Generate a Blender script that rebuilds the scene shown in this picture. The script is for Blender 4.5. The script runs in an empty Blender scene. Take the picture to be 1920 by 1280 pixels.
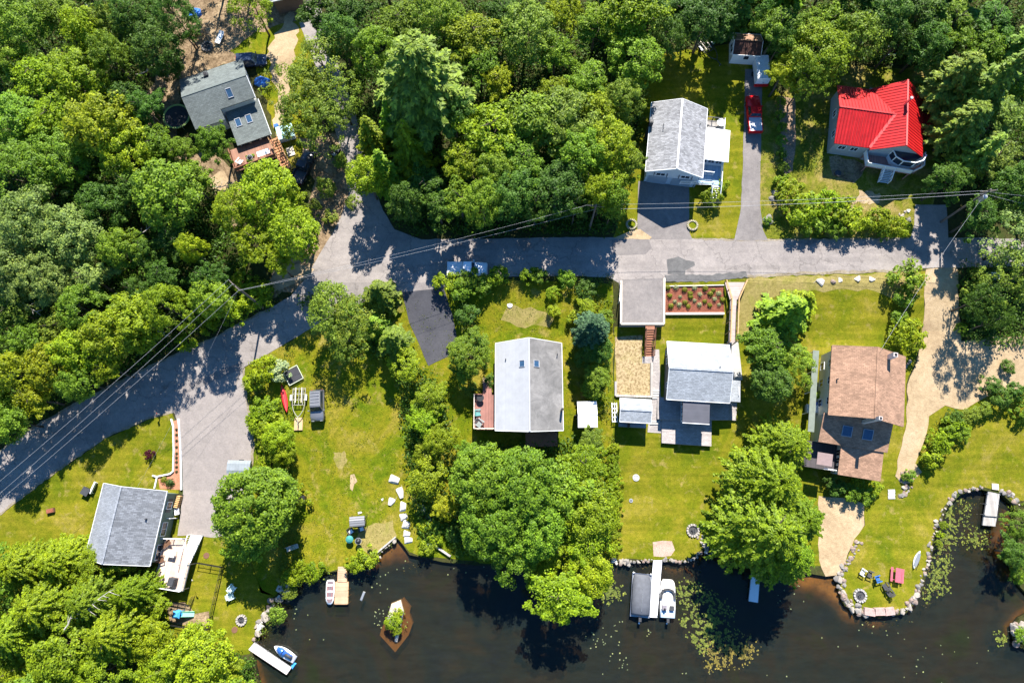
import bpy, bmesh, math, random
import numpy as np
from mathutils import Vector, Matrix, noise
PI = math.pi
rnd = random.Random(11)
scene = bpy.context.scene
COL = scene.collection
D = bpy.data

# ------------------------------------------------------------------ the view and the lie of the land
F, H = 1280.0, 96.0
TH = math.atan(300 / 1280)
CT, ST = math.cos(TH), math.sin(TH)
def P(px, py, z=0.0):                       # where a photo point lies at height z
    a, b = (px - 960) / F, -(py - 640) / F
    t = (H - z) / -(b * ST - CT)
    return Vector((a * t, (b * CT + ST) * t, z))
ZTAB = [(-900, 9), (-300, 8.5), (100, 7), (300, 6), (440, 5), (530, 4.8), (565, 4.2), (620, 3.3), (690, 2.8), (740, 2.4),
        (850, 1.4), (920, .8), (1000, .55), (1100, .45), (1500, .45)]
_yz = sorted((P(960, p, z).y, z) for p, z in ZTAB)
YB = [y for y, _ in _yz]; ZB = [z for _, z in _yz]
def Zt(y): return float(np.interp(y, YB, ZB))
def T(px, py, dz=0.0):                      # the point of the ground seen at a photo point
    z = 2.0
    for _ in range(8): z = Zt(P(px, py, z).y)
    v = P(px, py, z); v.z = z + dz
    return v
def G(x, y, dz=0.0): return Vector((x, y, Zt(y) + dz))

# ------------------------------------------------------------------ materials
MATS = {}
def nodes_of(m):
    m.use_nodes = True; nt = m.node_tree; nt.nodes.clear()
    out = nt.nodes.new('ShaderNodeOutputMaterial'); b = nt.nodes.new('ShaderNodeBsdfPrincipled')
    nt.links.new(b.outputs[0], out.inputs[0])
    return nt, b, out
def ramp(nt, fac, stops):
    r = nt.nodes.new('ShaderNodeValToRGB'); e = r.color_ramp.elements
    while len(e) < len(stops): e.new(.5)
    for el, (p, c) in zip(e, stops): el.position = p; el.color = (*c, 1)
    nt.links.new(fac, r.inputs[0]); return r.outputs[0]
def noise_n(nt, scale, detail=4, rough=.6, obj=False, stretch=None, dist=0):
    if obj: src = nt.nodes.new('ShaderNodeTexCoord').outputs['Object']
    else: src = nt.nodes.new('ShaderNodeNewGeometry').outputs['Position']
    if stretch:
        mp = nt.nodes.new('ShaderNodeMapping'); mp.inputs['Scale'].default_value = stretch
        nt.links.new(src, mp.inputs[0]); src = mp.outputs[0]
    n = nt.nodes.new('ShaderNodeTexNoise'); n.inputs['Scale'].default_value = scale
    n.inputs['Detail'].default_value = detail; n.inputs['Roughness'].default_value = rough; n.inputs['Distortion'].default_value = dist
    nt.links.new(src, n.inputs['Vector']); return n.outputs[0]
def mixc(nt, fac, a, b, mode='MIX'):
    m = nt.nodes.new('ShaderNodeMix'); m.data_type = 'RGBA'; m.blend_type = mode
    for s, v in ((m.inputs[0], fac), (m.inputs[6], a), (m.inputs[7], b)):
        if hasattr(v, 'links'): nt.links.new(v, s)
        else: s.default_value = v if isinstance(v, (int, float)) else (*v, 1)
    return m.outputs[2]
def bump(nt, b, h, strength=.4, dist=.05):
    n = nt.nodes.new('ShaderNodeBump'); n.inputs['Strength'].default_value = strength; n.inputs['Distance'].default_value = dist
    nt.links.new(h, n.inputs['Height']); nt.links.new(n.outputs[0], b.inputs['Normal'])
def M(name, c, rough=.7, var=.15, scale=3, metal=0, bmp=0, obj=True, fine=None, spec=.3):
    """plain painted / wooden / metal surface with some wear"""
    if name in MATS: return MATS[name]
    m = D.materials.new(name); nt, b, _ = nodes_of(m)
    n1 = noise_n(nt, scale, 5, .65, obj)
    lo = tuple(x * (1 - var) for x in c); hi = tuple(min(1, x * (1 + var)) for x in c)
    colr = ramp(nt, n1, [(.3, lo), (.7, hi)])
    if fine:
        n2 = noise_n(nt, fine[0], 2, .5, obj)
        colr = mixc(nt, 1.0, colr, ramp(nt, n2, [(.3, (1 - fine[1],) * 3), (.7, (1,) * 3)]), 'MULTIPLY')
    nt.links.new(colr, b.inputs['Base Color'])
    b.inputs['Roughness'].default_value = rough; b.inputs['Metallic'].default_value = metal
    b.inputs['Specular IOR Level'].default_value = spec
    if bmp: bump(nt, b, n1, bmp)
    MATS[name] = m; return m
def M_shingle(name, c, var=.25, row=.16, streak=0.0, rough=.9):
    m = D.materials.new(name); nt, b, _ = nodes_of(m)
    tc = nt.nodes.new('ShaderNodeTexCoord').outputs['Object']
    br = nt.nodes.new('ShaderNodeTexBrick')
    br.inputs['Color1'].default_value = (*[x * (1 - var) for x in c], 1); br.inputs['Color2'].default_value = (*[min(1, x * (1 + var)) for x in c], 1)
    br.inputs['Mortar'].default_value = (*[x * .6 for x in c], 1)
    br.inputs['Scale'].default_value = 1; br.inputs['Brick Width'].default_value = row * 2; br.inputs['Row Height'].default_value = row
    br.inputs['Mortar Size'].default_value = .012; br.inputs['Bias'].default_value = 0
    nt.links.new(tc, br.inputs['Vector'])
    n = noise_n(nt, .7, 5, .6, True); n2 = noise_n(nt, 9, 3, .6, True)
    colr = mixc(nt, 1.0, br.outputs[0], ramp(nt, n, [(.3, (.8 - streak * .4,) * 3), (.65, (1,) * 3)]), 'MULTIPLY')
    colr = mixc(nt, 1.0, colr, ramp(nt, n2, [(.35, (.78,) * 3), (.6, (1,) * 3)]), 'MULTIPLY')
    nt.links.new(colr, b.inputs['Base Color']); b.inputs['Roughness'].default_value = rough; b.inputs['Specular IOR Level'].default_value = .2
    bump(nt, b, n2, .3, .02)
    MATS[name] = m; return m
def M_lines(name, c, pitch=.14, axis='X', dark=.6, var=.15, rough=.75, stain=.25, width=.12):
    """planks, siding, standing seams: dark lines every PITCH along AXIS of the object"""
    if name in MATS: return MATS[name]
    m = D.materials.new(name); nt, b, _ = nodes_of(m)
    tc = nt.nodes.new('ShaderNodeTexCoord').outputs['Object']
    sp = nt.nodes.new('ShaderNodeSeparateXYZ'); nt.links.new(tc, sp.inputs[0])
    d = nt.nodes.new('ShaderNodeMath'); d.operation = 'DIVIDE'; d.inputs[1].default_value = pitch
    nt.links.new(sp.outputs[axis], d.inputs[0])
    fr = nt.nodes.new('ShaderNodeMath'); fr.operation = 'FRACT'; nt.links.new(d.outputs[0], fr.inputs[0])
    lt = nt.nodes.new('ShaderNodeMath'); lt.operation = 'LESS_THAN'; lt.inputs[1].default_value = width; nt.links.new(fr.outputs[0], lt.inputs[0])
    fl = nt.nodes.new('ShaderNodeMath'); fl.operation = 'FLOOR'; nt.links.new(d.outputs[0], fl.inputs[0])
    wn = nt.nodes.new('ShaderNodeTexWhiteNoise'); wn.noise_dimensions = '1D'; nt.links.new(fl.outputs[0], wn.inputs['W'])
    colr = ramp(nt, wn.outputs[0], [(0, tuple(x * (1 - var) for x in c)), (1, tuple(min(1, x * (1 + var)) for x in c))])
    colr = mixc(nt, lt.outputs[0], colr, tuple(x * dark for x in c))
    n = noise_n(nt, 1.1, 5, .65, True)
    colr = mixc(nt, 1.0, colr, ramp(nt, n, [(.3, (1 - stain,) * 3), (.65, (1,) * 3)]), 'MULTIPLY')
    nt.links.new(colr, b.inputs['Base Color']); b.inputs['Roughness'].default_value = rough; b.inputs['Specular IOR Level'].default_value = .3
    MATS[name] = m; return m
def M_ground(name, big, small, scale_big=.12, scale_small=3.0, bstr=.6, fine=.35, mid=None, cracks=0, mow=0):
    """earth, grass, asphalt: a broad patch pattern times a fine grain"""
    m = D.materials.new(name); nt, b, _ = nodes_of(m)
    n1 = noise_n(nt, scale_big, 6, .68, dist=.6); n2 = noise_n(nt, scale_small, 5, .75); n3 = noise_n(nt, scale_small * 4.3, 3, .7)
    colr = ramp(nt, n1, big)
    if mid:
        n4 = noise_n(nt, mid[0], 4, .7, dist=.4)
        colr = mixc(nt, ramp(nt, n4, [(mid[2], (0, 0, 0)), (mid[2] + .12, (1, 1, 1))]), colr, mid[1])
    colr = mixc(nt, 1.0, colr, ramp(nt, n2, small), 'MULTIPLY')
    colr = mixc(nt, 1.0, colr, ramp(nt, n3, [(.3, (1 - fine,) * 3), (.68, (1 + fine * .4,) * 3)]), 'MULTIPLY')
    if cracks:
        ge = nt.nodes.new('ShaderNodeNewGeometry'); wob = nt.nodes.new('ShaderNodeTexNoise'); wob.inputs['Scale'].default_value = .9; wob.inputs['Detail'].default_value = 5
        nt.links.new(ge.outputs['Position'], wob.inputs['Vector'])
        vm = nt.nodes.new('ShaderNodeVectorMath'); vm.operation = 'MULTIPLY_ADD'; vm.inputs[1].default_value = (2.4, 2.4, 0); nt.links.new(wob.outputs['Color'], vm.inputs[0]); nt.links.new(ge.outputs['Position'], vm.inputs[2])
        vo = nt.nodes.new('ShaderNodeTexVoronoi'); vo.feature = 'DISTANCE_TO_EDGE'; vo.inputs['Scale'].default_value = cracks; nt.links.new(vm.outputs[0], vo.inputs['Vector'])
        colr = mixc(nt, 1.0, colr, ramp(nt, vo.outputs['Distance'], [(.004, (.74,) * 3), (.016, (1,) * 3)]), 'MULTIPLY')
        colr = mixc(nt, 1.0, colr, ramp(nt, noise_n(nt, .5, 3, .5, stretch=(.12, 1.7, 1)), [(.35, (.9,) * 3), (.6, (1.03,) * 3)]), 'MULTIPLY')
    if mow: colr = mixc(nt, 1.0, colr, ramp(nt, noise_n(nt, 1.0, 2, .5, stretch=(.1, 1.2, 1)), [(.38, (1 - mow, 1 - mow * .8, 1 - mow)), (.6, (1.06,) * 3)]), 'MULTIPLY')
    nt.links.new(colr, b.inputs['Base Color']); b.inputs['Roughness'].default_value = .95; b.inputs['Specular IOR Level'].default_value = .05
    bump(nt, b, n3, bstr, .08)
    MATS[name] = m; return m

def M_leaf(name, trans=.42):
    m = D.materials.new(name); m.use_nodes = True; nt = m.node_tree; nt.nodes.clear()
    out = nt.nodes.new('ShaderNodeOutputMaterial')
    oi = nt.nodes.new('ShaderNodeObjectInfo'); ge = nt.nodes.new('ShaderNodeNewGeometry')
    rp = ge.outputs['Random Per Island']
    v = ramp(nt, rp, [(0, (.55, .6, .55)), (.5, (.95, .95, .9)), (.85, (1.25, 1.22, .9)), (1, (1.75, 1.6, 1.1))])
    c = mixc(nt, 1.0, oi.outputs['Color'], v, 'MULTIPLY')
    n = noise_n(nt, .9, 2, .5)
    c = mixc(nt, 1.0, c, ramp(nt, n, [(.35, (.8, .84, .8)), (.65, (1.15, 1.1, 1.0))]), 'MULTIPLY')
    b = nt.nodes.new('ShaderNodeBsdfPrincipled'); nt.links.new(c, b.inputs['Base Color'])
    b.inputs['Roughness'].default_value = .55; b.inputs['Specular IOR Level'].default_value = .25
    t = nt.nodes.new('ShaderNodeBsdfTranslucent')
    c2 = mixc(nt, 1.0, c, (1.15, 1.1, .55), 'MULTIPLY'); nt.links.new(c2, t.inputs[0])
    mx = nt.nodes.new('ShaderNodeMixShader'); mx.inputs[0].default_value = trans
    nt.links.new(b.outputs[0], mx.inputs[1]); nt.links.new(t.outputs[0], mx.inputs[2]); nt.links.new(mx.outputs[0], out.inputs[0])
    MATS[name] = m; return m
LEAF = M_leaf('leaf'); 
BARK = M('bark', (.09, .07, .05), .95, .4, 6, bmp=.6)
DEADWOOD = M('dead_wood', (.33, .3, .27), .9, .3, 5)
GLASS = M('window_glass', (.02, .03, .045), .06, .2, 1, spec=.7)
SKYGLASS = M('skylight_glass', (.03, .07, .13), .05, .2, 1, spec=.8)
WHITE = M('white_paint', (.78, .78, .77), .5, .06, 2)
TRIM = M('white_trim', (.74, .74, .73), .55, .08, 3)
BLACK = M('black_metal', (.02, .02, .022), .45, .3, 6)
DARK = M('dark_grey', (.045, .047, .052), .6, .25, 5)
GREY = M('grey_metal', (.35, .36, .37), .4, .15, 4, .6)
CHROME = M('bright_metal', (.6, .6, .62), .25, .1, 4, .9)
RUBBER = M('tyre_rubber', (.018, .018, .018), .9, .2, 5)
CONC = M('concrete', (.42, .41, .39), .9, .15, 1.2, bmp=.1, fine=(14, .15))
WOODBR = M_lines('brown_deck_boards', (.29, .15, .1), .15, 'X', .55)
WOODRAIL = M('red_brown_wood', (.25, .11, .065), .8, .25, 4)
WOODPALE = M_lines('pale_deck_boards', (.62, .46, .34), .15, 'X', .7, .12)
WOODGREY = M_lines('weathered_boards', (.4, .37, .34), .15, 'X', .5, .2)
WOODTAN = M('tan_wood', (.42, .26, .12), .8, .25, 4)
CREAM = M('cream_timber', (.6, .53, .43), .85, .15, 3)

# ------------------------------------------------------------------ mesh building
class MB:
    def __init__(s): s.v = []; s.f = []
    def add(s, vs, fs):
        o = len(s.v); s.v += [tuple(v) for v in vs]; s.f += [tuple(i + o for i in f) for f in fs]; return s
    def hexa(s, b, t):                      # four bottom and four top points, counter-clockwise from above
        return s.add(list(b) + list(t), [(3, 2, 1, 0), (4, 5, 6, 7), (0, 1, 5, 4), (1, 2, 6, 5), (2, 3, 7, 6), (3, 0, 4, 7)])
    def box(s, x0, x1, y0, y1, z0, z1):
        return s.hexa([(x0, y0, z0), (x1, y0, z0), (x1, y1, z0), (x0, y1, z0)], [(x0, y0, z1), (x1, y0, z1), (x1, y1, z1), (x0, y1, z1)])
    def cbox(s, cx, cy, cz, sx, sy, sz, rz=0.0, taper=1.0):
        c, n = math.cos(rz), math.sin(rz)
        q = lambda x, y, z: (cx + x * c - y * n, cy + x * n + y * c, cz + z)
        a, b, h = sx / 2, sy / 2, sz / 2
        return s.hexa([q(-a, -b, -h), q(a, -b, -h), q(a, b, -h), q(-a, b, -h)], [q(-a * taper, -b * taper, h), q(a * taper, -b * taper, h), q(a * taper, b * taper, h), q(-a * taper, b * taper, h)])
    def bar(s, p, q, w=.05, h=None):
        p, q = Vector(p), Vector(q); d = q - p
        if d.length < 1e-6: return s
        d.normalize(); up = Vector((0, 0, 1)) if abs(d.z) < .95 else Vector((1, 0, 0))
        x = d.cross(up).normalized(); y = x.cross(d).normalized(); h = h or w
        x *= w / 2; y *= h / 2
        return s.add([p - x - y, p + x - y, p + x + y, p - x + y, q - x - y, q + x - y, q + x + y, q - x + y],
                     [(0, 1, 2, 3), (7, 6, 5, 4), (1, 0, 4, 5), (2, 1, 5, 6), (3, 2, 6, 7), (0, 3, 7, 4)])
    def tube(s, pts, r, n=6):
        pts = [Vector(p) for p in pts]; rings = []
        rr = r if isinstance(r, (list, tuple)) else [r] * len(pts)
        for i, p in enumerate(pts):
            d = (pts[min(i + 1, len(pts) - 1)] - pts[max(i - 1, 0)]).normalized()
            up = Vector((0, 0, 1)) if abs(d.z) < .9 else Vector((1, 0, 0))
            x = d.cross(up).normalized(); y = d.cross(x).normalized()
            rings.append([p + x * rr[i] * math.cos(2 * PI * k / n) + y * rr[i] * math.sin(2 * PI * k / n) for k in range(n)])
        return s.loft(rings)
    def loft(s, rings, caps=True):
        n = len(rings[0]); vs = [p for r in rings for p in r]; fs = []
        for i in range(len(rings) - 1):
            for k in range(n):
                a, b = i * n + k, i * n + (k + 1) % n
                fs.append((a, b, b + n, a + n))
        if caps: fs += [tuple(range(n))[::-1], tuple(range((len(rings) - 1) * n, len(rings) * n))]
        return s.add(vs, fs)
    def cyl(s, x, y, z0, z1, r0, r1=None, n=16):
        r1 = r0 if r1 is None else r1
        return s.loft([[(x + r * math.cos(2 * PI * k / n), y + r * math.sin(2 * PI * k / n), z) for k in range(n)] for r, z in ((r0, z0), (r1, z1))])
    def ring(s, x, y, z0, z1, r0, r1, n=24):
        vs = []; fs = []
        for k in range(n):
            a = 2 * PI * k / n; c, d = math.cos(a), math.sin(a)
            vs += [(x + r0 * c, y + r0 * d, z0), (x + r1 * c, y + r1 * d, z0), (x + r1 * c, y + r1 * d, z1), (x + r0 * c, y + r0 * d, z1)]
            o, p = 4 * k, 4 * ((k + 1) % n)
            fs += [(o + i, o + (i + 1) % 4, p + (i + 1) % 4, p + i) for i in range(4)]
        return s.add(vs, fs)
    def slab(s, pts, t):                    # a tilted board: top outline, thickness downward
        n = len(pts); top = [tuple(p) for p in pts]; bot = [(p[0], p[1], p[2] - t) for p in pts]
        return s.add(top + bot, [tuple(range(n)), tuple(range(2 * n - 1, n - 1, -1))] + [((i + 1) % n, i, n + i, n + (i + 1) % n) for i in range(n)])
    def prism(s, pts, z0, z1): return s.slab([(p[0], p[1], z1) for p in pts], z1 - z0)
    def sphere(s, c, r, n=10, m=6, sz=1.0):
        rings = []
        for i in range(m + 1):
            a = -PI / 2 + PI * (i + .02) / (m + .04)
            rings.append([(c[0] + r * math.cos(a) * math.cos(2 * PI * k / n), c[1] + r * math.cos(a) * math.sin(2 * PI * k / n), c[2] + r * sz * math.sin(a)) for k in range(n)])
        return s.loft(rings)
    def build(s, name, mat, parent=None, smooth=False, loc=None, rz=0.0):
        me = D.meshes.new(name); me.from_pydata(s.v, [], s.f)
        bm = bmesh.new(); bm.from_mesh(me); bmesh.ops.recalc_face_normals(bm, faces=bm.faces); bm.to_mesh(me); bm.free()
        me.materials.append(mat)
        if smooth: me.polygons.foreach_set('use_smooth', [True] * len(me.polygons))
        o = D.objects.new(name, me); COL.objects.link(o)
        if parent: o.parent = parent
        if loc is not None: o.location = loc
        o.rotation_euler.z = rz
        return o
def tag(o, label, cat, group=None):
    o['label'] = label; o['category'] = cat
    if group: o['group'] = group
    return o
def thing(name, label, cat, loc=(0, 0, 0), rz=0.0, group=None):
    o = D.objects.new(name, None); COL.objects.link(o); o.location = loc; o.rotation_euler.z = rz
    o.empty_display_size = .3
    return tag(o, label, cat, group)
def copy_tree(o, parent=None):
    c = o.copy(); COL.objects.link(c)
    if parent: c.parent = parent
    for ch in list(o.children): copy_tree(ch, c)
    return c
def local(th, v):                           # a world point in the thing's own frame
    d = Vector(v) - th.location; c, s_ = math.cos(-th.rotation_euler.z), math.sin(-th.rotation_euler.z)
    return Vector((d.x * c - d.y * s_, d.x * s_ + d.y * c, d.z))
def LP(th, px, py, z): return local(th, P(px, py, z))

# ------------------------------------------------------------------ sheets that follow the ground
def smooth_poly(pts, step=14, amp=2.0, closed=True, seed=0):
    r = random.Random(seed + len(pts)); out = []
    n = len(pts)
    for i in range(n if closed else n - 1):
        a, b = Vector(pts[i]), Vector(pts[(i + 1) % n]); d = b - a; k = max(1, int(d.length / step))
        nrm = Vector((-d.y, d.x)).normalized() if d.length else Vector((0, 0))
        for j in range(k):
            p = a + d * (j / k)
            if j or amp: p = p + nrm * r.uniform(-amp, amp) * (1 if j else .5)
            out.append((p.x, p.y))
    return out
def drape(name, pts_px, mat, dz, kind='structure', rough=0.0, step=14, skirt=None, world=False):
    pts = smooth_poly(pts_px, step, rough, seed=len(name)) if rough else pts_px
    w = [Vector((p[0], p[1], 0)) for p in pts] if world else [T(*p) for p in pts]
    bm = bmesh.new(); vs = [bm.verts.new((p.x, p.y, 0)) for p in w]
    f = bm.faces.new(vs)
    if f.normal.z < 0: f.normal_flip()
    f.normal_update()
    if f.normal.z < 0: f.normal_flip()
    bmesh.ops.triangulate(bm, faces=bm.faces[:], ngon_method='EAR_CLIP')
    ys = [v.co.y for v in bm.verts]; lo, hi = min(ys), max(ys)
    for y in YB:
        if lo + 1e-4 < y < hi - 1e-4:
            bmesh.ops.bisect_plane(bm, geom=bm.verts[:] + bm.edges[:] + bm.faces[:], plane_co=(0, y, 0), plane_no=(0, 1, 0), dist=1e-5)
    for v in bm.verts: v.co.z = Zt(v.co.y) + dz
    if skirt is not None:
        be = [e for e in bm.edges if e.is_boundary]
        r = bmesh.ops.extrude_edge_only(bm, edges=be)
        for v in [g for g in r['geom'] if isinstance(g, bmesh.types.BMVert)]: v.co.z = skirt
    me = D.meshes.new(name); bm.to_mesh(me); bm.free(); me.materials.append(mat)
    for p in me.polygons: p.use_smooth = False
    o = D.objects.new(name, me); COL.objects.link(o)
    if kind: o['kind'] = kind
    return o
# ------------------------------------------------------------------ ground, lawns, roads, water
FOREST = M_ground('forest_floor', [(.3, (.035, .045, .014)), (.5, (.06, .06, .022)), (.7, (.045, .075, .016))], [(.3, (.5, .5, .5)), (.7, (1.2, 1.15, 1.1))], .2, 2.2)
LAWN = M_ground('lawn_grass', [(.3, (.066, .117, .005)), (.44, (.122, .155, .006)), (.56, (.188, .176, .011)), (.7, (.262, .208, .036))],
                [(.3, (.6, .68, .55)), (.7, (1.22, 1.15, 1.15))], .16, 1.6, fine=.42, mid=(.55, (.265, .215, .055), .56))
LAWNB = M_ground('mown_grass', [(.3, (.09, .125, .006)), (.45, (.147, .158, .008)), (.58, (.203, .182, .015)), (.72, (.272, .217, .045))],
                [(.3, (.68, .74, .64)), (.7, (1.18, 1.12, 1.12))], .19, 2.0, fine=.38, mid=(.7, (.26, .21, .055), .57), mow=.2)
DRY = M_ground('dry_grass', [(.3, (.24, .2, .055)), (.5, (.31, .25, .09)), (.7, (.2, .2, .03))], [(.3, (.65, .65, .6)), (.7, (1.1, 1.1, 1.1))], .35, 2.5)
ROUGH = M_ground('rough_yard', [(.3, (.08, .12, .012)), (.46, (.16, .17, .018)), (.58, (.26, .21, .06)), (.72, (.36, .27, .13))], [(.3, (.55, .6, .5)), (.7, (1.2, 1.15, 1.1))], .3, 2.0, fine=.45)
STRAW = M_ground('straw_ground', [(.3, (.36, .275, .15)), (.55, (.44, .335, .19)), (.75, (.30, .25, .1))], [(.38, (.42, .38, .3)), (.55, (1.05, 1.05, 1.05))], .5, 3.2)
SAND = M_ground('sandy_track', [(.3, (.31, .225, .135)), (.5, (.42, .315, .19)), (.7, (.48, .37, .24))], [(.3, (.75, .72, .7)), (.7, (1.08, 1.08, 1.08))], .18, 1.6, fine=.2)
LEAFLITTER = M_ground('leaf_litter', [(.3, (.13, .09, .05)), (.5, (.28, .2, .12)), (.7, (.4, .3, .18))], [(.35, (.45, .42, .4)), (.6, (1.1, 1.1, 1.1))], .4, 3.0)
ASPH = M_ground('worn_asphalt', [(.3, (.225, .2, .186)), (.5, (.272, .242, .222)), (.72, (.315, .28, .252))], [(.3, (.82, .82, .83)), (.7, (1.08, 1.07, 1.06))], .16, 1.3, .25, .16, cracks=.2)
ASPHL = M_ground('pale_asphalt', [(.3, (.24, .213, .196)), (.5, (.272, .24, .22)), (.75, (.315, .278, .252))], [(.3, (.86, .86, .86)), (.7, (1.06, 1.05, 1.05))], .2, 1.1, .2, .14)
ASPHM = M_ground('grey_asphalt', [(.3, (.17, .153, .146)), (.5, (.205, .185, .175)), (.72, (.245, .22, .205))], [(.3, (.8, .8, .8)), (.7, (1.08, 1.07, 1.06))], .3, 1.6, .25, .16)
ASPHD = M_ground('dark_asphalt', [(.3, (.06, .06, .068)), (.6, (.08, .079, .088))], [(.3, (.85, .85, .85)), (.7, (1.06, 1.06, 1.06))], .4, 2.0, .2, .15)
PATCH = M_ground('tar_patch', [(.3, (.1, .098, .095)), (.6, (.14, .135, .13))], [(.3, (.8, .8, .8)), (.7, (1.08, 1.08, 1.08))], .8, 2.5, .2, .15)
GRAVEL = M_ground('gravel_strip', [(.3, (.24, .16, .1)), (.6, (.38, .27, .18))], [(.35, (.5, .5, .5)), (.6, (1.15, 1.1, 1.1))], .5, 6, .6, .5)
MULCH = M_ground('red_mulch', [(.3, (.22, .075, .045)), (.6, (.30, .105, .065))], [(.35, (.6, .6, .6)), (.6, (1.1, 1.1, 1.1))], .6, 5, .6, .4)
MULCHP = M_ground('orange_mulch', [(.3, (.42, .18, .1)), (.6, (.5, .23, .14))], [(.35, (.7, .7, .7)), (.6, (1.1, 1.1, 1.1))], .6, 5, .6, .3)
PINKG = M_ground('pink_gravel', [(.3, (.38, .26, .2)), (.6, (.48, .34, .27))], [(.35, (.7, .7, .7)), (.6, (1.1, 1.1, 1.1))], .6, 6, .5, .35)
PAVER = M_shingle('stone_pavers', (.40, .36, .34), .14, .2)

SHORE = [(520, 1700), (495, 1400), (488, 1285), (474, 1228), (480, 1196), (492, 1164), (515, 1122), (540, 1098), (575, 1090), (600, 1077), (640, 1069), (680, 1067),
         (704, 1048), (745, 1010), (768, 1040), (795, 1046), (830, 1052), (870, 1056), (930, 1062), (1000, 1076), (1080, 1078), (1140, 1056), (1165, 1053),
         (1230, 1051), (1290, 1053), (1320, 1031), (1350, 1041), (1420, 1066), (1500, 1076), (1545, 1079), (1570, 1076), (1571, 1100), (1584, 1136), (1610, 1152),
         (1650, 1158), (1700, 1149), (1724, 1117), (1742, 1062), (1757, 1002), (1777, 952), (1800, 927), (1840, 917), (1880, 926), (1900, 946), (1903, 970),
         (1890, 1008), (1894, 1060), (1912, 1100), (1950, 1140), (1912, 1158), (1898, 1180), (1906, 1210), (1960, 1240), (2100, 1330), (2500, 1500)]
land = [tuple(T(*p).xy) for p in smooth_poly(SHORE, 16, 2.2, False, 5)]
far = [(land[-1][0], land[-1][1]), (380, -60), (380, 420), (-380, 420), (-380, -150), (land[0][0], -150)]
drape('ground', land + far, FOREST, 0.0, skirt=-1.6, world=True)

lake_w = 380
wm = D.materials.new('pond_water'); wm.use_nodes = True; nt = wm.node_tree; nt.nodes.clear()
out = nt.nodes.new('ShaderNodeOutputMaterial')
df = nt.nodes.new('ShaderNodeBsdfDiffuse')
nt.links.new(mixc(nt, 1.0, ramp(nt, noise_n(nt, .8, 5, .7, stretch=(.45, 1.5, 1), dist=.5), [(.3, (.72, .74, .76)), (.7, (1.22, 1.2, 1.18))]), ramp(nt, noise_n(nt, .09, 6, .62, dist=1.2), [(.3, (.0145, .022, .023)), (.45, (.018, .0255, .020)), (.56, (.0265, .0255, .018)), (.68, (.020, .031, .012))]), 'MULTIPLY'), df.inputs[0])  # stretched fine streaks painted into the murk colour in place of ripple reflections
tr = nt.nodes.new('ShaderNodeBsdfTransparent'); tr.inputs[0].default_value = (.8, .66, .4, 1)
mx = nt.nodes.new('ShaderNodeMixShader'); mx.inputs[0].default_value = .55
nt.links.new(df.outputs[0], mx.inputs[1]); nt.links.new(tr.outputs[0], mx.inputs[2])
gl = nt.nodes.new('ShaderNodeBsdfGlossy'); gl.inputs['Roughness'].default_value = .08
fr = nt.nodes.new('ShaderNodeFresnel'); fr.inputs[0].default_value = 1.33
bp = nt.nodes.new('ShaderNodeBump'); bp.inputs['Strength'].default_value = .3; bp.inputs['Distance'].default_value = .06
nt.links.new(noise_n(nt, 1.6, 3, .6, stretch=(.5, 1.6, 1)), bp.inputs['Height'])
for n_ in (gl, fr): nt.links.new(bp.outputs[0], n_.inputs['Normal'])
m2 = nt.nodes.new('ShaderNodeMixShader'); nt.links.new(fr.outputs[0], m2.inputs[0]); nt.links.new(mx.outputs[0], m2.inputs[1]); nt.links.new(gl.outputs[0], m2.inputs[2])
nt.links.new(m2.outputs[0], out.inputs[0])
mb = MB(); mb.add([(-lake_w, -300, 0), (lake_w, -300, 0), (lake_w, 30, 0), (-lake_w, 30, 0)], [(0, 1, 2, 3)])
mb.build('water', wm)['kind'] = 'structure'

# the lake bed: real depth, shallow by the bank
sh = np.array(land); seg_a, seg_b = sh[:-1], sh[1:]
def shore_dist(p):
    d = seg_b - seg_a; l2 = (d ** 2).sum(1) + 1e-9
    t = np.clip(((p[:, None, :] - seg_a) * d).sum(2) / l2, 0, 1)
    return np.sqrt(((p[:, None, :] - (seg_a + t[..., None] * d)) ** 2).sum(2)).min(1)
xs = np.linspace(-46, 82, 161); ysb = np.linspace(-34, 6, 61)
gx, gy = np.meshgrid(xs, ysb); pp = np.stack([gx.ravel(), gy.ravel()], 1)
dist = shore_dist(pp)
shoal = np.zeros(len(pp))
for (px, py, r, up) in [(1545, 1090, 3.6, .53), (1510, 1082, 3.6, .5), (1560, 1115, 2.5, .42), (1592, 1155, 2.2, .4), (1640, 1165, 2.6, .35), (1265, 1075, 3, .3), (1300, 1080, 2.5, .35), (735, 1040, 3.2, .4), (1160, 1090, 2.5, .3), (1850, 1020, 5, .35), (845, 1255, 3.5, .3)]:
    c = P(px, py, 0); shoal = np.maximum(shoal, up * np.exp(-((pp[:, 0] - c.x) ** 2 + (pp[:, 1] - c.y) ** 2) / r ** 2))
bz = -np.minimum(1.5, .16 + .6 * dist) * np.clip(1 - shoal * 1.9, .04, 1)
vs = [(a, b, float(c)) for (a, b), c in zip(pp, bz)]; nx = len(xs)
fs = [(j * nx + i, j * nx + i + 1, (j + 1) * nx + i + 1, (j + 1) * nx + i) for j in range(len(ysb) - 1) for i in range(nx - 1)]
bedm = D.materials.new('depth_tinted_silt'); nt, b, _ = nodes_of(bedm)
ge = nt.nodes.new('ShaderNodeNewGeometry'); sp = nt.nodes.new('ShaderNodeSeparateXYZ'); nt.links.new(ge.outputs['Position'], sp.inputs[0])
mr = nt.nodes.new('ShaderNodeMapRange'); mr.inputs[1].default_value = -.9; mr.inputs[2].default_value = -.1; nt.links.new(sp.outputs['Z'], mr.inputs[0])
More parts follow.
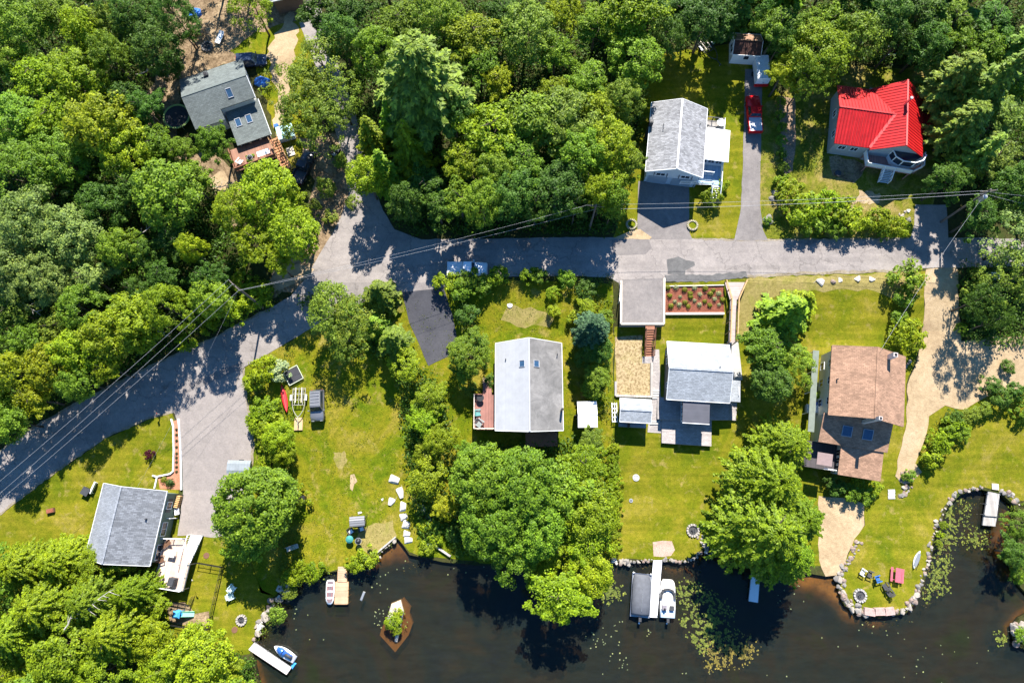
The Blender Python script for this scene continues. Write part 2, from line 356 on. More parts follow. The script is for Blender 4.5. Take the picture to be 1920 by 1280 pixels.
c_ = ramp(nt, mr.outputs[0], [(0, (.018, .016, .01)), (.45, (.06, .045, .02)), (.8, (.32, .17, .045)), (1, (.62, .37, .13))])  # sand to dark silt; light lost with depth is painted into the colour
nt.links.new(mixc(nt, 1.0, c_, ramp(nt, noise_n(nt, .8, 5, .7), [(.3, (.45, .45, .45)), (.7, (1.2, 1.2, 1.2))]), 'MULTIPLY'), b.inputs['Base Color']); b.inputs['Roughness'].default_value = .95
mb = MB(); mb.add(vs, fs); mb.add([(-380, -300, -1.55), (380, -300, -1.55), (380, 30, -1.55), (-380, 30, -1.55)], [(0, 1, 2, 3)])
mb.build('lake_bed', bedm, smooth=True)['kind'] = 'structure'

# lawns (each a sheet over the ground)
drape('lawn', [(-40, 985), (0, 966), (60, 920), (120, 876), (200, 821), (280, 785), (323, 774), (332, 800), (335, 1000), (400, 1000), (462, 985), (474, 1060), (492, 1106), (513, 1116), (490, 1160), (476, 1196), (468, 1225), (300, 1240), (-40, 1240)], LAWNB, .012, rough=1.5)
drape('lawn', [(455, 692), (480, 677), (560, 629), (620, 592), (690, 560), (712, 600), (735, 700), (755, 800), (775, 900), (790, 1000), (768, 1036), (745, 1008), (702, 1044), (680, 1063), (640, 1065), (600, 1073), (575, 1086), (540, 1094), (515, 1117), (490, 1110), (470, 1060), (460, 1000), (470, 900), (476, 830), (462, 760)], LAWN, .012, rough=2.5)
drape('lawn', [(725, 552), (840, 532), (960, 524), (1150, 532), (1150, 1048), (1080, 1072), (930, 1056), (790, 1042), (770, 1034), (745, 800), (715, 650)], LAWN, .017, rough=2)
drape('lawn', [(1152, 612), (1246, 612), (1246, 530), (1400, 522), (1500, 515), (1640, 511), (1735, 508), (1732, 600), (1720, 660), (1700, 720), (1700, 780), (1690, 860), (1680, 900), (1620, 938), (1545, 930), (1540, 1060), (1420, 1060), (1350, 1036), (1320, 1026), (1290, 1048), (1165, 1048), (1147, 1051)], LAWNB, .012, rough=2)
drape('lawn', [(1612, 940), (1680, 900), (1712, 880), (1730, 830), (1742, 776), (1772, 752), (1808, 762), (1868, 730), (1930, 705), (2090, 720), (2080, 930), (1900, 940), (1880, 921), (1840, 912), (1798, 921), (1771, 948), (1751, 998), (1736, 1060), (1718, 1113), (1697, 1142), (1650, 1151), (1612, 1146), (1588, 1133), (1577, 1100), (1576, 1074), (1600, 1012), (1622, 984)], LAWNB, .012, rough=2)
drape('lawn', [(1150, 447), (1165, 380), (1195, 230), (1205, 150), (1240, 100), (1390, 80), (1465, 180), (1480, 449), (1300, 449)], LAWNB, .012, rough=3)
drape('rough_grass', [(1425, 449), (1428, 200), (1560, 120), (1740, 130), (1770, 330), (1720, 447)], ROUGH, .018, rough=3)
drape('rough_grass', [(430, 95), (480, 60), (560, 40), (600, 120), (600, 300), (560, 340), (520, 260), (480, 120)], LAWN, .012, rough=5)
drape('leaf_litter', [(300, -20), (560, -20), (560, 40), (500, 110), (420, 120), (340, 160), (330, 260), (420, 300), (460, 330), (440, 430), (400, 350), (340, 300), (270, 240), (270, 180), (330, 90)], LEAFLITTER, .008, rough=5)
drape('leaf_litter', [(560, 260), (640, 250), (680, 330), (650, 400), (610, 480), (560, 540), (500, 560), (520, 480), (560, 420), (590, 340)], LEAFLITTER, .02, rough=5)
drape('dry_grass', [(1400, 521), (1520, 517), (1640, 512), (1725, 510), (1728, 545), (1690, 570), (1640, 545), (1560, 545), (1480, 548), (1440, 560), (1410, 620), (1385, 640), (1388, 560)], DRY, .022, rough=4)
drape('dry_grass', [(950, 575), (1010, 580), (1040, 600), (1030, 615), (970, 612), (940, 600)], DRY, .018, rough=5)
drape('dry_grass', [(625, 848), (645, 845), (652, 862), (640, 880), (628, 868)], DRY, .022, rough=3, step=5)
drape('dry_grass', [(665, 1010), (690, 985), (735, 975), (745, 1005), (700, 1045), (670, 1025)], DRY, .022, rough=3)
drape('bare_patch', [(657, 890), (664, 888), (670, 902), (664, 908), (661, 920), (656, 916)], SAND, .024, rough=1.5)
drape('straw_lawn', [(1153, 632), (1205, 628), (1203, 680), (1220, 682), (1220, 742), (1156, 742)], STRAW, .022, rough=1)
drape('play_mulch', [(308, 1126), (322, 1130), (345, 1128), (366, 1150), (392, 1145), (393, 1174), (350, 1172), (318, 1166)], LEAFLITTER, .024, rough=3)
drape('dirt_patch', [(1590, 405), (1610, 358), (1650, 362), (1650, 380), (1600, 382)], SAND, .026, rough=4, step=5)
drape('dirt_patch', [(1555, 292), (1600, 300), (1625, 312), (1600, 345), (1560, 330)], LEAFLITTER, .026, rough=3)

# roads and drives
drape('road', [(2350, 490), (1980, 498), (1860, 500), (1740, 503), (1640, 509), (1500, 513), (1400, 519), (1246, 524), (1160, 530), (1140, 520), (1080, 518), (1000, 517), (920, 520), (850, 528), (825, 545), (760, 552), (715, 556), (690, 562), (620, 594), (560, 630), (480, 676), (452, 692), (438, 740), (330, 772), (280, 783), (200, 818), (120, 873), (60, 917), (0, 964), (-80, 1026), (-330, 1230), (-330, 1110), (-80, 905), (0, 846), (60, 802), (140, 758), (230, 713), (300, 678), (345, 658), (400, 634), (455, 604), (505, 578), (545, 555), (575, 520), (597, 480), (622, 440), (640, 405), (655, 360), (645, 300), (630, 250), (612, 200), (590, 120), (560, 40), (545, -30), (590, -30), (612, 60), (640, 140), (668, 215), (690, 300), (703, 350), (718, 395), (740, 430), (790, 449), (860, 448), (1000, 446), (1150, 445), (1290, 447), (1430, 449), (1560, 449), (1720, 446), (1850, 446), (1980, 452), (2350, 444)], ASPH, .04, rough=.9, step=12)
def ribbon(name, path, w0, w1, mat, dz, seed):
    r = random.Random(seed); P_ = smooth_poly(path, 7, .8, False, seed); up_, dn_ = [], []
    for i, p in enumerate(P_):
        a, b_ = Vector(P_[max(0, i - 1)]), Vector(P_[min(len(P_) - 1, i + 1)]); d = (b_ - a).normalized(); n = Vector((-d.y, d.x)); q = Vector(p)
        up_.append(tuple(q + n * r.uniform(w0, w1))); dn_.append(tuple(q - n * r.uniform(w0, w1)))
    drape(name, up_ + dn_[::-1], mat, dz)
VERGE = M_ground('sandy_verge_soil', [(.3, (.2, .165, .11)), (.5, (.3, .25, .18)), (.7, (.38, .33, .26))], [(.3, (.6, .6, .58)), (.7, (1.1, 1.1, 1.1))], .9, 4, .5, .4)
ribbon('sandy_verge', [(1400, 519), (1500, 513), (1640, 509), (1735, 504)], .8, 4, VERGE, .0435, 3)
ribbon('sandy_verge', [(1300, 448), (1375, 450), (1440, 450), (1560, 449), (1705, 447)], .6, 2.6, VERGE, .0465, 4)
ribbon('sandy_verge', [(452, 692), (438, 738)], .3, .6, VERGE, .0555, 5)
ribbon('sandy_verge', [(0, 964), (60, 917), (120, 873), (200, 818), (280, 783), (328, 772)], .8, 3, VERGE, .0435, 6)
ribbon('sandy_verge', [(0, 846), (60, 802), (140, 758), (230, 713), (300, 678), (345, 658), (400, 634), (455, 604), (505, 578)], .8, 3.5, VERGE, .0445, 7)
ribbon('sandy_verge', [(456, 690), (459, 730), (469, 790), (475, 830), (472, 880)], 1, 3.5, VERGE, .0495, 8)
drape('driveway', [(440, 690), (455, 688), (458, 730), (468, 790), (475, 830), (472, 880), (465, 930), (450, 1000), (400, 1008), (370, 1002), (333, 1004), (344, 920), (341, 850), (334, 800), (327, 772), (345, 735)], ASPHL, .046, rough=.8)
drape('driveway', [(754, 548), (832, 540), (848, 590), (858, 640), (848, 664), (803, 686), (788, 650), (768, 606)], ASPHD, .048, rough=.6)
drape('driveway', [(1197, 340), (1292, 340), (1292, 435), (1298, 449), (1190, 449), (1195, 430)], ASPHM, .048, rough=.6)
drape('driveway', [(1397, 130), (1430, 130), (1427, 250), (1425, 380), (1430, 430), (1440, 451), (1376, 451), (1388, 400), (1393, 300)], ASPHM, .048, rough=.7)
drape('driveway', [(1716, 384), (1774, 384), (1778, 452), (1705, 452), (1714, 420)], ASPHL, .048, rough=.8)
drape('dirt_road', [(1736, 506), (1794, 500), (1797, 560), (1802, 640), (1870, 632), (2060, 625), (2070, 700), (1870, 735), (1808, 768), (1772, 760), (1742, 780), (1732, 830), (1716, 868), (1728, 884), (1712, 900), (1690, 905), (1678, 892), (1686, 850), (1700, 790), (1702, 720), (1722, 665), (1732, 600)], SAND, .044, rough=2)
drape('beach', [(1535, 930), (1580, 932), (1620, 944), (1621, 984), (1602, 1010), (1585, 1050), (1572, 1078), (1548, 1080), (1535, 1050)], SAND, .03, rough=2)
drape('sandy_track', [(500, 90), (545, 20), (560, 60), (548, 130), (536, 185), (530, 235), (512, 240), (520, 170), (505, 130)], SAND, .03, rough=5, step=7)
drape('sandy_track', [(390, 335), (420, 320), (432, 345), (440, 400), (420, 440), (415, 380), (395, 355)], SAND, .03, rough=4, step=7)
drape('sandy_track', [(525, 500), (560, 495), (590, 505), (570, 525), (530, 540), (500, 555), (505, 525)], SAND, .05, rough=2)
drape('sandy_verge', [(1150, 447), (1185, 432), (1200, 430), (1222, 445), (1218, 449)], SAND, .052, rough=1)
drape('gravel_strip', [(1460, 180), (1490, 185), (1492, 260), (1486, 320), (1470, 330), (1464, 260)], GRAVEL, .03, rough=2)
drape('gravel_pad', [(1224, 1015), (1260, 1014), (1265, 1030), (1258, 1042), (1225, 1042)], PINKG, .02, rough=1.5)
drape('parking_apron', [(1160, 527), (1246, 520), (1246, 545), (1162, 548)], ASPHM, .05, rough=.3)
drape('asphalt_patch', [(1250, 487), (1272, 481), (1286, 488), (1302, 491), (1303, 498), (1285, 507), (1284, 515), (1252, 514)], PATCH, .054, rough=.8, step=8)
drape('asphalt_patch', [(1147, 449), (1216, 449), (1222, 465), (1210, 477), (1150, 478)], ASPHM, .05, rough=1)
drape('asphalt_patch', [(345, 738), (400, 715), (458, 690), (458, 678), (420, 690), (372, 712)], ASPHM, .06, rough=.4)
drape('asphalt_edge', [(1246, 516), (1330, 515), (1398, 509), (1402, 520), (1330, 528), (1246, 528)], PATCH, .052, rough=2, step=6)
drape('path', [(1222, 655), (1236, 655), (1240, 800), (1222, 800)], PAVER, .03)
drape('path', [(1204, 668), (1222, 668), (1222, 681), (1204, 681)], PAVER, .034)
drape('path', [(1216, 790), (1242, 790), (1242, 812), (1214, 810)], PAVER, .036)
drape('path', [(1363, 640), (1384, 640), (1392, 712), (1372, 716)], CONC, .04)
drape('mulch_bed', [(1247, 538), (1356, 536), (1358, 588), (1247, 589)], MULCH, .03)
drape('mulch_bed', [(323, 790), (337, 785), (341, 850), (340, 918), (300, 916), (296, 894), (326, 886), (328, 840)], MULCHP, .028)
drape('flagstone', [(905, 708), (921, 706), (922, 718), (905, 720)], SAND, .03)

# ------------------------------------------------------------------ camera, light
cam = D.cameras.new('camera'); cam.lens = 24; cam.sensor_width = 36; cam.clip_end = 3000; cam.clip_start = .5
co = D.objects.new('camera', cam); COL.objects.link(co); co.location = (0, 0, H); co.rotation_euler = (TH, 0, 0); scene.camera = co
SUND = Vector((-.13, -1, -1.06)).normalized()
sun = D.lights.new('sun', 'SUN'); sun.energy = 5.0; sun.angle = math.radians(.53); sun.color = (1, .955, .88)
so = D.objects.new('sun', sun); COL.objects.link(so); so.rotation_euler = SUND.to_track_quat('-Z', 'Y').to_euler(); so.location = (0, 60, 90)
w = D.worlds.new('World'); scene.world = w; w.use_nodes = True
nt = w.node_tree; bg = nt.nodes['Background']; sky = nt.nodes.new('ShaderNodeTexSky'); sky.sky_type = 'NISHITA'; sky.sun_disc = False
sky.sun_elevation = math.asin(-SUND.z); sky.sun_rotation = math.atan2(-SUND.x, -SUND.y)
hs = nt.nodes.new('ShaderNodeHueSaturation'); hs.inputs['Saturation'].default_value = 1.22; nt.links.new(sky.outputs[0], hs.inputs['Color'])
nt.links.new(hs.outputs[0], bg.inputs[0]); bg.inputs[1].default_value = .095; sky.air_density = .9; sky.dust_density = .1; sky.ozone_density = 4.0
vs_ = scene.view_settings; vs_.view_transform = 'Standard'; vs_.look = 'None'; vs_.exposure = 1.42; vs_.gamma = 1
# ------------------------------------------------------------------ foliage
def leaf_object_mesh(name, C, N, A, asp, rng, tang=None, mat=None):
    n = len(C); N = N / (np.linalg.norm(N, axis=1, keepdims=True) + 1e-9)
    t = rng.normal(size=(n, 3)) if tang is None else tang + .25 * rng.normal(size=(n, 3))
    t -= (t * N).sum(1, keepdims=True) * N; t /= np.linalg.norm(t, axis=1, keepdims=True) + 1e-9
    b = np.cross(N, t); a = A[:, None]; w = (A * asp)[:, None]
    fold = N * (A * .18)[:, None]
    V = np.stack([C + t * a, C + b * w + fold, C - t * a, C - b * w + fold], 1).reshape(-1, 3)
    me = D.meshes.new(name); me.vertices.add(4 * n); me.vertices.foreach_set('co', V.astype(np.float32).ravel())
    me.loops.add(4 * n); me.loops.foreach_set('vertex_index', np.arange(4 * n, dtype=np.int32))
    me.polygons.add(n); me.polygons.foreach_set('loop_start', np.arange(0, 4 * n, 4, dtype=np.int32))
    me.update(calc_edges=True); me.materials.append(mat or LEAF); return me
def sph(rng, n):
    d = rng.normal(size=(n, 3)); return d / np.linalg.norm(d, axis=1, keepdims=True)
def clumps(rng, C, rc, k, flat, out, size, up=.8):
    n = len(C); d = sph(rng, n * k); r = np.repeat(rc, k)
    rad = r * rng.uniform(.45, 1.05, n * k)
    p = np.repeat(C, k, 0) + d * rad[:, None] * np.array([1, 1, flat])
    N = d * .5 + np.repeat(out, k, 0) * .2 + np.array([0, .12, up]) + rng.normal(size=(n * k, 3)) * .36
    keep = (d[:, 2] > -.55)
    return p[keep], N[keep], rng.uniform(size[0], size[1], n * k)[keep]
def decid(seed, R=4.0, RZ=3.7, zc=6.8, ncl=150, k=62, size=(.13, .23), lob=.3, low=-.35, rcl=(.12, .22)):
    rng = np.random.default_rng(seed); d = sph(rng, ncl * 3); d = d[d[:, 2] > low][:ncl]
    L = sph(rng, 9); L[:, 2] *= .5; amp = rng.uniform(-lob, lob, 9)
    rr = 1 + sum(a * np.clip(d @ l, 0, 1) ** 3 for a, l in zip(amp, L))
    rr = rr * np.where(rng.random(len(d)) < .3, rng.uniform(.45, .8, len(d)), rng.uniform(.82, 1.04, len(d)))
    C = d * rr[:, None] * np.array([R, R, RZ]) + np.array([0, 0, zc])
    rc = rng.uniform(*rcl, len(d)) * R
    p, N, A = clumps(rng, C, rc, k, .7, d, size)
    return leaf_object_mesh('broadleaf_crown', p, N, A, .62, rng)
def limby(seed, R=4.35, RZ=3.4, zc=6.5, nl=18, k=52, size=(.1, .195), emax=1.2):
    rng = np.random.default_rng(seed); C = []; rc = []; O = []
    for j in range(nl):
        a = 2.4 * j + rng.normal() * .3; e = rng.uniform(-.12, emax); L = R * rng.uniform(.72, 1.14) * math.cos(e) ** .35
        d = np.array([math.cos(a) * math.cos(e), math.sin(a) * math.cos(e), math.sin(e) * RZ / R]); s_ = np.array([-math.sin(a), math.cos(a), 0])
        for m in range(10):
            t = rng.uniform(.3, 1.0) ** .8; w_ = rng.uniform(-1, 1) * .34 * L * (1.15 - t)
            C.append(np.array([0, 0, zc - .6]) + d * L * t + s_ * w_ + np.array([0, 0, rng.normal() * .15 - .35 * t * t])); rc.append(R * rng.uniform(.07, .145) * (1.25 - .45 * t)); O.append(d + s_ * np.sign(w_) * .4)
    for m in range(36):
        d = sph(rng, 1)[0]; d[2] = abs(d[2]); C.append(np.array([0, 0, zc - .3]) + d * np.array([R, R, RZ]) * rng.uniform(.35, .68)); rc.append(R * rng.uniform(.12, .2)); O.append(d)
    p, N, A = clumps(rng, np.array(C), np.array(rc), k, .5, np.array(O), size)
    return leaf_object_mesh('broadleaf_crown', p, N, A, .58, rng)
def fir(seed, R=3.3, Ht=13, z0=1.8, dz=.62, nb=8, k=62, droop=.18, size=(.2, .34), power=.85, wid=.32, asp=.48, up=1.3):
    rng = np.random.default_rng(seed); Ps = []; Ns = []; As = []; Ts = []
    z = z0; lev = 0
    while z < Ht - .3:
        f = max(0.05, 1 - (z - z0) / (Ht - z0)) ** power; n = max(4, int(nb * (.6 + .5 * f))); off = rng.uniform(0, 6.28)
        for j in range(n):
            a = off + 2 * PI * j / n + rng.normal() * .15; L = R * f * rng.uniform(.72, 1.12) + .15
            kk = int(k * (.35 + .65 * f)); t = rng.uniform(.12, 1, kk) ** .8
            side = rng.uniform(-1, 1, kk) * wid * L * (1.08 - t) * np.where(t < .3, t / .3, 1) + rng.normal(size=kk) * .05
            o = np.array([math.cos(a), math.sin(a)]); s_ = np.array([-o[1], o[0]])
            xy = o[None] * (t * L)[:, None] + s_[None] * side[:, None]
            zz = z + .12 * L * np.sin(t * 2.2) - droop * L * t ** 2 + rng.normal(size=kk) * .06
            Ps.append(np.column_stack([xy, zz]))
            Ns.append(np.column_stack([o[0] * .35 + rng.normal(size=kk) * .35, o[1] * .35 + rng.normal(size=kk) * .35, np.full(kk, up)]))
            dr = o[None] * .8 + s_[None] * (np.sign(side) * .7)[:, None]
            Ts.append(np.column_stack([dr, np.full(kk, -.25)])); As.append(rng.uniform(*size, kk) * (.7 + .5 * f))
        z += dz * rng.uniform(.85, 1.2); lev += 1
    return leaf_object_mesh('needle_crown', np.concatenate(Ps), np.concatenate(Ns), np.concatenate(As), asp, rng, np.concatenate(Ts))
def trunk_mesh(seed, h, r, limbs, spread, z0):
    rg = random.Random(seed); mb = MB()
    pts = [Vector((0, 0, -.4))]
    for i in range(1, 6): pts.append(Vector((rg.uniform(-.12, .12) * i * .5, rg.uniform(-.12, .12) * i * .5, h * i / 5)))
    mb.tube(pts, [r * 1.25, r, r * .85, r * .65, r * .45, r * .16], 7)
    for j in range(limbs):
        t = rg.uniform(z0, .95); i = min(4, int(t * 5)); b = pts[i].lerp(pts[i + 1], t * 5 - i)
        a = j * 2.4 + rg.uniform(-.3, .3); L = spread * rg.uniform(.6, 1) * (1.15 - t * .6)
        mid = b + Vector((math.cos(a) * L * .5, math.sin(a) * L * .5, L * .3)); e = b + Vector((math.cos(a) * L, math.sin(a) * L, L * .55))
        mb.tube([b, mid, e], [r * .4, r * .25, r * .06], 5)
    o = mb.build('trunk', BARK, smooth=True); me = o.data; D.objects.remove(o); return me
KIND = {}   # code: (crown meshes, trunk meshes, unit radius, height of the crown centre, thing name, category, words)
KIND['D'] = ([decid(s, ncl=165, k=66, size=(.11, .2)) for s in (1, 2)] + [decid(s, ncl=190, k=74, size=(.09, .17), lob=.4, rcl=(.09, .19)) for s in (6, 7)] + [decid(8, ncl=110, k=60, lob=.6, size=(.14, .24), rcl=(.14, .26)), decid(4, RZ=3.2, lob=.45, size=(.11, .2), k=70)] + [limby(s) for s in (101, 102, 103, 104)] + [limby(s, nl=22, RZ=3.8, size=(.09, .17), k=60) for s in (105, 106)] + [limby(107, nl=14, k=64, size=(.12, .22))],
             [trunk_mesh(s, 8.6, .2, 9, 2.8, .4) for s in (1, 2)], 4.0, 6.8, 'broadleaf_tree', 'tree', 'broadleaf tree')
KIND['S'] = ([decid(s, ncl=120, k=40, lob=.55, size=(.11, .2), rcl=(.12, .2)) for s in (11, 12)], KIND['D'][1], 4.0, 6.8, 'broadleaf_tree', 'tree', 'thin-leaved tree')
KIND['O'] = ([decid(s, R=6, RZ=4.6, zc=9, ncl=300, k=72, lob=.28, size=(.14, .25), rcl=(.09, .17)) for s in (21, 22)],
             [trunk_mesh(9, 11.5, .34, 14, 4.6, .35)], 6.0, 9.0, 'broadleaf_tree', 'tree', 'spreading broadleaf tree')
KIND['F'] = ([fir(31), fir(32, nb=7), fir(33, R=3.0, dz=.55)], [trunk_mesh(12, 12.5, .17, 0, 1, .3)], 3.3, 5.5, 'conifer_tree', 'tree', 'conifer')
KIND['P'] = ([fir(41, R=4.2, Ht=14, z0=4, dz=.85, nb=12, k=150, droop=-.02, size=(.2, .36), power=.6, wid=.36, asp=.42, up=1.3)], [trunk_mesh(13, 13.5, .22, 6, 2, .4)], 4.2, 9.0, 'pine_tree', 'tree', 'feathery pine')
KIND['M'] = ([fir(s, R=5.2, Ht=12.5, z0=3.2, dz=.62, nb=14, k=118, droop=.12, size=(.12, .225), power=.42, wid=.22, asp=.5, up=.9) for s in (51, 52)], [trunk_mesh(14, 11.5, .26, 8, 3, .3)], 5.2, 8.0, 'broadleaf_tree', 'tree', 'pointed-branch tree')
KIND['B'] = ([decid(s, R=1.3, RZ=1.15, zc=.95, ncl=42, k=46, size=(.075, .15), lob=.35, low=-.3, rcl=(.2, .36)) for s in (61, 62, 63)], [trunk_mesh(15, 1.3, .05, 5, .7, .2)], 1.3, .95, 'bush', 'bush', 'bush')
TONE = {'l': ((.205, .285, .010), 'bright green'), 'y': ((.25, .30, .011), 'yellow-green'), 'g': ((.148, .245, .018), 'green'), 'd': ((.07, .145, .018), 'dark green'),
        'b': ((.185, .265, .07), 'pale grey-green'), 'o': ((.165, .235, .026), 'olive green'), 'u': ((.07, .13, .075), 'blue-green'), 'p': ((.16, .235, .04), 'soft green'), 'm': ((.165, .25, .012), 'mid green'), 'r': ((.09, .012, .03), 'dark purple'), 'w': ((.30, .36, .22), 'pale-leaved')}
MARK = [('grey-roofed house with skylights', (420, 190)), ('round trampoline', (338, 222)), ('wooden pole by the bend', (440, 545)), ('square trampoline', (550, 703)),
        ('red kayak', (533, 747)), ('grey off-roader', (596, 757)), ('grey covered trailer', (452, 872)), ('house with white ramp', (250, 985)), ('black wire pen', (400, 1120)),
        ('small plank dock', (642, 1090)), ('rock islet', (743, 1170)), ('canopy swing', (675, 973)), ('dark asphalt drive', (810, 610)), ('two-tone metal roof', (990, 722)),
        ('white garden shed', (1102, 776)), ('reddish house deck', (905, 770)), ('white pickup on the road', (878, 506)), ('asphalt road fork', (690, 450)), ('blue ranch house', (1265, 260)), ('red pickup', (1410, 215)),
        ('red-roofed house', (1650, 215)), ('red mulch bed', (1302, 562)), ('grey boardwalk', (1378, 585)), ('house with patio terraces', (1315, 700)), ('pontoon boat', (1200, 1115)),
        ('blue shaded dock', (1415, 1095)), ('tan-roofed house', (1620, 730)), ('dirt track', (1765, 580)), ('transformer pole', (1850, 365)), ('grey dock in the cove', (1858, 945)),
        ('red picnic table', (1679, 1077)), ('sandy beach', (1590, 960)), ('white double lid', (1192, 895)), ('pen playset', (350, 1148)), ('jet ski dock', (510, 1235)), ('blue tarp heap', (365, 27)), ('black swing bench', (376, 75)),
        ('upper edge roof', (525, 8)), ('backyard shed', (1390, 95)), ('green hoop frame', (1665, 97)), ('road at the lower end', (30, 890)), ('fire ring stones', (453, 1162)), ('ring of white stones', (1300, 995)), ('sunny gravel verge', (1185, 440))]
TREES = []
HSF = {}
ZMIN = {'D': 0, 'S': 0, 'F': 0, 'P': 0}
def tree(px, py, r, code='D', tone='g', label=None, hs=1.0, dtone=0.0):
    crowns, trunks, R0, zc, name, cat, words = KIND[code]
    sc = r / 12.6 / R0 / (1.0 if code in 'FP' else 1.04 if code == 'M' else 1.1 if code == 'B' or ZMIN['D'] == 0 else 1.0)
    hs *= HSF.get(code, 1)
    zs = max(sc * hs, ZMIN.get(code, 0)) * rnd.uniform(.95, 1.08)
    z = zc * zs
    g = T(px, py)
    for _ in range(4): q = P(px, py, g.z + z); g = G(q.x, q.y)
    th = thing(name, label or '', cat, g, rnd.uniform(0, 6.28))
    th.scale = (sc * rnd.uniform(.94, 1.06), sc * rnd.uniform(.94, 1.06), zs)
    base, tw = TONE[tone]; v = rnd.uniform(.94, 1.32); h = rnd.uniform(-.1, .1)
    crown = D.objects.new('crown', rnd.choice(crowns)); COL.objects.link(crown); crown.parent = th
    v *= 1.35 if code in 'PF' and tone not in 'lo' else 1.0
    crown.color = (min(1, base[0] * v * (1 + h)), base[1] * v, base[2] * v, 1)
    t = D.objects.new('trunk' if code != 'B' else 'stem', rnd.choice(trunks)); COL.objects.link(t); t.parent = th
    TREES.append((th, px, py, r, code, tw, words, label)); return th
def trees(code, rows):
    for row in rows.strip().splitlines():
        for it in row.split(';'):
            it = it.split()
            if it: tree(float(it[0]), float(it[1]), float(it[2]), it[4] if len(it) > 4 else code, it[3])
# west wood
ZMIN.update(D=.96, S=.9, F=.72, P=.8)
trees('D', """
40 55 52 g; 108 22 46 g; 182 40 42 o; 250 28 42 d; 292 92 40 d; 165 62 34 l; 62 138 54 l; 142 150 50 l; 205 105 34 g; 98 215 56 l; 28 225 50 g; 188 243 56 y
240 285 46 y; 292 268 40 g; 330 285 30 g; 398 264 36 g; 122 300 48 g; 38 330 56 g; 60 425 60 b; 140 440 50 b; 18 505 48 b; 192 385 42 d; 245 345 40 d; 312 368 54 g
352 335 40 g; 325 445 38 d; 362 470 22 y; 165 520 44 b; 85 525 40 b; 228 472 36 g; 300 520 34 d; 500 362 50 l; 538 370 36 l; 478 450 44 l; 560 440 44 l; 445 400 40 l
520 490 28 l; 258 600 50 l; 312 575 34 l; 208 632 44 l; 150 662 38 l; 98 688 38 y; 48 640 40 g; 18 695 36 y; 58 745 38 y; 18 790 36 g; 105 612 38 o; 200 690 30 l; 270 470 30 d; 20 120 36 g
230 180 40 d; 270 200 36 d; 330 30 30 d; 160 580 36 g; 20 580 40 o; 20 420 40 g; 255 545 30 d; 385 520 36 d; 400 560 34 g; 150 715 30 g
""")
# middle wood, beside the side road
trees('D', """
478 14 38 l S; 598 20 44 d; 640 70 38 d; 605 122 44 o S; 575 175 46 o S; 640 190 36 o S; 560 215 34 o S; 605 232 42 o S; 690 335 34 l; 700 268 36 l F; 742 40 48 g; 702 95 36 g; 785 140 80 p P
885 62 54 l; 828 28 46 g; 900 118 44 g; 945 25 40 d; 985 62 48 o; 1042 92 42 g; 1118 42 46 g; 1192 40 54 l; 1190 112 46 g; 1105 150 46 g; 1042 172 40 l; 935 150 36 y; 918 240 62 l; 868 298 48 l
975 298 54 g; 1000 236 46 g; 1062 232 52 o; 1130 205 46 l; 1088 292 46 g; 1140 275 42 l; 735 235 32 g F; 768 282 44 l F; 722 325 36 g F; 795 345 38 d; 862 372 38 g; 960 372 46 d; 1045 355 46 d
1105 345 42 l; 1148 335 38 l; 1180 300 30 o; 905 382 34 g; 1005 386 32 d; 820 384 34 d; 1080 384 28 d; 762 378 30 d; 1128 368 30 l; 850 215 36 d; 660 20 40 d; 1055 20 40 l; 930 330 36 g; 1165 190 34 o; 770 215 40 d; 1150 385 26 g
""")
# north-east wood
trees('D', """
1262 20 44 d; 1322 42 50 d; 1392 14 40 d; 1462 50 54 g; 1532 100 50 l; 1562 38 46 g; 1474 130 38 y; 1512 148 28 g S; 1602 70 44 g; 1652 30 46 d; 1722 30 48 d; 1792 38 50 g; 1862 40 50 d
1905 95 48 p F; 1800 142 50 p P; 1838 178 54 p F; 1885 215 46 p; 1814 228 44 p P; 1872 288 50 p; 1822 300 40 p F; 1782 335 36 d; 1900 352 40 d; 1905 455 46 b S; 1890 525 36 o S; 1838 560 28 d S; 1866 600 20 d S
1735 85 40 d; 1250 70 30 d; 1840 400 40 d; 1300 10 40 d; 1690 70 34 d; 1464 80 26 d S; 1850 90 40 g; 1900 160 36 g
""")
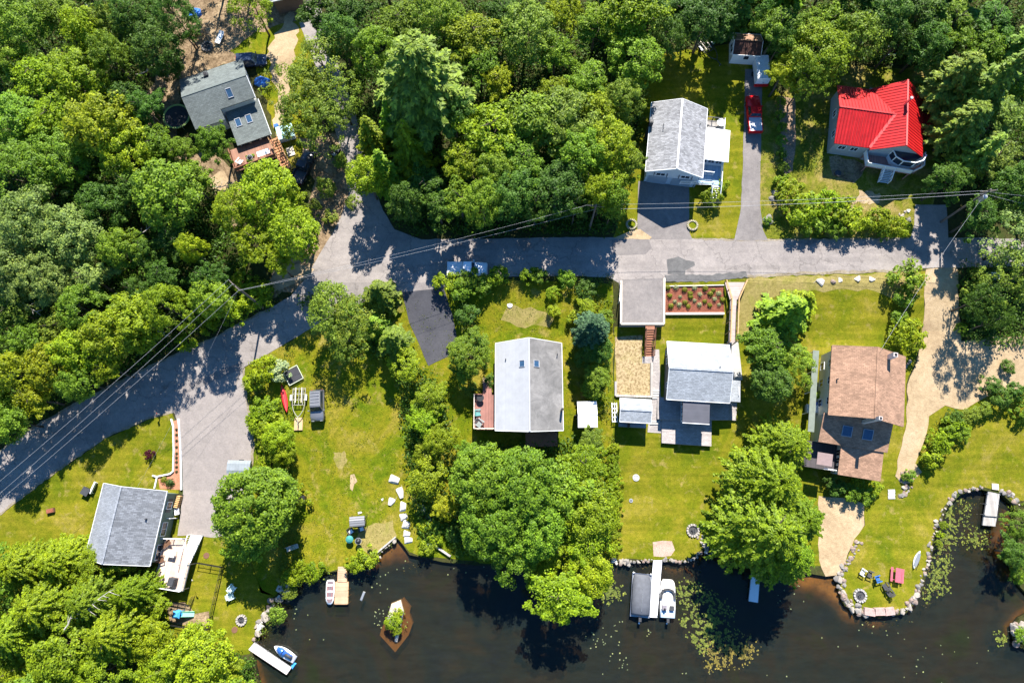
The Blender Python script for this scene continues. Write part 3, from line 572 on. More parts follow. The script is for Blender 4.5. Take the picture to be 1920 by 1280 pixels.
# middle strip, centre lot, lake shore
ZMIN.update(D=0, S=0, F=0, P=0); HSF.update(F=.62, D=.9, S=.85)
trees('D', """
622 570 48 o S; 660 598 40 o S; 712 552 36 o F; 645 628 36 o S; 738 640 38 o F; 705 610 30 g F; 762 690 30 l S; 806 742 36 l; 793 790 36 l; 822 828 30 l; 796 852 28 l; 802 902 32 y; 832 948 28 y; 880 664 34 g; 868 698 26 g
912 900 58 g O; 980 915 66 g O; 925 985 56 g O; 1000 985 56 g O; 1052 925 50 g; 1098 872 48 l; 1112 826 30 o; 1100 955 50 l; 1035 1025 44 l; 1100 1015 50 l; 1048 1116 60 l; 965 1030 44 g; 1015 1085 36 l; 1105 1070 42 l; 880 850 30 g
1112 612 34 u P; 1120 652 28 d; 1100 575 22 l; 1116 708 26 g; 1092 670 18 d; 1442 905 74 m M; 1432 995 84 m M; 1500 975 52 m M; 1475 835 52 m M; 1475 1040 56 m M; 1390 985 50 m M; 1472 590 52 g F; 1442 650 50 g; 1482 675 36 g; 1500 568 34 l F
1448 715 40 d; 1513 722 15 o S; 482 945 66 g O; 475 1000 46 g; 522 915 38 g; 548 940 24 l B; 518 818 30 l; 508 802 26 l B; 528 845 24 l; 500 768 22 l B
42 1062 52 l M; 112 1052 48 l M; 182 1065 40 l; 82 1135 58 l M; 172 1125 56 m M; 248 1112 42 l M; 288 1135 30 l; 30 1185 54 l M; 122 1205 54 l; 212 1185 54 l M; 282 1195 36 l; 198 1255 44 l; 300 1258 46 l; 372 1235 52 l; 415 1258 40 l; 92 1268 44 l; 20 1258 38 l; 150 1255 30 g
1905 1035 32 d; 1912 985 24 g
""")
HSF.clear()
# bushes and hedges: single shrubs one can tell apart
trees('B', """
408 575 26 l; 440 585 20 l; 475 560 26 l; 500 545 18 l; 395 610 20 l; 455 530 20 l; 350 640 18 l; 832 527 20 l; 880 520 20 g; 868 540 20 g; 905 534 18 g; 930 520 18 l; 990 515 16 l; 1010 518 14 g; 1060 520 16 g; 1098 545 18 d; 1040 585 12 l; 1035 550 12 l
880 590 20 d; 895 640 16 d; 1100 620 18 w; 1128 690 18 g; 1108 735 18 g; 1090 640 14 d; 1078 600 14 l; 920 715 12 d; 885 730 14 o; 1482 368 26 l; 1505 392 30 l; 1540 385 28 l; 1570 400 28 l; 1600 410 26 l; 1640 415 22 l; 1665 420 20 l; 1690 425 16 l; 1465 345 16 l; 1525 425 22 g; 1560 428 18 g; 1655 437 12 g
1330 370 18 l; 1350 345 16 l; 1698 525 30 g; 1700 560 18 g; 1702 630 28 l; 1690 600 16 g; 1462 215 10 g; 1464 240 10 g; 1463 265 10 g; 1465 290 10 g; 1468 315 10 g; 1464 192 9 g; 1780 802 18 l; 1762 830 20 l; 1748 858 18 l; 1738 862 12 l; 1800 812 14 g; 1790 785 14 d
1812 782 13 o; 1828 774 13 o; 1845 767 12 o; 1798 792 12 o; 1810 800 10 l; 1708 892 10 g; 1570 915 16 d; 1595 922 16 g; 1620 928 16 g; 1640 915 14 l; 1555 905 14 d; 1610 908 12 l; 1535 740 8 l
120 845 1 g; 281 850 9 r; 500 690 24 l; 520 695 20 w; 478 720 16 l; 485 790 22 l; 505 830 18 l; 505 870 20 l; 530 930 22 w; 560 1070 20 l; 590 1065 16 l; 690 1050 20 l; 665 1058 14 l; 545 1080 16 l; 800 1030 14 l; 820 990 14 g; 815 1010 12 l; 580 1080 12 l
1150 880 12 l; 1152 905 12 l; 1153 930 12 l; 1152 955 13 l; 1152 980 12 l; 1151 1005 12 l; 1150 1030 12 l; 1149 860 11 l; 1148 840 10 l; 1768 985 7 l; 1763 1003 7 l; 1759 1018 6 l; 470 300 10 g; 300 215 10 d; 350 270 12 g; 300 180 12 d; 1695 895 6 g
520 1150 14 o; 545 1110 12 o; 1915 1190 12 g; 1895 1045 16 g; 1905 1075 14 g; 1130 600 16 g; 740 1165 13 l; 748 1150 9 y; 745 1180 8 l; 795 985 12 l; 850 1000 14 d; 845 650 8 o; 640 300 14 o; 660 380 12 o; 610 350 18 o; 585 390 16 o; 620 410 14 o
1460 480 1 g; 1440 415 8 g; 1840 525 18 o; 1815 545 16 o; 1820 590 18 d; 1865 590 20 d; 1800 615 10 g; 1858 722 16 d; 1880 742 18 d; 1905 735 18 d; 1915 770 16 g; 1890 690 12 d; 1505 820 10 l; 1665 940 1 g
""".replace('120 845 1 g; ', '').replace('1460 480 1 g; ', '').replace('; 1665 940 1 g', ''))
# tall trees just past the upper edge, whose shade falls into the yards
for i in range(20): tree(rnd.choice((rnd.uniform(-40, 260), rnd.uniform(600, 1960), rnd.uniform(600, 1960), rnd.uniform(600, 1960))) if i > 3 else 1200 + 180 * i, rnd.uniform(-75, -35), rnd.uniform(40, 54), 'D' if i % 3 else 'F', 'g' if i % 2 else 'd', None, 1.15)
tree(392, -48, 42, 'S', 'g'); tree(448, -40, 36, 'S', 'g'); tree(345, 60, 32, 'S', 'd'); tree(322, 128, 28, 'D', 'd')
for px, py in ((-50, 80), (-55, 250), (-50, 420), (-50, 600), (-50, 760), (-45, 1100), (-40, 1240), (1970, 60), (1975, 230), (1972, 400), (60, 1330), (180, 1335), (320, 1335), (430, 1340)):
    tree(px, py, rnd.uniform(44, 56), 'D', 'g')
def name_trees():
    keyed = {}
    for rec in TREES:
        th, px, py, r, code, tw, words, label = rec
        if label: continue
        near = sorted(MARK, key=lambda m: (m[1][0] - px) ** 2 + (m[1][1] - py) ** 2)
        keyed.setdefault((tw, words, near[0][0]), []).append((rec, near))
    order = ['', 'second ', 'third ', 'fourth ', 'fifth ', 'sixth ', 'seventh ', 'eighth ', 'ninth ', 'tenth ', 'eleventh ', 'twelfth ']
    for (tw, words, l1), rows in keyed.items():
        rows.sort(key=lambda q: (q[1][0][1][0] - q[0][1]) ** 2 + (q[1][0][1][1] - q[0][2]) ** 2)
        for i, (rec, near) in enumerate(rows):
            if len(rows) == 1: lab = f'{tw} {words} nearest to the {l1}'
            else: lab = f'{tw} {words} {order[min(i, 11)]}nearest to the {l1}, towards the {near[1][0]}'
            wl = lab.split()
            if len(wl) > 16: lab = f'{tw} {words} {order[min(i, 11)]}nearest to the {l1}'
            rec[0]['label'] = lab
            rec[0]['group'] = {'bush': 'bushes and hedge shrubs'}.get(rec[0]['category'], 'trees of the lakeside woods and yards')
name_trees()

# ------------------------------------------------------------------ ground cover nobody could count
def in_poly(pts, poly):
    x, y = pts[:, 0], pts[:, 1]; ins = np.zeros(len(pts), bool); n = len(poly)
    for i in range(n):
        x1, y1 = poly[i]; x2, y2 = poly[(i + 1) % n]
        c = ((y1 > y) != (y2 > y)) & (x < (x2 - x1) * (y - y1) / (y2 - y1 + 1e-9) + x1); ins ^= c
    return ins
def scatter(polys, dens, seed):             # ground points inside photo-space outlines, DENS per square metre
    rng = np.random.default_rng(seed); out = []
    for poly in polys:
        a = np.array(poly, float); lo, hi = a.min(0), a.max(0)
        n = int((hi - lo).prod() / 165 * dens); q = rng.uniform(lo, hi, (n, 2)); out.append(q[in_poly(q, poly)])
    q = np.concatenate(out); return np.array([tuple(T(*p)) for p in q]), rng
def ground_cover(name, polys, dens, seed, tone, size, hgt, k=7, spread=.3):
    C, rng = scatter(polys, dens, seed); n = len(C)
    hh = rng.uniform(.25, 1, n) * hgt
    p = np.repeat(C, k, 0) + rng.normal(size=(n * k, 3)) * np.array([spread, spread, 0]); p[:, 2] += np.repeat(hh, k) * rng.uniform(.2, 1, n * k)
    N = rng.normal(size=(n * k, 3)) * .5 + np.array([0, 0, .9])
    me = leaf_object_mesh(name, p, N, rng.uniform(*size, n * k), .5, rng)
    o = D.objects.new(name, me); COL.objects.link(o); o.color = (*tone, 1); o['kind'] = 'stuff'; return o
WOOD_FLOOR = [[(0, 0), (320, 0), (270, 180), (300, 300), (400, 330), (440, 430), (480, 560), (330, 650), (150, 740), (0, 830)],
              [(640, 0), (1220, 0), (1210, 180), (1190, 300), (1150, 438), (760, 440), (710, 360), (660, 200)], [(1210, 0), (1920, 0), (1920, 440), (1770, 330), (1740, 130), (1560, 120), (1440, 180), (1400, 80), (1230, 90)],
              [(0, 1040), (160, 1050), (300, 1100), (320, 1190), (480, 1230), (480, 1280), (0, 1280)], [(1800, 500), (1920, 500), (1920, 650), (1800, 640)], [(850, 840), (1130, 820), (1130, 1050), (850, 1045)],
              [(745, 660), (800, 690), (840, 740), (840, 960), (800, 1030), (770, 900)], [(560, 560), (700, 560), (740, 640), (720, 680), (620, 620)]]
ground_cover('undergrowth', WOOD_FLOOR, 4.6, 5, (.075, .15, .016), (.13, .26), 2.0, 7, .4)
ground_cover('leafy_weeds', [[(462, 770), (540, 690), (560, 640), (480, 690)], [(478, 740), (545, 760), (555, 1000), (570, 1080), (530, 1095), (485, 850)], [(540, 1060), (620, 1062), (610, 1076), (540, 1096)], [(650, 1048), (705, 1030), (700, 1048), (660, 1066)],
    [(780, 960), (800, 950), (830, 1010), (800, 1040)], [(480, 1190), (520, 1120), (530, 1130), (490, 1200)], [(340, 655), (460, 600), (520, 575), (540, 540), (470, 560), (400, 610), (330, 645)], [(1146, 820), (1158, 830), (1160, 1040), (1146, 1045)],
    [(1445, 400), (1700, 410), (1700, 440), (1600, 440), (1450, 430)], [(1500, 210), (1550, 210), (1550, 320), (1500, 320)], [(1550, 900), (1640, 915), (1640, 930), (1570, 925)], [(1725, 860), (1740, 800), (1790, 770), (1790, 800), (1750, 860)],
    [(1888, 950), (1920, 940), (1920, 1100), (1895, 1060)], [(730, 1140), (758, 1135), (757, 1180), (740, 1185)], [(820, 522), (1145, 516), (1145, 535), (960, 530), (860, 545)], [(835, 560), (870, 545), (900, 600), (870, 625)], [(1070, 560), (1145, 550), (1145, 800), (1090, 740)]], 3.2, 8, (.13, .19, .02), (.08, .16), .55)
ground_cover('long_grass', [[(455, 692), (690, 562), (760, 800), (790, 1000), (700, 1044), (515, 1117), (470, 1060)], [(760, 560), (1150, 540), (1150, 1040), (790, 1040)], [(1425, 445), (1430, 200), (1560, 130), (1760, 330), (1720, 440)]], 1.1, 9, (.15, .19, .02), (.05, .1), .12, 6, .35)
rng_ = np.random.default_rng(77); cand = np.column_stack([rng_.uniform(-140, 140, 3600), rng_.uniform(-40, 135, 3600)])
keep = in_poly(cand, land + far); edge_ = 66 + .17 * (cand[:, 1] + 20)
keep &= (np.abs(cand[:, 0]) > edge_ + 11) | (cand[:, 1] > 96); keep &= ~((cand[:, 0] > 0) & (cand[:, 1] < 30) & (cand[:, 0] < edge_ + 16))
q_ = []
for c_ in cand[keep]:
    if all((c_[0] - d_[0]) ** 2 + (c_[1] - d_[1]) ** 2 > 17 for d_ in q_): q_.append(c_)
q_ = np.array(q_); n_ = len(q_); hh_ = rng_.uniform(5, 8.5, n_)
dd_ = sph(rng_, n_ * 260); dd_[:, 2] = np.abs(dd_[:, 2]) * 1.1 - .1; rr_ = rng_.uniform(2.6, 4.2, n_)
pw_ = np.column_stack([np.repeat(q_, 260, 0), np.repeat([Zt(y) for y in q_[:, 1]] + hh_ - 1.5, 260)]) + dd_ * np.repeat(rr_, 260)[:, None] * rng_.uniform(.75, 1.05, n_ * 260)[:, None]
ow_ = D.objects.new('distant_woods', leaf_object_mesh('distant_woods', pw_, dd_ * .5 + np.array([0, 0, .7]) + rng_.normal(size=dd_.shape) * .35, rng_.uniform(.3, .55, n_ * 260), .7, rng_)); COL.objects.link(ow_); ow_.color = (.13, .21, .02, 1); ow_['kind'] = 'stuff'
# pond plants
def pads(name, blobs, dens, tone, size, seed, z=.015, tilt=.12):
    rng = np.random.default_rng(seed); P_ = []
    for (px, py, rx, ry, d) in blobs:
        c = P(px, py, 0); sx, sy = rx / 14.4, ry / 15; n = int(sx * sy * 4 * d * dens)
        q = rng.normal(size=(n, 2)) * .55; q = q[(q ** 2).sum(1) < 1.6]; P_.append(np.column_stack([c.x + q[:, 0] * sx, c.y + q[:, 1] * sy]))
    q = np.concatenate(P_); f = np.array([noise.noise((a * 2.3, b * 2.3, seed)) + .6 * noise.noise((a * .7, b * .7, seed + 4)) for a, b in q]); q = q[f > -.02]
    n = len(q); C = np.column_stack([q, z + rng.random(n) * .02]); N = np.array([0, 0, 1.0]) + rng.normal(size=(n, 3)) * tilt
    o = D.objects.new(name, leaf_object_mesh(name, C, N, rng.uniform(*size, n), .8, rng)); COL.objects.link(o); o.color = (*tone, 1); o['kind'] = 'stuff'
pads('lily_pads', [(1285, 1110, 16, 22, 1), (1305, 1115, 18, 22, .7), (1300, 1165, 22, 26, 1), (1325, 1190, 32, 30, 1), (1330, 1140, 26, 30, .5), (1350, 1165, 30, 40, .4), (1150, 1110, 20, 16, .9), (1135, 1128, 14, 10, .6), (1765, 1040, 20, 40, .7), (1790, 960, 28, 30, .8), (1760, 1090, 20, 30, .8), (1830, 1010, 26, 22, .6), (1875, 1195, 12, 14, 1), (1780, 1000, 16, 30, .7), (1738, 1115, 12, 16, .7)], 62, (.2, .24, .055), (.07, .16), 3)
pads('lily_pads', [(1360, 1215, 42, 24, .9), (1395, 1210, 26, 20, .7), (1340, 1245, 20, 14, .8), (1400, 1235, 12, 10, .6), (1375, 1240, 22, 16, .5)], 58, (.26, .21, .06), (.07, .15), 4)
pads('lily_pads', [(1140, 1205, 40, 40, .12), (1165, 1240, 16, 16, .25), (1105, 1190, 12, 14, .3), (1215, 1185, 18, 8, .3), (710, 1160, 10, 18, .5), (705, 1085, 60, 40, .05), (900, 1060, 70, 24, .06), (1620, 1180, 120, 30, .04), (1480, 1110, 50, 30, .06), (560, 1170, 60, 40, .03), (1750, 1230, 120, 50, .02), (1240, 1265, 300, 12, .008)], 14, (.3, .34, .2), (.07, .13), 6)
pads('water_weed', [(1752, 1075, 16, 40, 1.6), (1735, 1110, 14, 24, 1.4), (1768, 1020, 14, 40, 1.4), (1785, 965, 24, 26, 1.2), (1815, 945, 22, 18, 1), (780, 1062, 30, 14, 1.2), (1220, 1062, 40, 8, .8), (1290, 1066, 26, 10, .9), (1650, 1166, 50, 10, .9), (680, 1078, 20, 10, .9), (1750, 1060, 22, 50, .8), (1800, 950, 30, 26, .8), (560, 1102, 30, 12, .8), (520, 1150, 16, 30, .7), (1560, 1095, 14, 20, .3), (1860, 930, 30, 14, .9)], 10, (.15, .12, .035), (.08, .15), 7, -.03, .5)
# ------------------------------------------------------------------ houses
SH_GREY = M_shingle('grey_shingles', (.21, .218, .235), .28, .2)
SH_PALE = M_shingle('pale_grey_shingles', (.28, .28, .288), .3, .2, .1)
SH_BLUE = M_shingle('blue_grey_shingles', (.345, .365, .385), .18, .2)
SH_GREEN = M_shingle('green_grey_shingles', (.155, .175, .168), .16, .2)
SH_TAN = M_shingle('tan_shingles', (.375, .225, .148), .2, .2, .3)
METAL_W = M_lines('pale_metal_roof', (.33, .335, .345), .45, 'X', .9, .04, .5, .12, .06)
METAL_S = M_ground('stained_metal_roof', [(.3, (.125, .12, .116)), (.5, (.18, .172, .165)), (.72, (.27, .256, .243))], [(.3, (.85, .85, .85)), (.7, (1.06, 1.06, 1.06))], .5, 2.2, .1, .1)
RED_Y = M_lines('red_metal_roof', (.52, .014, .015), .42, 'Y', .35, .07, .5, .32, .13)
RED_X = M_lines('red_metal_wing_roof', (.52, .014, .016), .42, 'X', .35, .07, .5, .32, .13)
REDCAP = M('red_ridge_cap', (.66, .10, .09), .4, .05)
WHITE_ROOF = M('white_membrane', (.80, .80, .79), .6, .04, 1)
SID_BLUE = M_lines('pale_blue_siding', (.46, .53, .60), .16, 'Z', .75, .02, .6, .08)
SID_GREY = M_lines('grey_siding', (.36, .38, .38), .16, 'Z', .75, .02, .6, .1)
SID_OLIVE = M_lines('olive_siding', (.13, .135, .115), .16, 'Z', .75, .04, .7, .1)
SID_GREEN = M_lines('sage_siding', (.13, .185, .14), .16, 'Z', .8, .03, .7, .1)
SID_CREAM = M_lines('cream_siding', (.56, .57, .51), .18, 'Z', .8, .03, .6, .1)
SID_WHITE = M_lines('white_siding', (.68, .68, .66), .16, 'Z', .8, .02, .6, .08)
SID_BROWN = M_lines('brown_siding', (.16, .11, .08), .2, 'Z', .7, .06, .8, .2)
STONEW = M('grey_block_wall', (.28, .27, .26), .95, .2, 2, bmp=.2)

class House:
    """local frame: x along the photo's left-right edge, y away from the lake; corners = roof outline NW, NE, SE, SW"""
    def __init__(s, name, label, cat, corners, ze, z0=None, group=None):
        c = [P(px, py, ze) for px, py in corners]; ctr = (c[0] + c[1] + c[2] + c[3]) / 4
        u = ((c[1] - c[0]) + (c[2] - c[3])) / 2; v = ((c[0] - c[3]) + (c[1] - c[2])) / 2
        s.ang = (math.atan2(u.y, u.x) + math.atan2(v.y, v.x) - PI / 2) / 2
        s.z0 = Zt(ctr.y) - .0 if z0 is None else z0
        s.ze = ze - s.z0; s.a, s.b = u.length / 2, v.length / 2
        s.th = thing(name, label, cat, (ctr.x, ctr.y, s.z0), s.ang, group)
    def L(s, px, py, z): return LP(s.th, px, py, z)          # z is a world height
    def wall(s, x0, x1, y0, y1, za, zb, mat, name='wall'):
        return MB().box(x0, x1, y0, y1, za, zb).build(name, mat, s.th)
    def gable_wall(s, x0, x1, y0, y1, za, ze, zr, axis, mat, xm=None):
        mb = MB()
        if axis == 'y':
            m = (x0 + x1) / 2 if xm is None else xm
            pr = [(x0, za), (x1, za), (x1, ze), (m, zr), (x0, ze)]
            mb.loft([[(x, y0, z) for x, z in pr], [(x, y1, z) for x, z in pr]])
        else:
            m = (y0 + y1) / 2 if xm is None else xm
            pr = [(y0, za), (y1, za), (y1, ze), (m, zr), (y0, ze)]
            mb.loft([[(x0, y, z) for y, z in pr], [(x1, y, z) for y, z in pr]])
        return mb.build('wall', mat, s.th)
    def gable(s, x0, x1, y0, y1, ze, rise, axis, mats, trim=TRIM, prow=0.0, mid=None, t=.14, cap=None, name='roof_slope'):
        zr = ze + rise; out = []
        if axis == 'y':
            m = (x0 + x1) / 2 if mid is None else mid
            A = [(x0, y0, ze), (m, y0 - prow, zr), (m, y1 + prow, zr), (x0, y1, ze)]; B = [(m, y0 - prow, zr), (x1, y0, ze), (x1, y1, ze), (m, y1 + prow, zr)]
        else:
            m = (y0 + y1) / 2 if mid is None else mid
            A = [(x0, m, zr), (x1, m, zr), (x1, y1, ze), (x0, y1, ze)]; B = [(x0, y0, ze), (x1, y0, ze), (x1, m, zr), (x0, m, zr)]
        for pts, mt in zip((A, B), mats):
            o = MB().slab(pts, t).build(name, mt, s.th); out.append(o)
            if trim:
                mb = MB(); n = 4; cx = sum(p[0] for p in pts) / 4; cy = sum(p[1] for p in pts) / 4
                ridge = {(0, 1, 'x'): 0}
                for i in range(4):
                    p, q = Vector(pts[i]), Vector(pts[(i + 1) % 4])
                    if abs(p.z - zr) < .01 and abs(q.z - zr) < .01: continue
                    nrm = Vector(((q - p).y, -(q - p).x, 0)).normalized() * .035
                    dn = Vector((0, 0, .09))
                    mb.bar(p + nrm - dn, q + nrm - dn, .06, .2)
                mb.build('fascia', trim, o)
        ends = [(m, y0 - prow, zr + .02), (m, y1 + prow, zr + .02)] if axis == 'y' else [(x0, m, zr + .02), (x1, m, zr + .02)]
        MB().bar(ends[0], ends[1], .22, .06).build('ridge_cap', cap or mats[0], out[0])
        return out
    def window(s, x, y, z, w, h, face, shut=None, mat=TRIM, bars=1):
        """a framed window on the outside of a wall facing N, S, E or W; (x, y) on the wall, z its middle"""
        d = {'N': (0, 1), 'S': (0, -1), 'E': (1, 0), 'W': (-1, 0)}[face]; n = Vector((d[0], d[1], 0)); u = Vector((-n.y, n.x, 0)); c = Vector((x, y, z))
        mb = MB(); f = .07; o = n * .03; up = Vector((0, 0, 1))
        for a in (-1, 1):
            mb.bar(c + o + u * a * (w / 2) - up * (h / 2 + f / 2), c + o + u * a * (w / 2) + up * (h / 2 + f / 2), f, .07)
            mb.bar(c + o - u * (w / 2 - f / 2) + up * a * h / 2, c + o + u * (w / 2 - f / 2) + up * a * h / 2, .07, f)
        for k in range(1, bars + 1): mb.bar(c + o * .9 + u * (-w / 2 + k * w / (bars + 1)) - up * (h / 2 - f / 2), c + o * .9 + u * (-w / 2 + k * w / (bars + 1)) + up * (h / 2 - f / 2), .04, .05)
        fr = mb.build('window', mat, s.th)
        p = MB(); b = c + n * .015
        p.add([b - u * (w / 2) - up * (h / 2), b + u * (w / 2) - up * (h / 2), b + u * (w / 2) + up * (h / 2), b - u * (w / 2) + up * (h / 2)], [(0, 1, 2, 3)]); p.build('pane', GLASS, fr)
        if shut:
            for a in (-1, 1): MB().bar(c + n * .025 + u * a * (w / 2 + .27) - up * h / 2, c + n * .025 + u * a * (w / 2 + .27) + up * h / 2, .36, .04).build('shutter', shut, s.th)
        return fr
    def door(s, x, y, z, w, h, face, mat=WHITE):
        d = {'N': (0, 1), 'S': (0, -1), 'E': (1, 0), 'W': (-1, 0)}[face]; n = Vector((d[0], d[1], 0)); u = Vector((-n.y, n.x, 0)); c = Vector((x, y, z)) + n * .03
        o = MB().bar(c, c + Vector((0, 0, h)), w if d[0] == 0 else .06, .06 if d[0] == 0 else w).build('door', mat, s.th)
        MB().sphere(c + u * (w * .4) + n * .07 + Vector((0, 0, h * .47)), .045, 8, 5).build('handle', CHROME, o); return o
    def garage_door(s, x, y, z, w, h, face='S'):
        n = -1 if face == 'S' else 1; mb = MB()
        for k in range(4): mb.box(x - w / 2, x + w / 2, y + n * .05 - .03, y + n * .05 + .03, z + k * h / 4 + .01, z + (k + 1) * h / 4 - .01)
        return mb.build('garage_door', M('shade_toned_door', (.2, .27, .34), .6, .06), s.th)  # blue-grey puts the deep shade at the garage into the door colour
    def skylight(s, p, nrm, along, w, h, name='skylight'):
        n = Vector(nrm).normalized(); v = Vector(along).normalized(); u = v.cross(n).normalized(); c = Vector(p)
        mb = MB()
        for a in (-1, 1):
            mb.bar(c + n * .05 + u * a * w / 2 - v * (h / 2 + .04), c + n * .05 + u * a * w / 2 + v * (h / 2 + .04), .08, .12)
            mb.bar(c + n * .05 - u * (w / 2 - .04) + v * a * h / 2, c + n * .05 + u * (w / 2 - .04) + v * a * h / 2, .08, .12)
        fr = mb.build(name, GREY, s.th); q = c + n * .06
        MB().add([q - u * w / 2 - v * h / 2, q + u * w / 2 - v * h / 2, q + u * w / 2 + v * h / 2, q - u * w / 2 + v * h / 2], [(0, 1, 2, 3)]).build('pane', SKYGLASS, fr)
    def vent(s, p, r=.05, h=.4):
        MB().cyl(p[0], p[1], p[2] - .1, p[2] + h, r, r, 8).build('vent_pipe', DARK, s.th)
    def chimney(s, x, y, z0, z1, w, mat, cap=BLACK):
        o = MB().box(x - w / 2, x + w / 2, y - w / 2, y + w / 2, z0, z1).build('chimney', mat, s.th)
        MB().box(x - w * .3, x + w * .3, y - w * .3, y + w * .3, z1, z1 + .06).build('flue', cap, o); return o
    def deck(s, pts, z, mat, t=.16, name='deck', legs=True, zg=0.0):
        o = MB().slab([(p[0], p[1], z) for p in pts], t).build(name, mat, s.th)
        if legs:
            for p in pts:
                c = Vector((sum(q[0] for q in pts) / len(pts), sum(q[1] for q in pts) / len(pts))); q = Vector((p[0], p[1])).lerp(c, .05)
                MB().box(q.x - .06, q.x + .06, q.y - .06, q.y + .06, zg - .4, z - t).build('post', mat, o)
        return o
    def rail(s, a, b, mat, z2=None, h=.95, gap=.16, solid=False, parent=None):
        a, b = Vector(a), Vector(b); up = Vector((0, 0, 1)); mb = MB(); L = (b - a).length
        mb.bar(a + up * h, b + up * h, .1, .06); mb.bar(a + up * .1, b + up * .1, .05, .06)
        k = max(1, round(L / 1.6))
        for i in range(k + 1): p = a.lerp(b, i / k); mb.bar(p, p + up * (h + .06), .09)
        if solid: mb.bar(a + up * .52, b + up * .52, .03, .7)
        else:
            k = int(L / gap)
            for i in range(1, k): p = a.lerp(b, i / k); mb.bar(p + up * .1, p + up * h, .035)
        return mb.build('railing', mat, parent or s.th)
    def stairs(s, top, bot, w, mat, n=10, rails=None, name='stairs'):
        top, bot = Vector(top), Vector(bot); d = bot - top; run = Vector((d.x, d.y, 0)); sd = Vector((-run.y, run.x, 0)).normalized()
        mb = MB(); r = run / n
        for i in range(n):
            p = top + d * ((i + .5) / n); a, b = p - r * .42, p + r * .42
            zt = top.z + d.z * (i + .6) / n
            mb.hexa([(a - sd * w / 2).xy[:] + (zt - .05,), (b - sd * w / 2).xy[:] + (zt - .05,), (b + sd * w / 2).xy[:] + (zt - .05,), (a + sd * w / 2).xy[:] + (zt - .05,)],
                    [(a - sd * w / 2).xy[:] + (zt,), (b - sd * w / 2).xy[:] + (zt,), (b + sd * w / 2).xy[:] + (zt,), (a + sd * w / 2).xy[:] + (zt,)])
        o = mb.build(name, mat, s.th if isinstance(s, House) else s)
        st = MB()
        for k in (-1, 1): st.bar(top + sd * k * (w / 2 + .03) - Vector((0, 0, .12)), bot + sd * k * (w / 2 + .03) - Vector((0, 0, .05)), .05, .24)
        st.build('stringer', mat, o)
        if rails:
            for k in (-1, 1):
                rb = MB(); up = Vector((0, 0, .9)); a, b = top + sd * k * (w / 2 + .05), bot + sd * k * (w / 2 + .05)
                rb.bar(a + up, b + up, .08, .06); rb.bar(a + up * .5, b + up * .5, .05, .05)
                for i in range(4): p = a.lerp(b, i / 3); rb.bar(p - Vector((0, 0, .1)), p + up, .08)
                rb.build('handrail', rails, o)
        return o

# ---- blue ranch house over a garage
h = House('ranch_house', 'pale blue ranch house with grey gable roof and white flat-roofed porch', 'house', [(1222, 192), (1327, 205), (1317, 332), (1210, 322)], 9.7)
a, b, ze = h.a, h.b, h.ze; r = 1.75; ov = .35
h.gable_wall(-a + ov, a - ov, -b + ov, b - ov, 1.9, ze + r * ov / a, ze + r - .12, 'y', SID_BLUE)
h.wall(-a + ov + .1, a - ov - .1, -b + ov + .15, b - ov - .1, -1.2, 1.9, M('blue_painted_block', (.30, .40, .50), .8, .1), 'basement')
h.gable(-a, a, -b, b, ze, r, 'y', (SH_PALE, SH_PALE), cap=TRIM)
for fx in (-.42, .45): h.window(fx * a, -b + ov, ze - 1.0, 1.25, .8, 'S', DARK)
for fx in (-.45, .4): h.garage_door(fx * a, -b + ov + .15, -.35, 2.7, 2.05)
for fy in (-.5, .1, .6): h.window(-a + ov, fy * b, ze - 1.1, 1.0, 1.1, 'W')
for px, py in ((1244, 234), (1243.5, 242), (1314, 231)): q = h.L(px, py, 10.6); h.vent((q.x, q.y, ze + r * (1 - abs(q.x) / a)))
q = h.L(1221, 233, 10); h.chimney(-a + .1, q.y, -.6, ze + 1.1, .5, DARK)
pc = [h.L(px, py, 9.3) for px, py in ((1321, 238.5), (1370, 244), (1366, 304), (1320, 297.5))]
x0 = a - ov + .02; x1 = (pc[1].x + pc[2].x) / 2; y0 = (pc[2].y + pc[3].y) / 2; y1 = (pc[0].y + pc[1].y) / 2; zp = 9.3 - h.z0
o = MB().slab([(x0 + .3, y0, zp), (x1, y0, zp - .12), (x1, y1, zp - .12), (x0 + .3, y1, zp)], .14).build('porch_roof', WHITE_ROOF, h.th)
h.wall(x0, x1 - .35, y0 + .35, y1 - .2, -.8, zp - .28, SID_BLUE, 'porch_wall')
for k in range(3): h.window(x0 + .65 + k * (x1 - x0 - 1.1) / 2.6, y0 + .35, zp - .95, .85, .9, 'S', mat=SID_BLUE)
for k in range(2): h.window(x1 - .35, y0 + 1.4 + k * 2.0, zp - .95, 1.3, .9, 'E')
zd = zp - 2.1
d1 = h.deck([(x0, y0 - 2.6, zd), (x1 - .4, y0 - 2.6, zd), (x1 - .4, y0 + .33, zd), (x0, y0 + .33, zd)], zd, M_lines('blue_deck_boards', (.30, .42, .52), .15, 'X', .7), zg=0)
h.rail((x1 - .45, y0 - 2.5, zd), (x1 - .45, y0 + .3, zd), WHITE, parent=d1)
h.rail((x0 + .05, y0 - 1.2, zd), (x1 - 1.6, y0 - 1.2, zd), WHITE, parent=d1)
h.stairs((x1 - 1.0, y0 - 2.6, zd), (x1 - .9, y0 - 4.6, .2), 1.1, WHITE, 7, WHITE)
h.rail((x0 - 2.2, -b + .1, .9), (x1 - 1.7, y0 - 3.1, 1.9), WHITE, h=.9)
yd = y1 + 2.5
d2 = h.deck([(x0, y1 - .15, zd), (x1 - .5, y1 - .15, zd), (x1 - .5, yd, zd), (x0, yd, zd)], zd, WOODGREY, name='rear_deck')
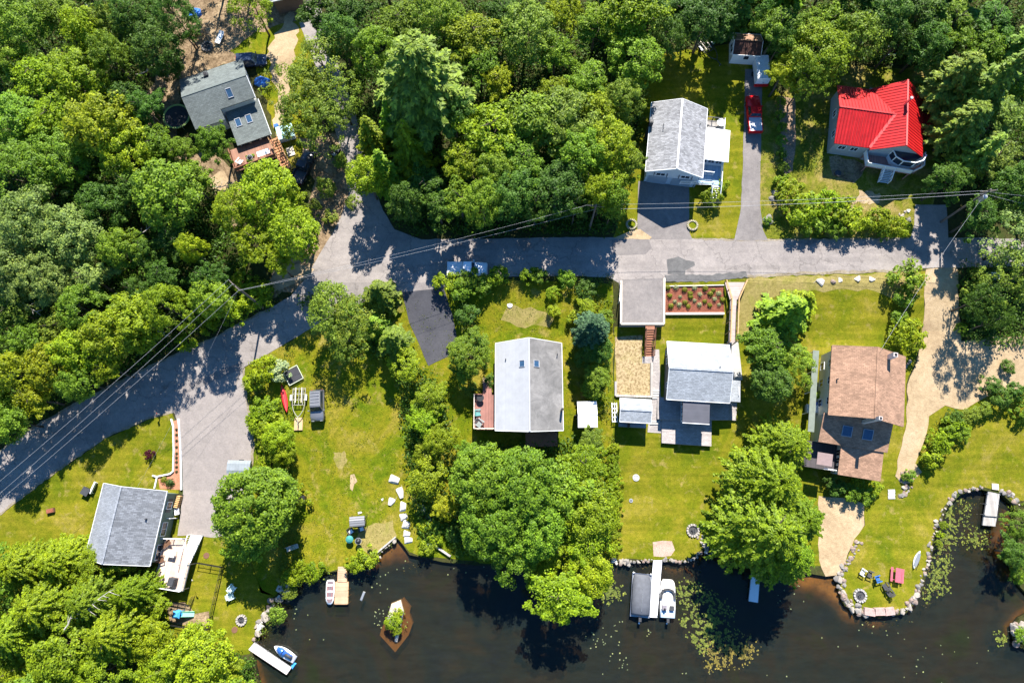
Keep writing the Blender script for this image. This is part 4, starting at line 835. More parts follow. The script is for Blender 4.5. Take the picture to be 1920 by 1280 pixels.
h.rail((x1 - .55, y1, zd), (x1 - .55, yd, zd), WHITE, parent=d2); h.rail((x0 + .1, yd - .05, zd), (x1 - .6, yd - .05, zd), DARK, parent=d2)
tb = h.L(1352.5, 229.5, zd + h.z0 + .75); HOUSE_RANCH = (h, tb, zd, x0, y1)

# ---- low house with two-tone metal roof
h = House('cottage', 'low cottage with pale and stained metal roof and two skylights', 'house', [(929, 643), (1053, 644), (1056, 806), (929, 807)], 5.5)
a, b, ze = h.a, h.b, h.ze; r = 1.9; ov = .4
h.gable_wall(-a + ov, a - ov, -b + ov, b - ov, -1.5, ze + r * ov / a, ze + r - .14, 'y', SID_BROWN)
h.gable(-a, a, -b, b, ze, r, 'y', (METAL_W, METAL_S), prow=.32, cap=METAL_W)
for px in (979, 1006):
    q = h.L(px, 680, 7.6); sg = -1 if q.x < 0 else 1; h.skylight((q.x, q.y, ze + r * (1 - abs(q.x) / a)), (sg * r, 0, a), (0, 1, 0), .75, .85)
q = h.L(1051, 768, 6.4); MB().cyl(a - .18, q.y, ze - .5, ze + 1.7, .16, .16, 12).build('stove_pipe', BLACK, h.th)
q = h.L(948, 671, 7); h.vent((q.x, q.y, ze + r * (1 - abs(q.x) / a)), .07, .35); q = h.L(1046, 661, 7); h.vent((q.x, q.y, ze + r * (1 - abs(q.x) / a)), .07, .6)
for fx in (-.5, .35): h.window(fx * a, -b + ov, 1.6, 1.6, 1.2, 'S')
h.door(-.05 * a, -b + ov, .0, .95, 2.05, 'S')
for fy in (-.5, .2, .65): h.window(a - ov, fy * b, 2.0, 1.1, 1.1, 'E'); h.window(-a + ov, fy * b - .3, 2.0, 1.1, 1.1, 'W')
MB().box(-a * .1, a - .6, -b - 1.9, -b + ov - .02, .0, .25).build('rear_step', WOODRAIL, h.th)
dz_ = 1.1; q = [h.L(px, py, h.z0 + dz_) for px, py in ((889, 740), (905, 740), (906, 716), (921, 716), (922, 740), (929, 740), (929, 806), (889, 805))]
q[5].x = q[6].x = -a + ov - .02
dk = h.deck([tuple(p) for p in q], dz_, M_lines('brown_red_deck', (.27, .125, .1), .15, 'X', .75), name='side_deck')
x0, x1, y0, y1 = q[0].x, q[5].x, q[7].y, q[0].y
h.rail((x0 + .06, y0 + .05, dz_), (x0 + .06, y1 - .05, dz_), CREAM, parent=dk); h.rail((x0 + .1, y0 + .06, dz_), (x1 - .1, y0 + .06, dz_), CREAM, parent=dk); h.rail((x0 + .1, y1 - .05, dz_), (q[1].x - .1, y1 - .05, dz_), WOODRAIL, parent=dk)
HOUSE_COT = (h, dz_)

h = House('garden_shed', 'small white-roofed garden shed beside the two-tone metal roof', 'shed', [(1083, 753), (1119, 752), (1120, 800), (1083, 802)], 4.6)
a, b, ze = h.a, h.b, h.ze
h.gable_wall(-a + .15, a - .15, -b + .15, b - .15, -.6, ze, ze + .38, 'x', SID_BROWN); h.gable(-a, a, -b, b, ze, .4, 'x', (WHITE_ROOF, WHITE_ROOF), None)
h.door(-a + .15, 0, 0, .9, 1.8, 'W', DARK)

# ---- house with patio terraces
h = House('lake_house', 'dark olive house with pale grey gable roof above stone patio terraces', 'house', [(1251.5, 640.5), (1367, 646.5), (1368, 755), (1249.5, 748.5)], 5.8, 2.5)
a, b, ze = h.a, h.b, h.ze; r = 1.55; ov = .35
h.gable_wall(-a + ov, a - ov, -b + ov, b - ov, -.8, ze + r * ov / b, ze + r - .14, 'x', SID_OLIVE)
h.gable(-a, a, -b, b, ze, r, 'x', (SH_BLUE, SH_BLUE))
for fy, zz in ((.72, 1.7), (.4, 2.0), (-.45, 2.0)): h.window(-a + ov, fy * b, zz, .8, 1.1, 'W')
for fx in (-.6, 0, .55): h.window(fx * a, b - ov, 2.2, 1.0, 1.1, 'N')
for fx in (-.72, .78): h.window(fx * a, -b + ov, 1.9, 1.4, 1.4, 'S')
q = h.L(1349.5, 688, 7); h.vent((q.x, q.y, ze + r * (1 - abs(q.y) / b)), .06, .35)
q0, q1 = h.L(1369, 712, 5.6), h.L(1390, 753, 5.6)
MB().slab([(a - .3, q1.y, ze - .35), (q1.x, q1.y, ze - .6), (q1.x, q0.y, ze - .4), (a - .3, q0.y, ze - .05)], .14).build('side_roof', SH_BLUE, h.th)
h.wall(a - ov, q1.x - .3, q1.y + .3, q0.y - .2, -.6, ze - .72, SID_OLIVE, 'side_wall')
h.window(q1.x - .3, (q0.y + q1.y) / 2, 2.4, 1.1, 1.2, 'E')
pz = 5.5; q = [h.L(px, py, pz) for px, py in ((1282, 745.5), (1332, 748.5), (1330, 794.5), (1279, 791))]; zz = pz - h.z0
px0, px1, py0 = (q[0].x + q[3].x) / 2, (q[1].x + q[2].x) / 2, (q[2].y + q[3].y) / 2
o = MB().slab([(px0, py0, zz - .25), (px1, py0, zz - .25), (px1, -b + ov - .03, zz + .1), (px0, -b + ov - .03, zz + .1)], .14).build('porch_roof', M_lines('dark_metal_roof', (.09, .09, .105), .42, 'Y', .8, .05, .5, .15, .06), h.th)
MB().bar((px0, py0 - .04, zz - .32), (px1, py0 - .04, zz - .32), .08, .2).build('fascia', TRIM, o)
h.wall(px0 + .3, px1 - .3, py0 + .3, -b + ov - .05, .5, zz - .45, M_lines('pale_screen_wall', (.52, .60, .66), .9, 'Y', .5, .03, .5, .05, .08), 'porch_wall')
for k in range(3): h.window(px0 + .3, py0 + .8 + k * 1.0, 1.6, .75, 1.3, 'W')
for k in range(3): h.window(px0 + .9 + k * 1.1, py0 + .3, 1.6, .8, 1.3, 'S')
LAKE = h
def terrace(label, pts, zt, mat=PAVER, zb=None, name='patio_terrace', cat='patio', coping=None):
    c = P(sum(p[0] for p in pts) / len(pts), sum(p[1] for p in pts) / len(pts), zt)
    th = thing(name, label, cat, (c.x, c.y, 0)); w = [P(px, py, zt) - Vector((c.x, c.y, 0)) for px, py in pts]
    MB().prism([p.xy for p in w], (zb if zb is not None else -.3), zt - .09).build('wall', STONEW, th)
    ctr = Vector((0, 0)); MB().prism([p.xy * 1.006 for p in w], zt - .09, zt).build('paving', mat, th); return th, w
terrace('dark shaded stone terrace hugging the grey house and its porch', [(1233, 744), (1366, 751), (1366, 787), (1334, 787), (1241, 786), (1233, 785)], 2.55)
terrace('lower stone terrace projecting onto the lawn with two sunlit corners', [(1241, 786.8), (1334, 788), (1333.5, 836), (1241, 830)], 2.1)
tv, _ = terrace('narrow paved landing with small steps at the corner of the grey house', [(1366.5, 755), (1382, 755), (1380, 788), (1366.5, 787)], 2.3)
th, w = terrace('elevated asphalt parking pad with pale kerbs beside the red mulch bed', [(1164, 526), (1246, 521), (1245, 608), (1163.5, 608)], 4.87, ASPHM, 1.5, 'parking_pad', 'parking pad')
for i in (1, 2, 3):
    p, q = w[i], w[(i + 1) % 4]; c = Vector((0, 0, 4.95)); k = lambda v: Vector((v.x * .985, v.y * .985, 4.97))
    MB().bar(k(p), k(q), .26, .2).build('kerb', CREAM, th)
mb = MB(); A_, B_ = Vector((w[0].x * 1.04, w[0].y - .6, 4.87)), Vector((w[3].x * 1.04, w[3].y + 3.2, 4.87))
for i in range(5): p = A_.lerp(B_, i / 4); mb.bar(p - Vector((0, 0, 1)), p + Vector((0, 0, .8)), .14)
for zz in (.35, .7): mb.bar(A_ + Vector((0, 0, zz)), B_ + Vector((0, 0, zz)), .12, .12)
mb.build('guard_rail', CREAM, th)
# stair down from the pad
g0 = P(1218, 606, 4.9); th = thing('wooden_stair', 'red-brown wooden stair going down from the parking pad to the path', 'stair', g0)
bt = P(1217, 668, 2.95); tp = P(1219, 618, 4.85)
House.stairs(th, (tp - g0), (bt - g0), 1.15, M('stair_boards', (.36, .15, .085), .8, .2, 3), 11, WOODRAIL)
MB().cbox(tp.x - g0.x, tp.y - g0.y + .45, -.03, 1.25, .95, .07).build('landing', WOODRAIL, th)
# boardwalk
c = P(1374, 585, 4.9); th = thing('boardwalk', 'long pale grey wooden boardwalk with brown rails running from road to house', 'boardwalk', (c.x, c.y, 0))
bp_ = [P(px, py, 4.9) - Vector((c.x, c.y, 0)) for px, py in ((1359, 529), (1397, 529), (1382, 563), (1379, 642), (1366, 642), (1369, 563))]
MB().slab([tuple(p) for p in bp_], .15).build('walkway', M_lines('pinkish_boards', (.40, .32, .29), .18, 'Y', .75, .1), th)
for seg in ((0, 5), (5, 4), (1, 2), (2, 3)):
    mb = MB(); A_, B_ = bp_[seg[0]], bp_[seg[1]]; up = Vector((0, 0, 1))
    mb.bar(A_ + up * .95, B_ + up * .95, .16, .05); mb.bar(A_ + up * .5, B_ + up * .5, .05, .12)
    n = max(2, int((B_ - A_).length / 1.5))
    for i in range(n + 1): p = A_.lerp(B_, i / n); mb.bar(p - up * 2.4, p + up * .95, .1)
    mb.build('railing', WOODTAN, th)
# lawn edging by the straw lawn, steps on the path
c = T(1188, 740); th = thing('timber_edging', 'low grey timber edging round the straw-coloured lawn', 'edging', c)
for (p, q) in (((1154, 715), (1154, 742)), ((1154, 742), (1221, 744)), ((1221, 744), (1221, 680))): MB().bar(T(*p, .12) - c, T(*q, .12) - c, .3, .5).build('beam', WOODGREY, th)
for k in range(4): tag(MB().cbox(0, 0, 0, 1.1, .26, .2).build('path_step', CONC, loc=T(1229, 732 + 4.6 * k, .02)), 'dark-edged step of the paved path above the grey shed', 'step', 'steps of the paved path')
for k in range(2): tag(MB().cbox(0, 0, 0, 1.3, .22, .2).build('path_step', CONC, loc=T(1227, 790 + 4 * k, .04)), 'step at the lower end of the paved path by the shed', 'step', 'lower path steps')
tag(MB().bar(T(1247, 589, .0), T(1357, 588.5, .0), .3, .7).build('retaining_wall', CREAM), 'whitish low wall along the lake side of the red mulch bed', 'wall')
tag(MB().bar(T(1247, 537, .05), T(1357, 535, .05), .12, .3).build('timber_border', CREAM), 'thin timber border between mulch bed and road', 'border')
# grey shed
h = House('storage_shed', 'grey-roofed storage shed with dark open front by the straw lawn', 'shed', [(1163, 747), (1221, 749), (1220, 793), (1162, 790)], 4.5)
a, b, ze = h.a, h.b, h.ze
h.gable_wall(-a + .2, a - .2, -b + .3, b - .2, -.6, ze, ze + .5, 'x', SID_OLIVE); h.gable(-a, a, -b, b, ze, .58, 'x', (SH_BLUE, SH_BLUE))
h.door(-.3 * a, -b + .3, -.1, 1.6, 1.9, 'S', DARK); MB().box(-a * .9, a * .9, -b - .4, -b + .28, -.3, .1).build('sill', GREY, h.th); h.window(.45 * a, -b + .3, 1.2, .8, .7, 'S')

# ---- tan-roofed house
h = House('tan_roofed_house', 'cream house with tan shingle roof and two skylights on its lower wing', 'house', [(1561.4, 648.3), (1698.6, 668.4), (1692.7, 798), (1552.7, 777.4)], 7.2, 2.2)
a, b, ze = h.a, h.b, h.ze; r = 2.35; ov = .4
h.gable_wall(-a + ov, a - ov, -b + ov, b - ov, -.8, ze + r * ov / a, ze + r - .14, 'y', SID_CREAM)
h.gable(-a, a, -b, b, ze, r, 'y', (SH_TAN, SH_TAN), SH_TAN)
for fy in (-.55, .05, .55): h.window(-a + ov, fy * b, 3.9, 1.0, 1.1, 'W'); h.window(-a + ov, fy * b, 1.4, 1.0, 1.1, 'W'); h.window(a - ov, fy * b, 3.8, 1.0, 1.1, 'E')
q = h.L(1671, 668, 9.2); h.chimney(q.x, q.y, ze, ze + 3.1, .55, M('pale_block', (.5, .45, .42), .9, .15))
h.chimney(.25, -b - .05, .6, ze + r + .9, .45, M('pale_block', (.5, .45, .42)))
q = h.L(1572, 710, 8); h.vent((q.x, q.y, ze + r * (1 - abs(q.x) / a)), .08, .5)
w_ = [h.L(px, py, z) for px, py, z in ((1544, 779, 6.4), (1673, 796, 6.4), (1667.5, 848, 5.0), (1536, 829, 5.0))]
X0, X1 = (w_[0].x + w_[3].x) / 2, (w_[1].x + w_[2].x) / 2; YT = -b + ov - .03; YB_ = (w_[2].y + w_[3].y) / 2; zt, zb = 6.2 - h.z0, 5.0 - h.z0
MB().slab([(X0, YB_, zb), (X1, YB_, zb), (X1, YT, zt), (X0, YT, zt)], .14).build('wing_roof', SH_TAN, h.th)
h.wall(X0 + .35, X1 - .35, YB_ + .3, YT - .01, -.9, zb - .12, SID_CREAM, 'wing_wall')
nrm = (0, -(zt - zb), (YT - YB_)); al = (0, YT - YB_, zt - zb)
for px, py in ((1590, 807.4), (1629, 814)): q = h.L(px, py, 5.9); h.skylight((q.x, q.y, zb + (zt - zb) * (q.y - YB_) / (YT - YB_)), nrm, al, 1.25, 1.35)
c_ = [h.L(px, py, 4.7) for px, py in ((1577.4, 838), (1659, 849), (1652, 900.8), (1573, 889.4))]
x0, x1 = (c_[0].x + c_[3].x) / 2, (c_[1].x + c_[2].x) / 2; y0 = (c_[2].y + c_[3].y) / 2; zc1 = zb - .18; zc0 = zc1 - .6
MB().slab([(x0, y0, zc0), (x1, y0, zc0), (x1, YB_ + .28, zc1), (x0, YB_ + .28, zc1)], .14).build('sunroom_roof', SH_TAN, h.th)
h.wall(x0 + .35, x1 - .3, y0 + .35, YB_ + .27, -.9, zc0 - .1, SID_WHITE, 'sunroom_wall')
for k in range(3): h.window(x0 + .35, y0 + .9 + k * 1.05, 1.15, .8, 1.1, 'W')
for k in range(4): h.window(x0 + 1.2 + k * 1.4, y0 + .35, 1.0, .9, 1.0, 'S')
# porch strip and side deck
MB().slab([(-a - 1.45, YB_ + 1.2, 2.4), (-a - .7, YB_ + 1.2, 2.6), (-a - .7, b - .3, 2.6), (-a - 1.45, b - .3, 2.4)], .1).build('side_porch_roof', M('pale_porch_sheet', (.15, .175, .145), .7, .2, 2), h.th)
for fy in (-.9, -.3, .3, .9): MB().box(-a - 1.38, -a - 1.28, fy * b - .05, fy * b + .05, -.6, 2.32).build('porch_post', WHITE, h.th)
dk = h.deck([(X0 - 1.0, y0 + .5, .7), (x0 + .3, y0 + .5, .7), (x0 + .3, YB_ + .25, .7), (X0 - 1.0, YB_ + .25, .7)], .7, M_lines('dark_deck_boards', (.07, .06, .065), .15, 'X', .7), name='corner_deck')
h.rail((x0 - 1.6, y0 + .55, .7), (x0 + .25, y0 + .55, .7), WHITE, parent=dk); h.rail((X0 - .95, y0 + .55, .7), (X0 - .95, YB_ + .2, .7), DARK, parent=dk)
q = h.L(1543, 861, 4.2); qz = 2.9
o = MB().slab([(q.x - 1.15, q.y - .85, qz - .1), (q.x + .85, q.y - .85, qz - .1), (q.x + .85, q.y + .75, qz + .1), (q.x - 1.15, q.y + .75, qz + .1)], .07).build('awning', M('brown_awning', (.25, .18, .17), .8, .1), h.th)
TAN = h

# ---- red-roofed house
h = House('red_roofed_house', 'tall grey house with bright red metal cross-gable roof', 'house', [(1635, 165.5), (1731, 180), (1731, 294), (1630.5, 281)], 9.4, 6.2)
a, b, ze = h.a, h.b, h.ze; r = 2.6; ov = .35
h.gable_wall(-a + ov, a - ov, -b + ov, b - ov, -1, ze + r * ov / a, ze + r - .14, 'y', SID_GREY)
sl = h.gable(-a, a, -b, b, ze, r, 'y', (RED_Y, RED_Y), None, prow=.25, cap=REDCAP)
wn = [h.L(px, py, 9.4) for px, py in ((1569, 161), (1634, 167), (1629, 277.5), (1565, 269))]
wx = (wn[0].x + wn[3].x) / 2; wy0, wy1 = (wn[2].y + wn[3].y) / 2, (wn[0].y + wn[1].y) / 2; wm_ = (wy0 + wy1) / 2; wr = 1.8
xj = -a + a * (wr + .0) / r      # where the wing's ridge meets the main slope
up = .02
for sgn, yy in ((1, wy1), (-1, wy0)):
    pts = [(wx + .35 * 0, yy, ze + up), (-a + .0, yy, ze + up), (xj, wm_, ze + wr + up), (wx - .3, wm_, ze + wr + up)]
    o = MB().slab(pts if sgn < 0 else pts[::-1], .12).build('wing_slope', RED_X, h.th)
    if sgn < 0: MB().bar((-a + .02, yy, ze + .06), (xj, wm_, ze + wr + .06), .5, .05).build('valley_flashing', REDCAP, o)
SEAM = M('red_seam', (.36, .006, .008), .4, .1)
vx = lambda y: -a + (xj + a) * max(0, 1 - abs(y - wm_) / ((wy1 - wy0) / 2))
for sgn in (-1, 1):
    mb = MB(); y = -b + .2
    while y < b - .1:
        x_e = sgn * a if sgn > 0 else vx(y); zz = lambda x: ze + r * (1 - abs(x) / a) + .02
        mb.bar((0, y, zz(0)), (x_e, y, zz(x_e)), .06, .06); y += .45
    mb.build('seam_ribs', SEAM, sl[0 if sgn < 0 else 1])
for yy in (wy0, wy1):
    mb = MB(); x = wx + .25
    while x < xj - .1:
        t = max(0, (x + a) / (xj + a)); ye = yy + (wm_ - yy) * t; zz = lambda y: ze + wr * (1 - abs(y - wm_) / abs(yy - wm_)) + .04
        mb.bar((x, wm_, zz(wm_)), (x, ye, zz(ye)), .06, .06); x += .45
    mb.build('seam_ribs', SEAM, o)
MB().bar((wx - .3, wm_, ze + wr + .05), (xj, wm_, ze + wr + .05), .2, .06).build('ridge_cap', RED_X, o)
h.gable_wall(wx + .4, -a + ov + .02, wy0 + .35, wy1 - .35, -1, ze - .05, ze + wr - .16, 'x', SID_GREY)
for k in (.25, .6): h.window(wx + .4, wy0 + (wy1 - wy0) * k, 1.9, 1, 1.0, 'W'); h.window(wx + .4 + k * (-a - wx), wy0 + .35, 1.9, 1, .9, 'S')
q = h.L(1697, 196, 11.8); zc_ = ze + r * (1 - abs(q.x) / a)
MB().tube([(q.x, q.y, zc_ - .2), (q.x, q.y, zc_ + 1.5)], .16, 10).build('chimney_pipe', CHROME, h.th); MB().cyl(q.x, q.y, zc_ + 1.5, zc_ + 1.65, .24, .2, 10).build('chimney_cap', GREY, h.th)
zd = 7.5 - h.z0; q = [h.L(px, py, 7.5) for px, py in ((1619, 288), (1728, 292), (1726, 316), (1706, 326), (1622, 311))]
dk = h.deck([tuple(p) for p in q], zd, M_lines('pink_deck_boards', (.42, .22, .19), .15, 'X', .75), name='front_deck')
h.rail(q[4], q[3], M('white_railing_panel', (.6, .62, .62), .5, .05), solid=True, parent=dk); h.rail(q[3], q[2], WHITE, solid=True, parent=dk); h.rail(q[0], q[4], WHITE, solid=True, parent=dk); h.rail(q[2], q[1], WHITE, solid=True, parent=dk)
cx, cy = (q[1].x + h.L(1655, 290, 7.5).x) / 2, -b + ov
bay = [(cx + 2.3 * math.cos(t), cy + 1.55 * math.sin(t)) for t in (PI, PI * 1.2, PI * 1.38, PI * 1.62, PI * 1.8, 2 * PI)]
MB().prism([(x, y - .03) for x, y in bay], zd, zd + .7).build('bay_base', WHITE, h.th)
bg_ = MB().prism([(cx + (x - cx) * .97, cy - .03 + (y - cy) * .96) for x, y in bay], zd + .7, zd + 1.9).build('bay_glass', GLASS, h.th)
mb = MB()
for x, y in bay: mb.bar((x, y - .03, zd + .7), (x, y - .03, zd + 1.95), .1)
for i in range(5): mb.bar((*bay[i], zd + 1.98), (*bay[i + 1], zd + 1.98), .12)
mb.build('bay_frame', WHITE, h.th)
s0, s1 = h.L(1664, 318, 7.5), h.L(1655, 343, 6.3); h.stairs(s0, (s1.x, s1.y, .15), 1.3, M('pale_blue_steps', (.5, .55, .58), .6), 8, WHITE)
q = h.L(1741, 236, 8.6); MB().slab([(a - .4, q.y - 1.7, 2.9), (q.x + .7, q.y - 1.8, 2.5), (q.x + .7, q.y + 1.6, 2.5), (a - .4, q.y + 1.7, 2.9)], .1).build('side_porch_roof', RED_X, h.th)
for k in (-1.6, 1.4): MB().box(q.x + .5, q.x + .6, q.y + k, q.y + k + .1, -.5, 2.4).build('porch_post', WHITE, h.th)
q = h.L(1658, 154, 8.4); h.deck([(q.x - 1.9, b - ov, 2.0), (q.x + 2.6, b - ov, 2.0), (q.x + 2.6, b + 1.0, 2.0), (q.x - 1.9, b + 1.0, 2.0)], 2.0, WOODGREY, name='back_deck')
RED = h

# ---- green-grey roofed house in the wood
h = House('woodland_house', 'house with dark green-grey shingle roof, low wing and brown deck', 'house', [(336, 150), (455, 109.5), (486, 202.5), (367, 243)], 9.0)
a, b, ze = h.a, h.b, h.ze; r = 1.8; ov = .35
o = MB().slab([(-a, 0, ze + r), (a, 0, ze + r), (a, b, ze), (-a, b, ze)], .14).build('roof_slope', SH_GREEN, h.th)
MB().bar((-a, .05, ze + r + .02), (a, .05, ze + r + .02), .2, .05).build('ridge_cap', M('dark_cap', (.12, .14, .13)), o)
q = h.L(415, 207, 9.3); cutx, cuty = q.x, q.y
h.gable_wall(-a + ov, cutx - .12, -b + ov, b - ov, -1, ze + r * ov / b - .04, ze + r - .16, 'x', SID_WHITE)
zq = ze + r * (1 + (cuty + .3) / b) - .16
MB().loft([[(x, y, z) for y, z in ((cuty + .3, -1), (b - ov, -1), (b - ov, ze + r * ov / b - .04), (0, ze + r - .16), (cuty + .3, zq))] for x in (cutx - .12, a - ov)]).build('wall', SID_WHITE, h.th)
MB().slab([(-a, -b, ze), (cutx, -b, ze), (cutx, cuty, ze + r * (1 + cuty / b)), (a, cuty, ze + r * (1 + cuty / b)), (a, 0, ze + r), (-a, 0, ze + r)], .14).build('roof_slope', SH_GREEN, h.th)
MB().bar((a + .03, cuty, ze + r * (1 + cuty / b) - .09), (a + .03, 0, ze + r - .09), .06, .2).build('fascia', TRIM, o)
q = h.L(432, 177, 9.9); nr = (0, -r, b); al = (0, b, r)
h.skylight((q.x, q.y, ze + r * (1 + q.y / b)), nr, al, .75, 1.25)
q = h.L(388, 143, 9.4); h.chimney(q.x, q.y, ze, ze + r * (1 - q.y / b) + .5, .6, DARK)
w_ = [h.L(px, py, 7.9) for px, py in ((424, 214), (487, 189), (505, 248), (445, 273.5))]
X0, X1 = (w_[0].x + w_[3].x) / 2, (w_[1].x + w_[2].x) / 2; Y0 = (w_[2].y + w_[3].y) / 2; YT = cuty + .6; zt, zb = 8.3 - h.z0, 7.6 - h.z0
o = MB().slab([(X0, Y0, zb), (X1, Y0, zb), (X1, YT, zt), (X0, YT, zt)], .14).build('wing_roof', SH_GREEN, h.th)
MB().bar((X1 + .03, Y0, zb - .08), (X1 + .03, YT, zt - .08), .06, .2).build('fascia', TRIM, o)
h.wall(X0 + .3, X1 - .3, Y0 + .3, YT - .3, -1, zb - .14, SID_WHITE, 'wing_wall')
nr = (0, -(zt - zb), YT - Y0); al = (0, YT - Y0, zt - zb)
for px, py in ((447, 230), (467, 223)): q = h.L(px, py, 8); h.skylight((q.x, q.y, zb + (zt - zb) * (q.y - Y0) / (YT - Y0)), nr, al, .75, 1.2)
for k in (.2, .5, .8): h.window(X0 + (X1 - X0) * k, Y0 + .3, zb - 1.0, 1.1, 1.1, 'S', mat=DARK)
zd = .25; q = [h.L(px, py, h.z0 + zd) for px, py in ((438, 283), (512, 257), (522, 296), (444, 322))]
dk = h.deck([(q[3].x, q[3].y), (q[2].x, q[3].y + .1), (q[2].x, Y0 + .28), (q[3].x, Y0 + .28)], zd, WOODBR, name='rear_deck')
h.rail((q[3].x, q[3].y + .05, zd), (q[2].x, q[3].y + .12, zd), WOODRAIL, parent=dk, solid=True); h.rail((q[3].x + .05, q[3].y, zd), (q[3].x + .05, Y0, zd), WOODRAIL, parent=dk)
s0, s1 = h.L(512, 258, h.z0 + 1.5), h.L(540, 318, h.z0); h.stairs((s0.x, s0.y, 1.3), (s1.x, s1.y, .1), 1.1, M('orange_brown_steps', (.42, .19, .09), .8, .15), 12, WOODTAN)
WOODH = (h, zd, q)

# ---- lower house with ramp
h = House('ramp_house', 'sage green house with grey gable roof, white trim and sun deck', 'house', [(192, 903.5), (311, 922.5), (281.5, 1062.5), (162.5, 1043)], 4.9)
a, b, ze = h.a, h.b, h.ze; r = 3.3; ov = .3
h.gable_wall(-a + ov, a - ov, -b + ov, b - ov, -.6, ze + r * ov / a, ze + r - .14, 'y', SID_GREEN)
h.gable(-a, a, -b, b, ze, r, 'y', (M_shingle('light_grey_shingles', (.29, .305, .33), .15, .2), SH_GREY))
for fy, w in ((.6, .9), (-.05, 1.7), (-.68, 1.9)): h.window(a - ov, fy * b, 2.2, w, 1.3, 'E', DARK if w < 1 else None)
h.door(a - ov, .25 * b, .1, .95, 2.05, 'E')
for fx in (-.4, .4): h.window(fx * a, b - ov, 2.2, 1.1, 1.2, 'N'); h.window(fx * a, -b + ov, 2.2, 1.1, 1.2, 'S')
q = h.L(270, 973, 6.5); h.vent((q.x, q.y, ze + r * (1 - abs(q.x) / a)), .1, .35)
zd = 1.5; A_ = h.z0 + zd; q = [h.L(px, py, A_) for px, py in ((305, 1008), (347, 1009), (356, 1058), (344, 1107), (279, 1096), (294, 1062))]
q[0].x = q[5].x = a - ov + .03
dk = h.deck([tuple(p) for p in (q[4], q[3], q[2], q[1], q[0], q[5])], zd, M_lines('pink_sun_deck', (.60, .45, .36), .15, 'X', .75), name='sun_deck')
for i, j in ((0, 1), (2, 3), (3, 4)): h.rail(q[i], q[j], WHITE, parent=dk)
ra, rb = [h.L(px, py, A_) for px, py in ((338, 1058), (355, 1059))], [h.L(px, py, h.z0 + .2) for px, py in ((381, 1003), (358, 1002))]
rp = MB().slab([(ra[0].x, ra[0].y, zd), (ra[1].x, ra[1].y, zd), (rb[0].x, rb[0].y, .2), (rb[1].x, rb[1].y, .2)], .12).build('ramp', M('white_ramp_boards', (.72, .69, .65), .6, .06, 2), h.th)
for i, j in ((0, 1), (1, 0)): h.rail((ra[i].x, ra[i].y, zd), (rb[j].x, rb[j].y, .2), WHITE, parent=rp, gap=.3)
RAMPH = (h, zd)

# ---- outbuildings at the upper edge
h = House('backyard_shed', 'white-walled shed with dark roof half under the trees', 'shed', [(1372, 62), (1428, 66), (1424, 104), (1376, 103)], 9.3)
a, b, ze = h.a, h.b, h.ze
h.gable_wall(-a + .15, a - .15, -b + .2, b - .2, -.8, ze, ze + .9, 'x', SID_WHITE); h.gable(-a, a, -b, b, ze, 1.0, 'x', (SH_TAN, M_shingle('dark_brown_shingles', (.1, .05, .04))), TRIM)
h.window(.1 * a, -b + .2, 1.5, .6, .7, 'S', mat=DARK); h.window(-a + .15, 0, 1.4, 1.6, 1.1, 'W')
h = House('far_cabin', 'grey-roofed cabin glimpsed among trees beyond the sandy track', 'house', [(497, -56), (556, -74), (562, -12), (505, 6)], 10.4)
a, b, ze = h.a, h.b, h.ze
h.gable_wall(-a + .3, a - .3, -b + .3, b - .3, -.8, ze, ze + 1.4, 'x', SID_BROWN); h.gable(-a, a, -b, b, ze, 1.5, 'x', (SH_GREY, SH_GREY))
h = House('kennel', 'small pale-roofed box under the trees beside the dirt track', 'outbuilding', [(1853, 512), (1874, 510), (1875, 522), (1854, 523)], 5.6)
h.wall(-h.a + .08, h.a - .08, -h.b + .08, h.b - .08, -.3, h.ze - .05, SID_GREY); MB().slab([(-h.a, -h.b, h.ze - .1), (h.a, -h.b, h.ze - .1), (h.a, h.b, h.ze + .1), (-h.a, h.b, h.ze + .1)], .08).build('roof', WHITE_ROOF, h.th)
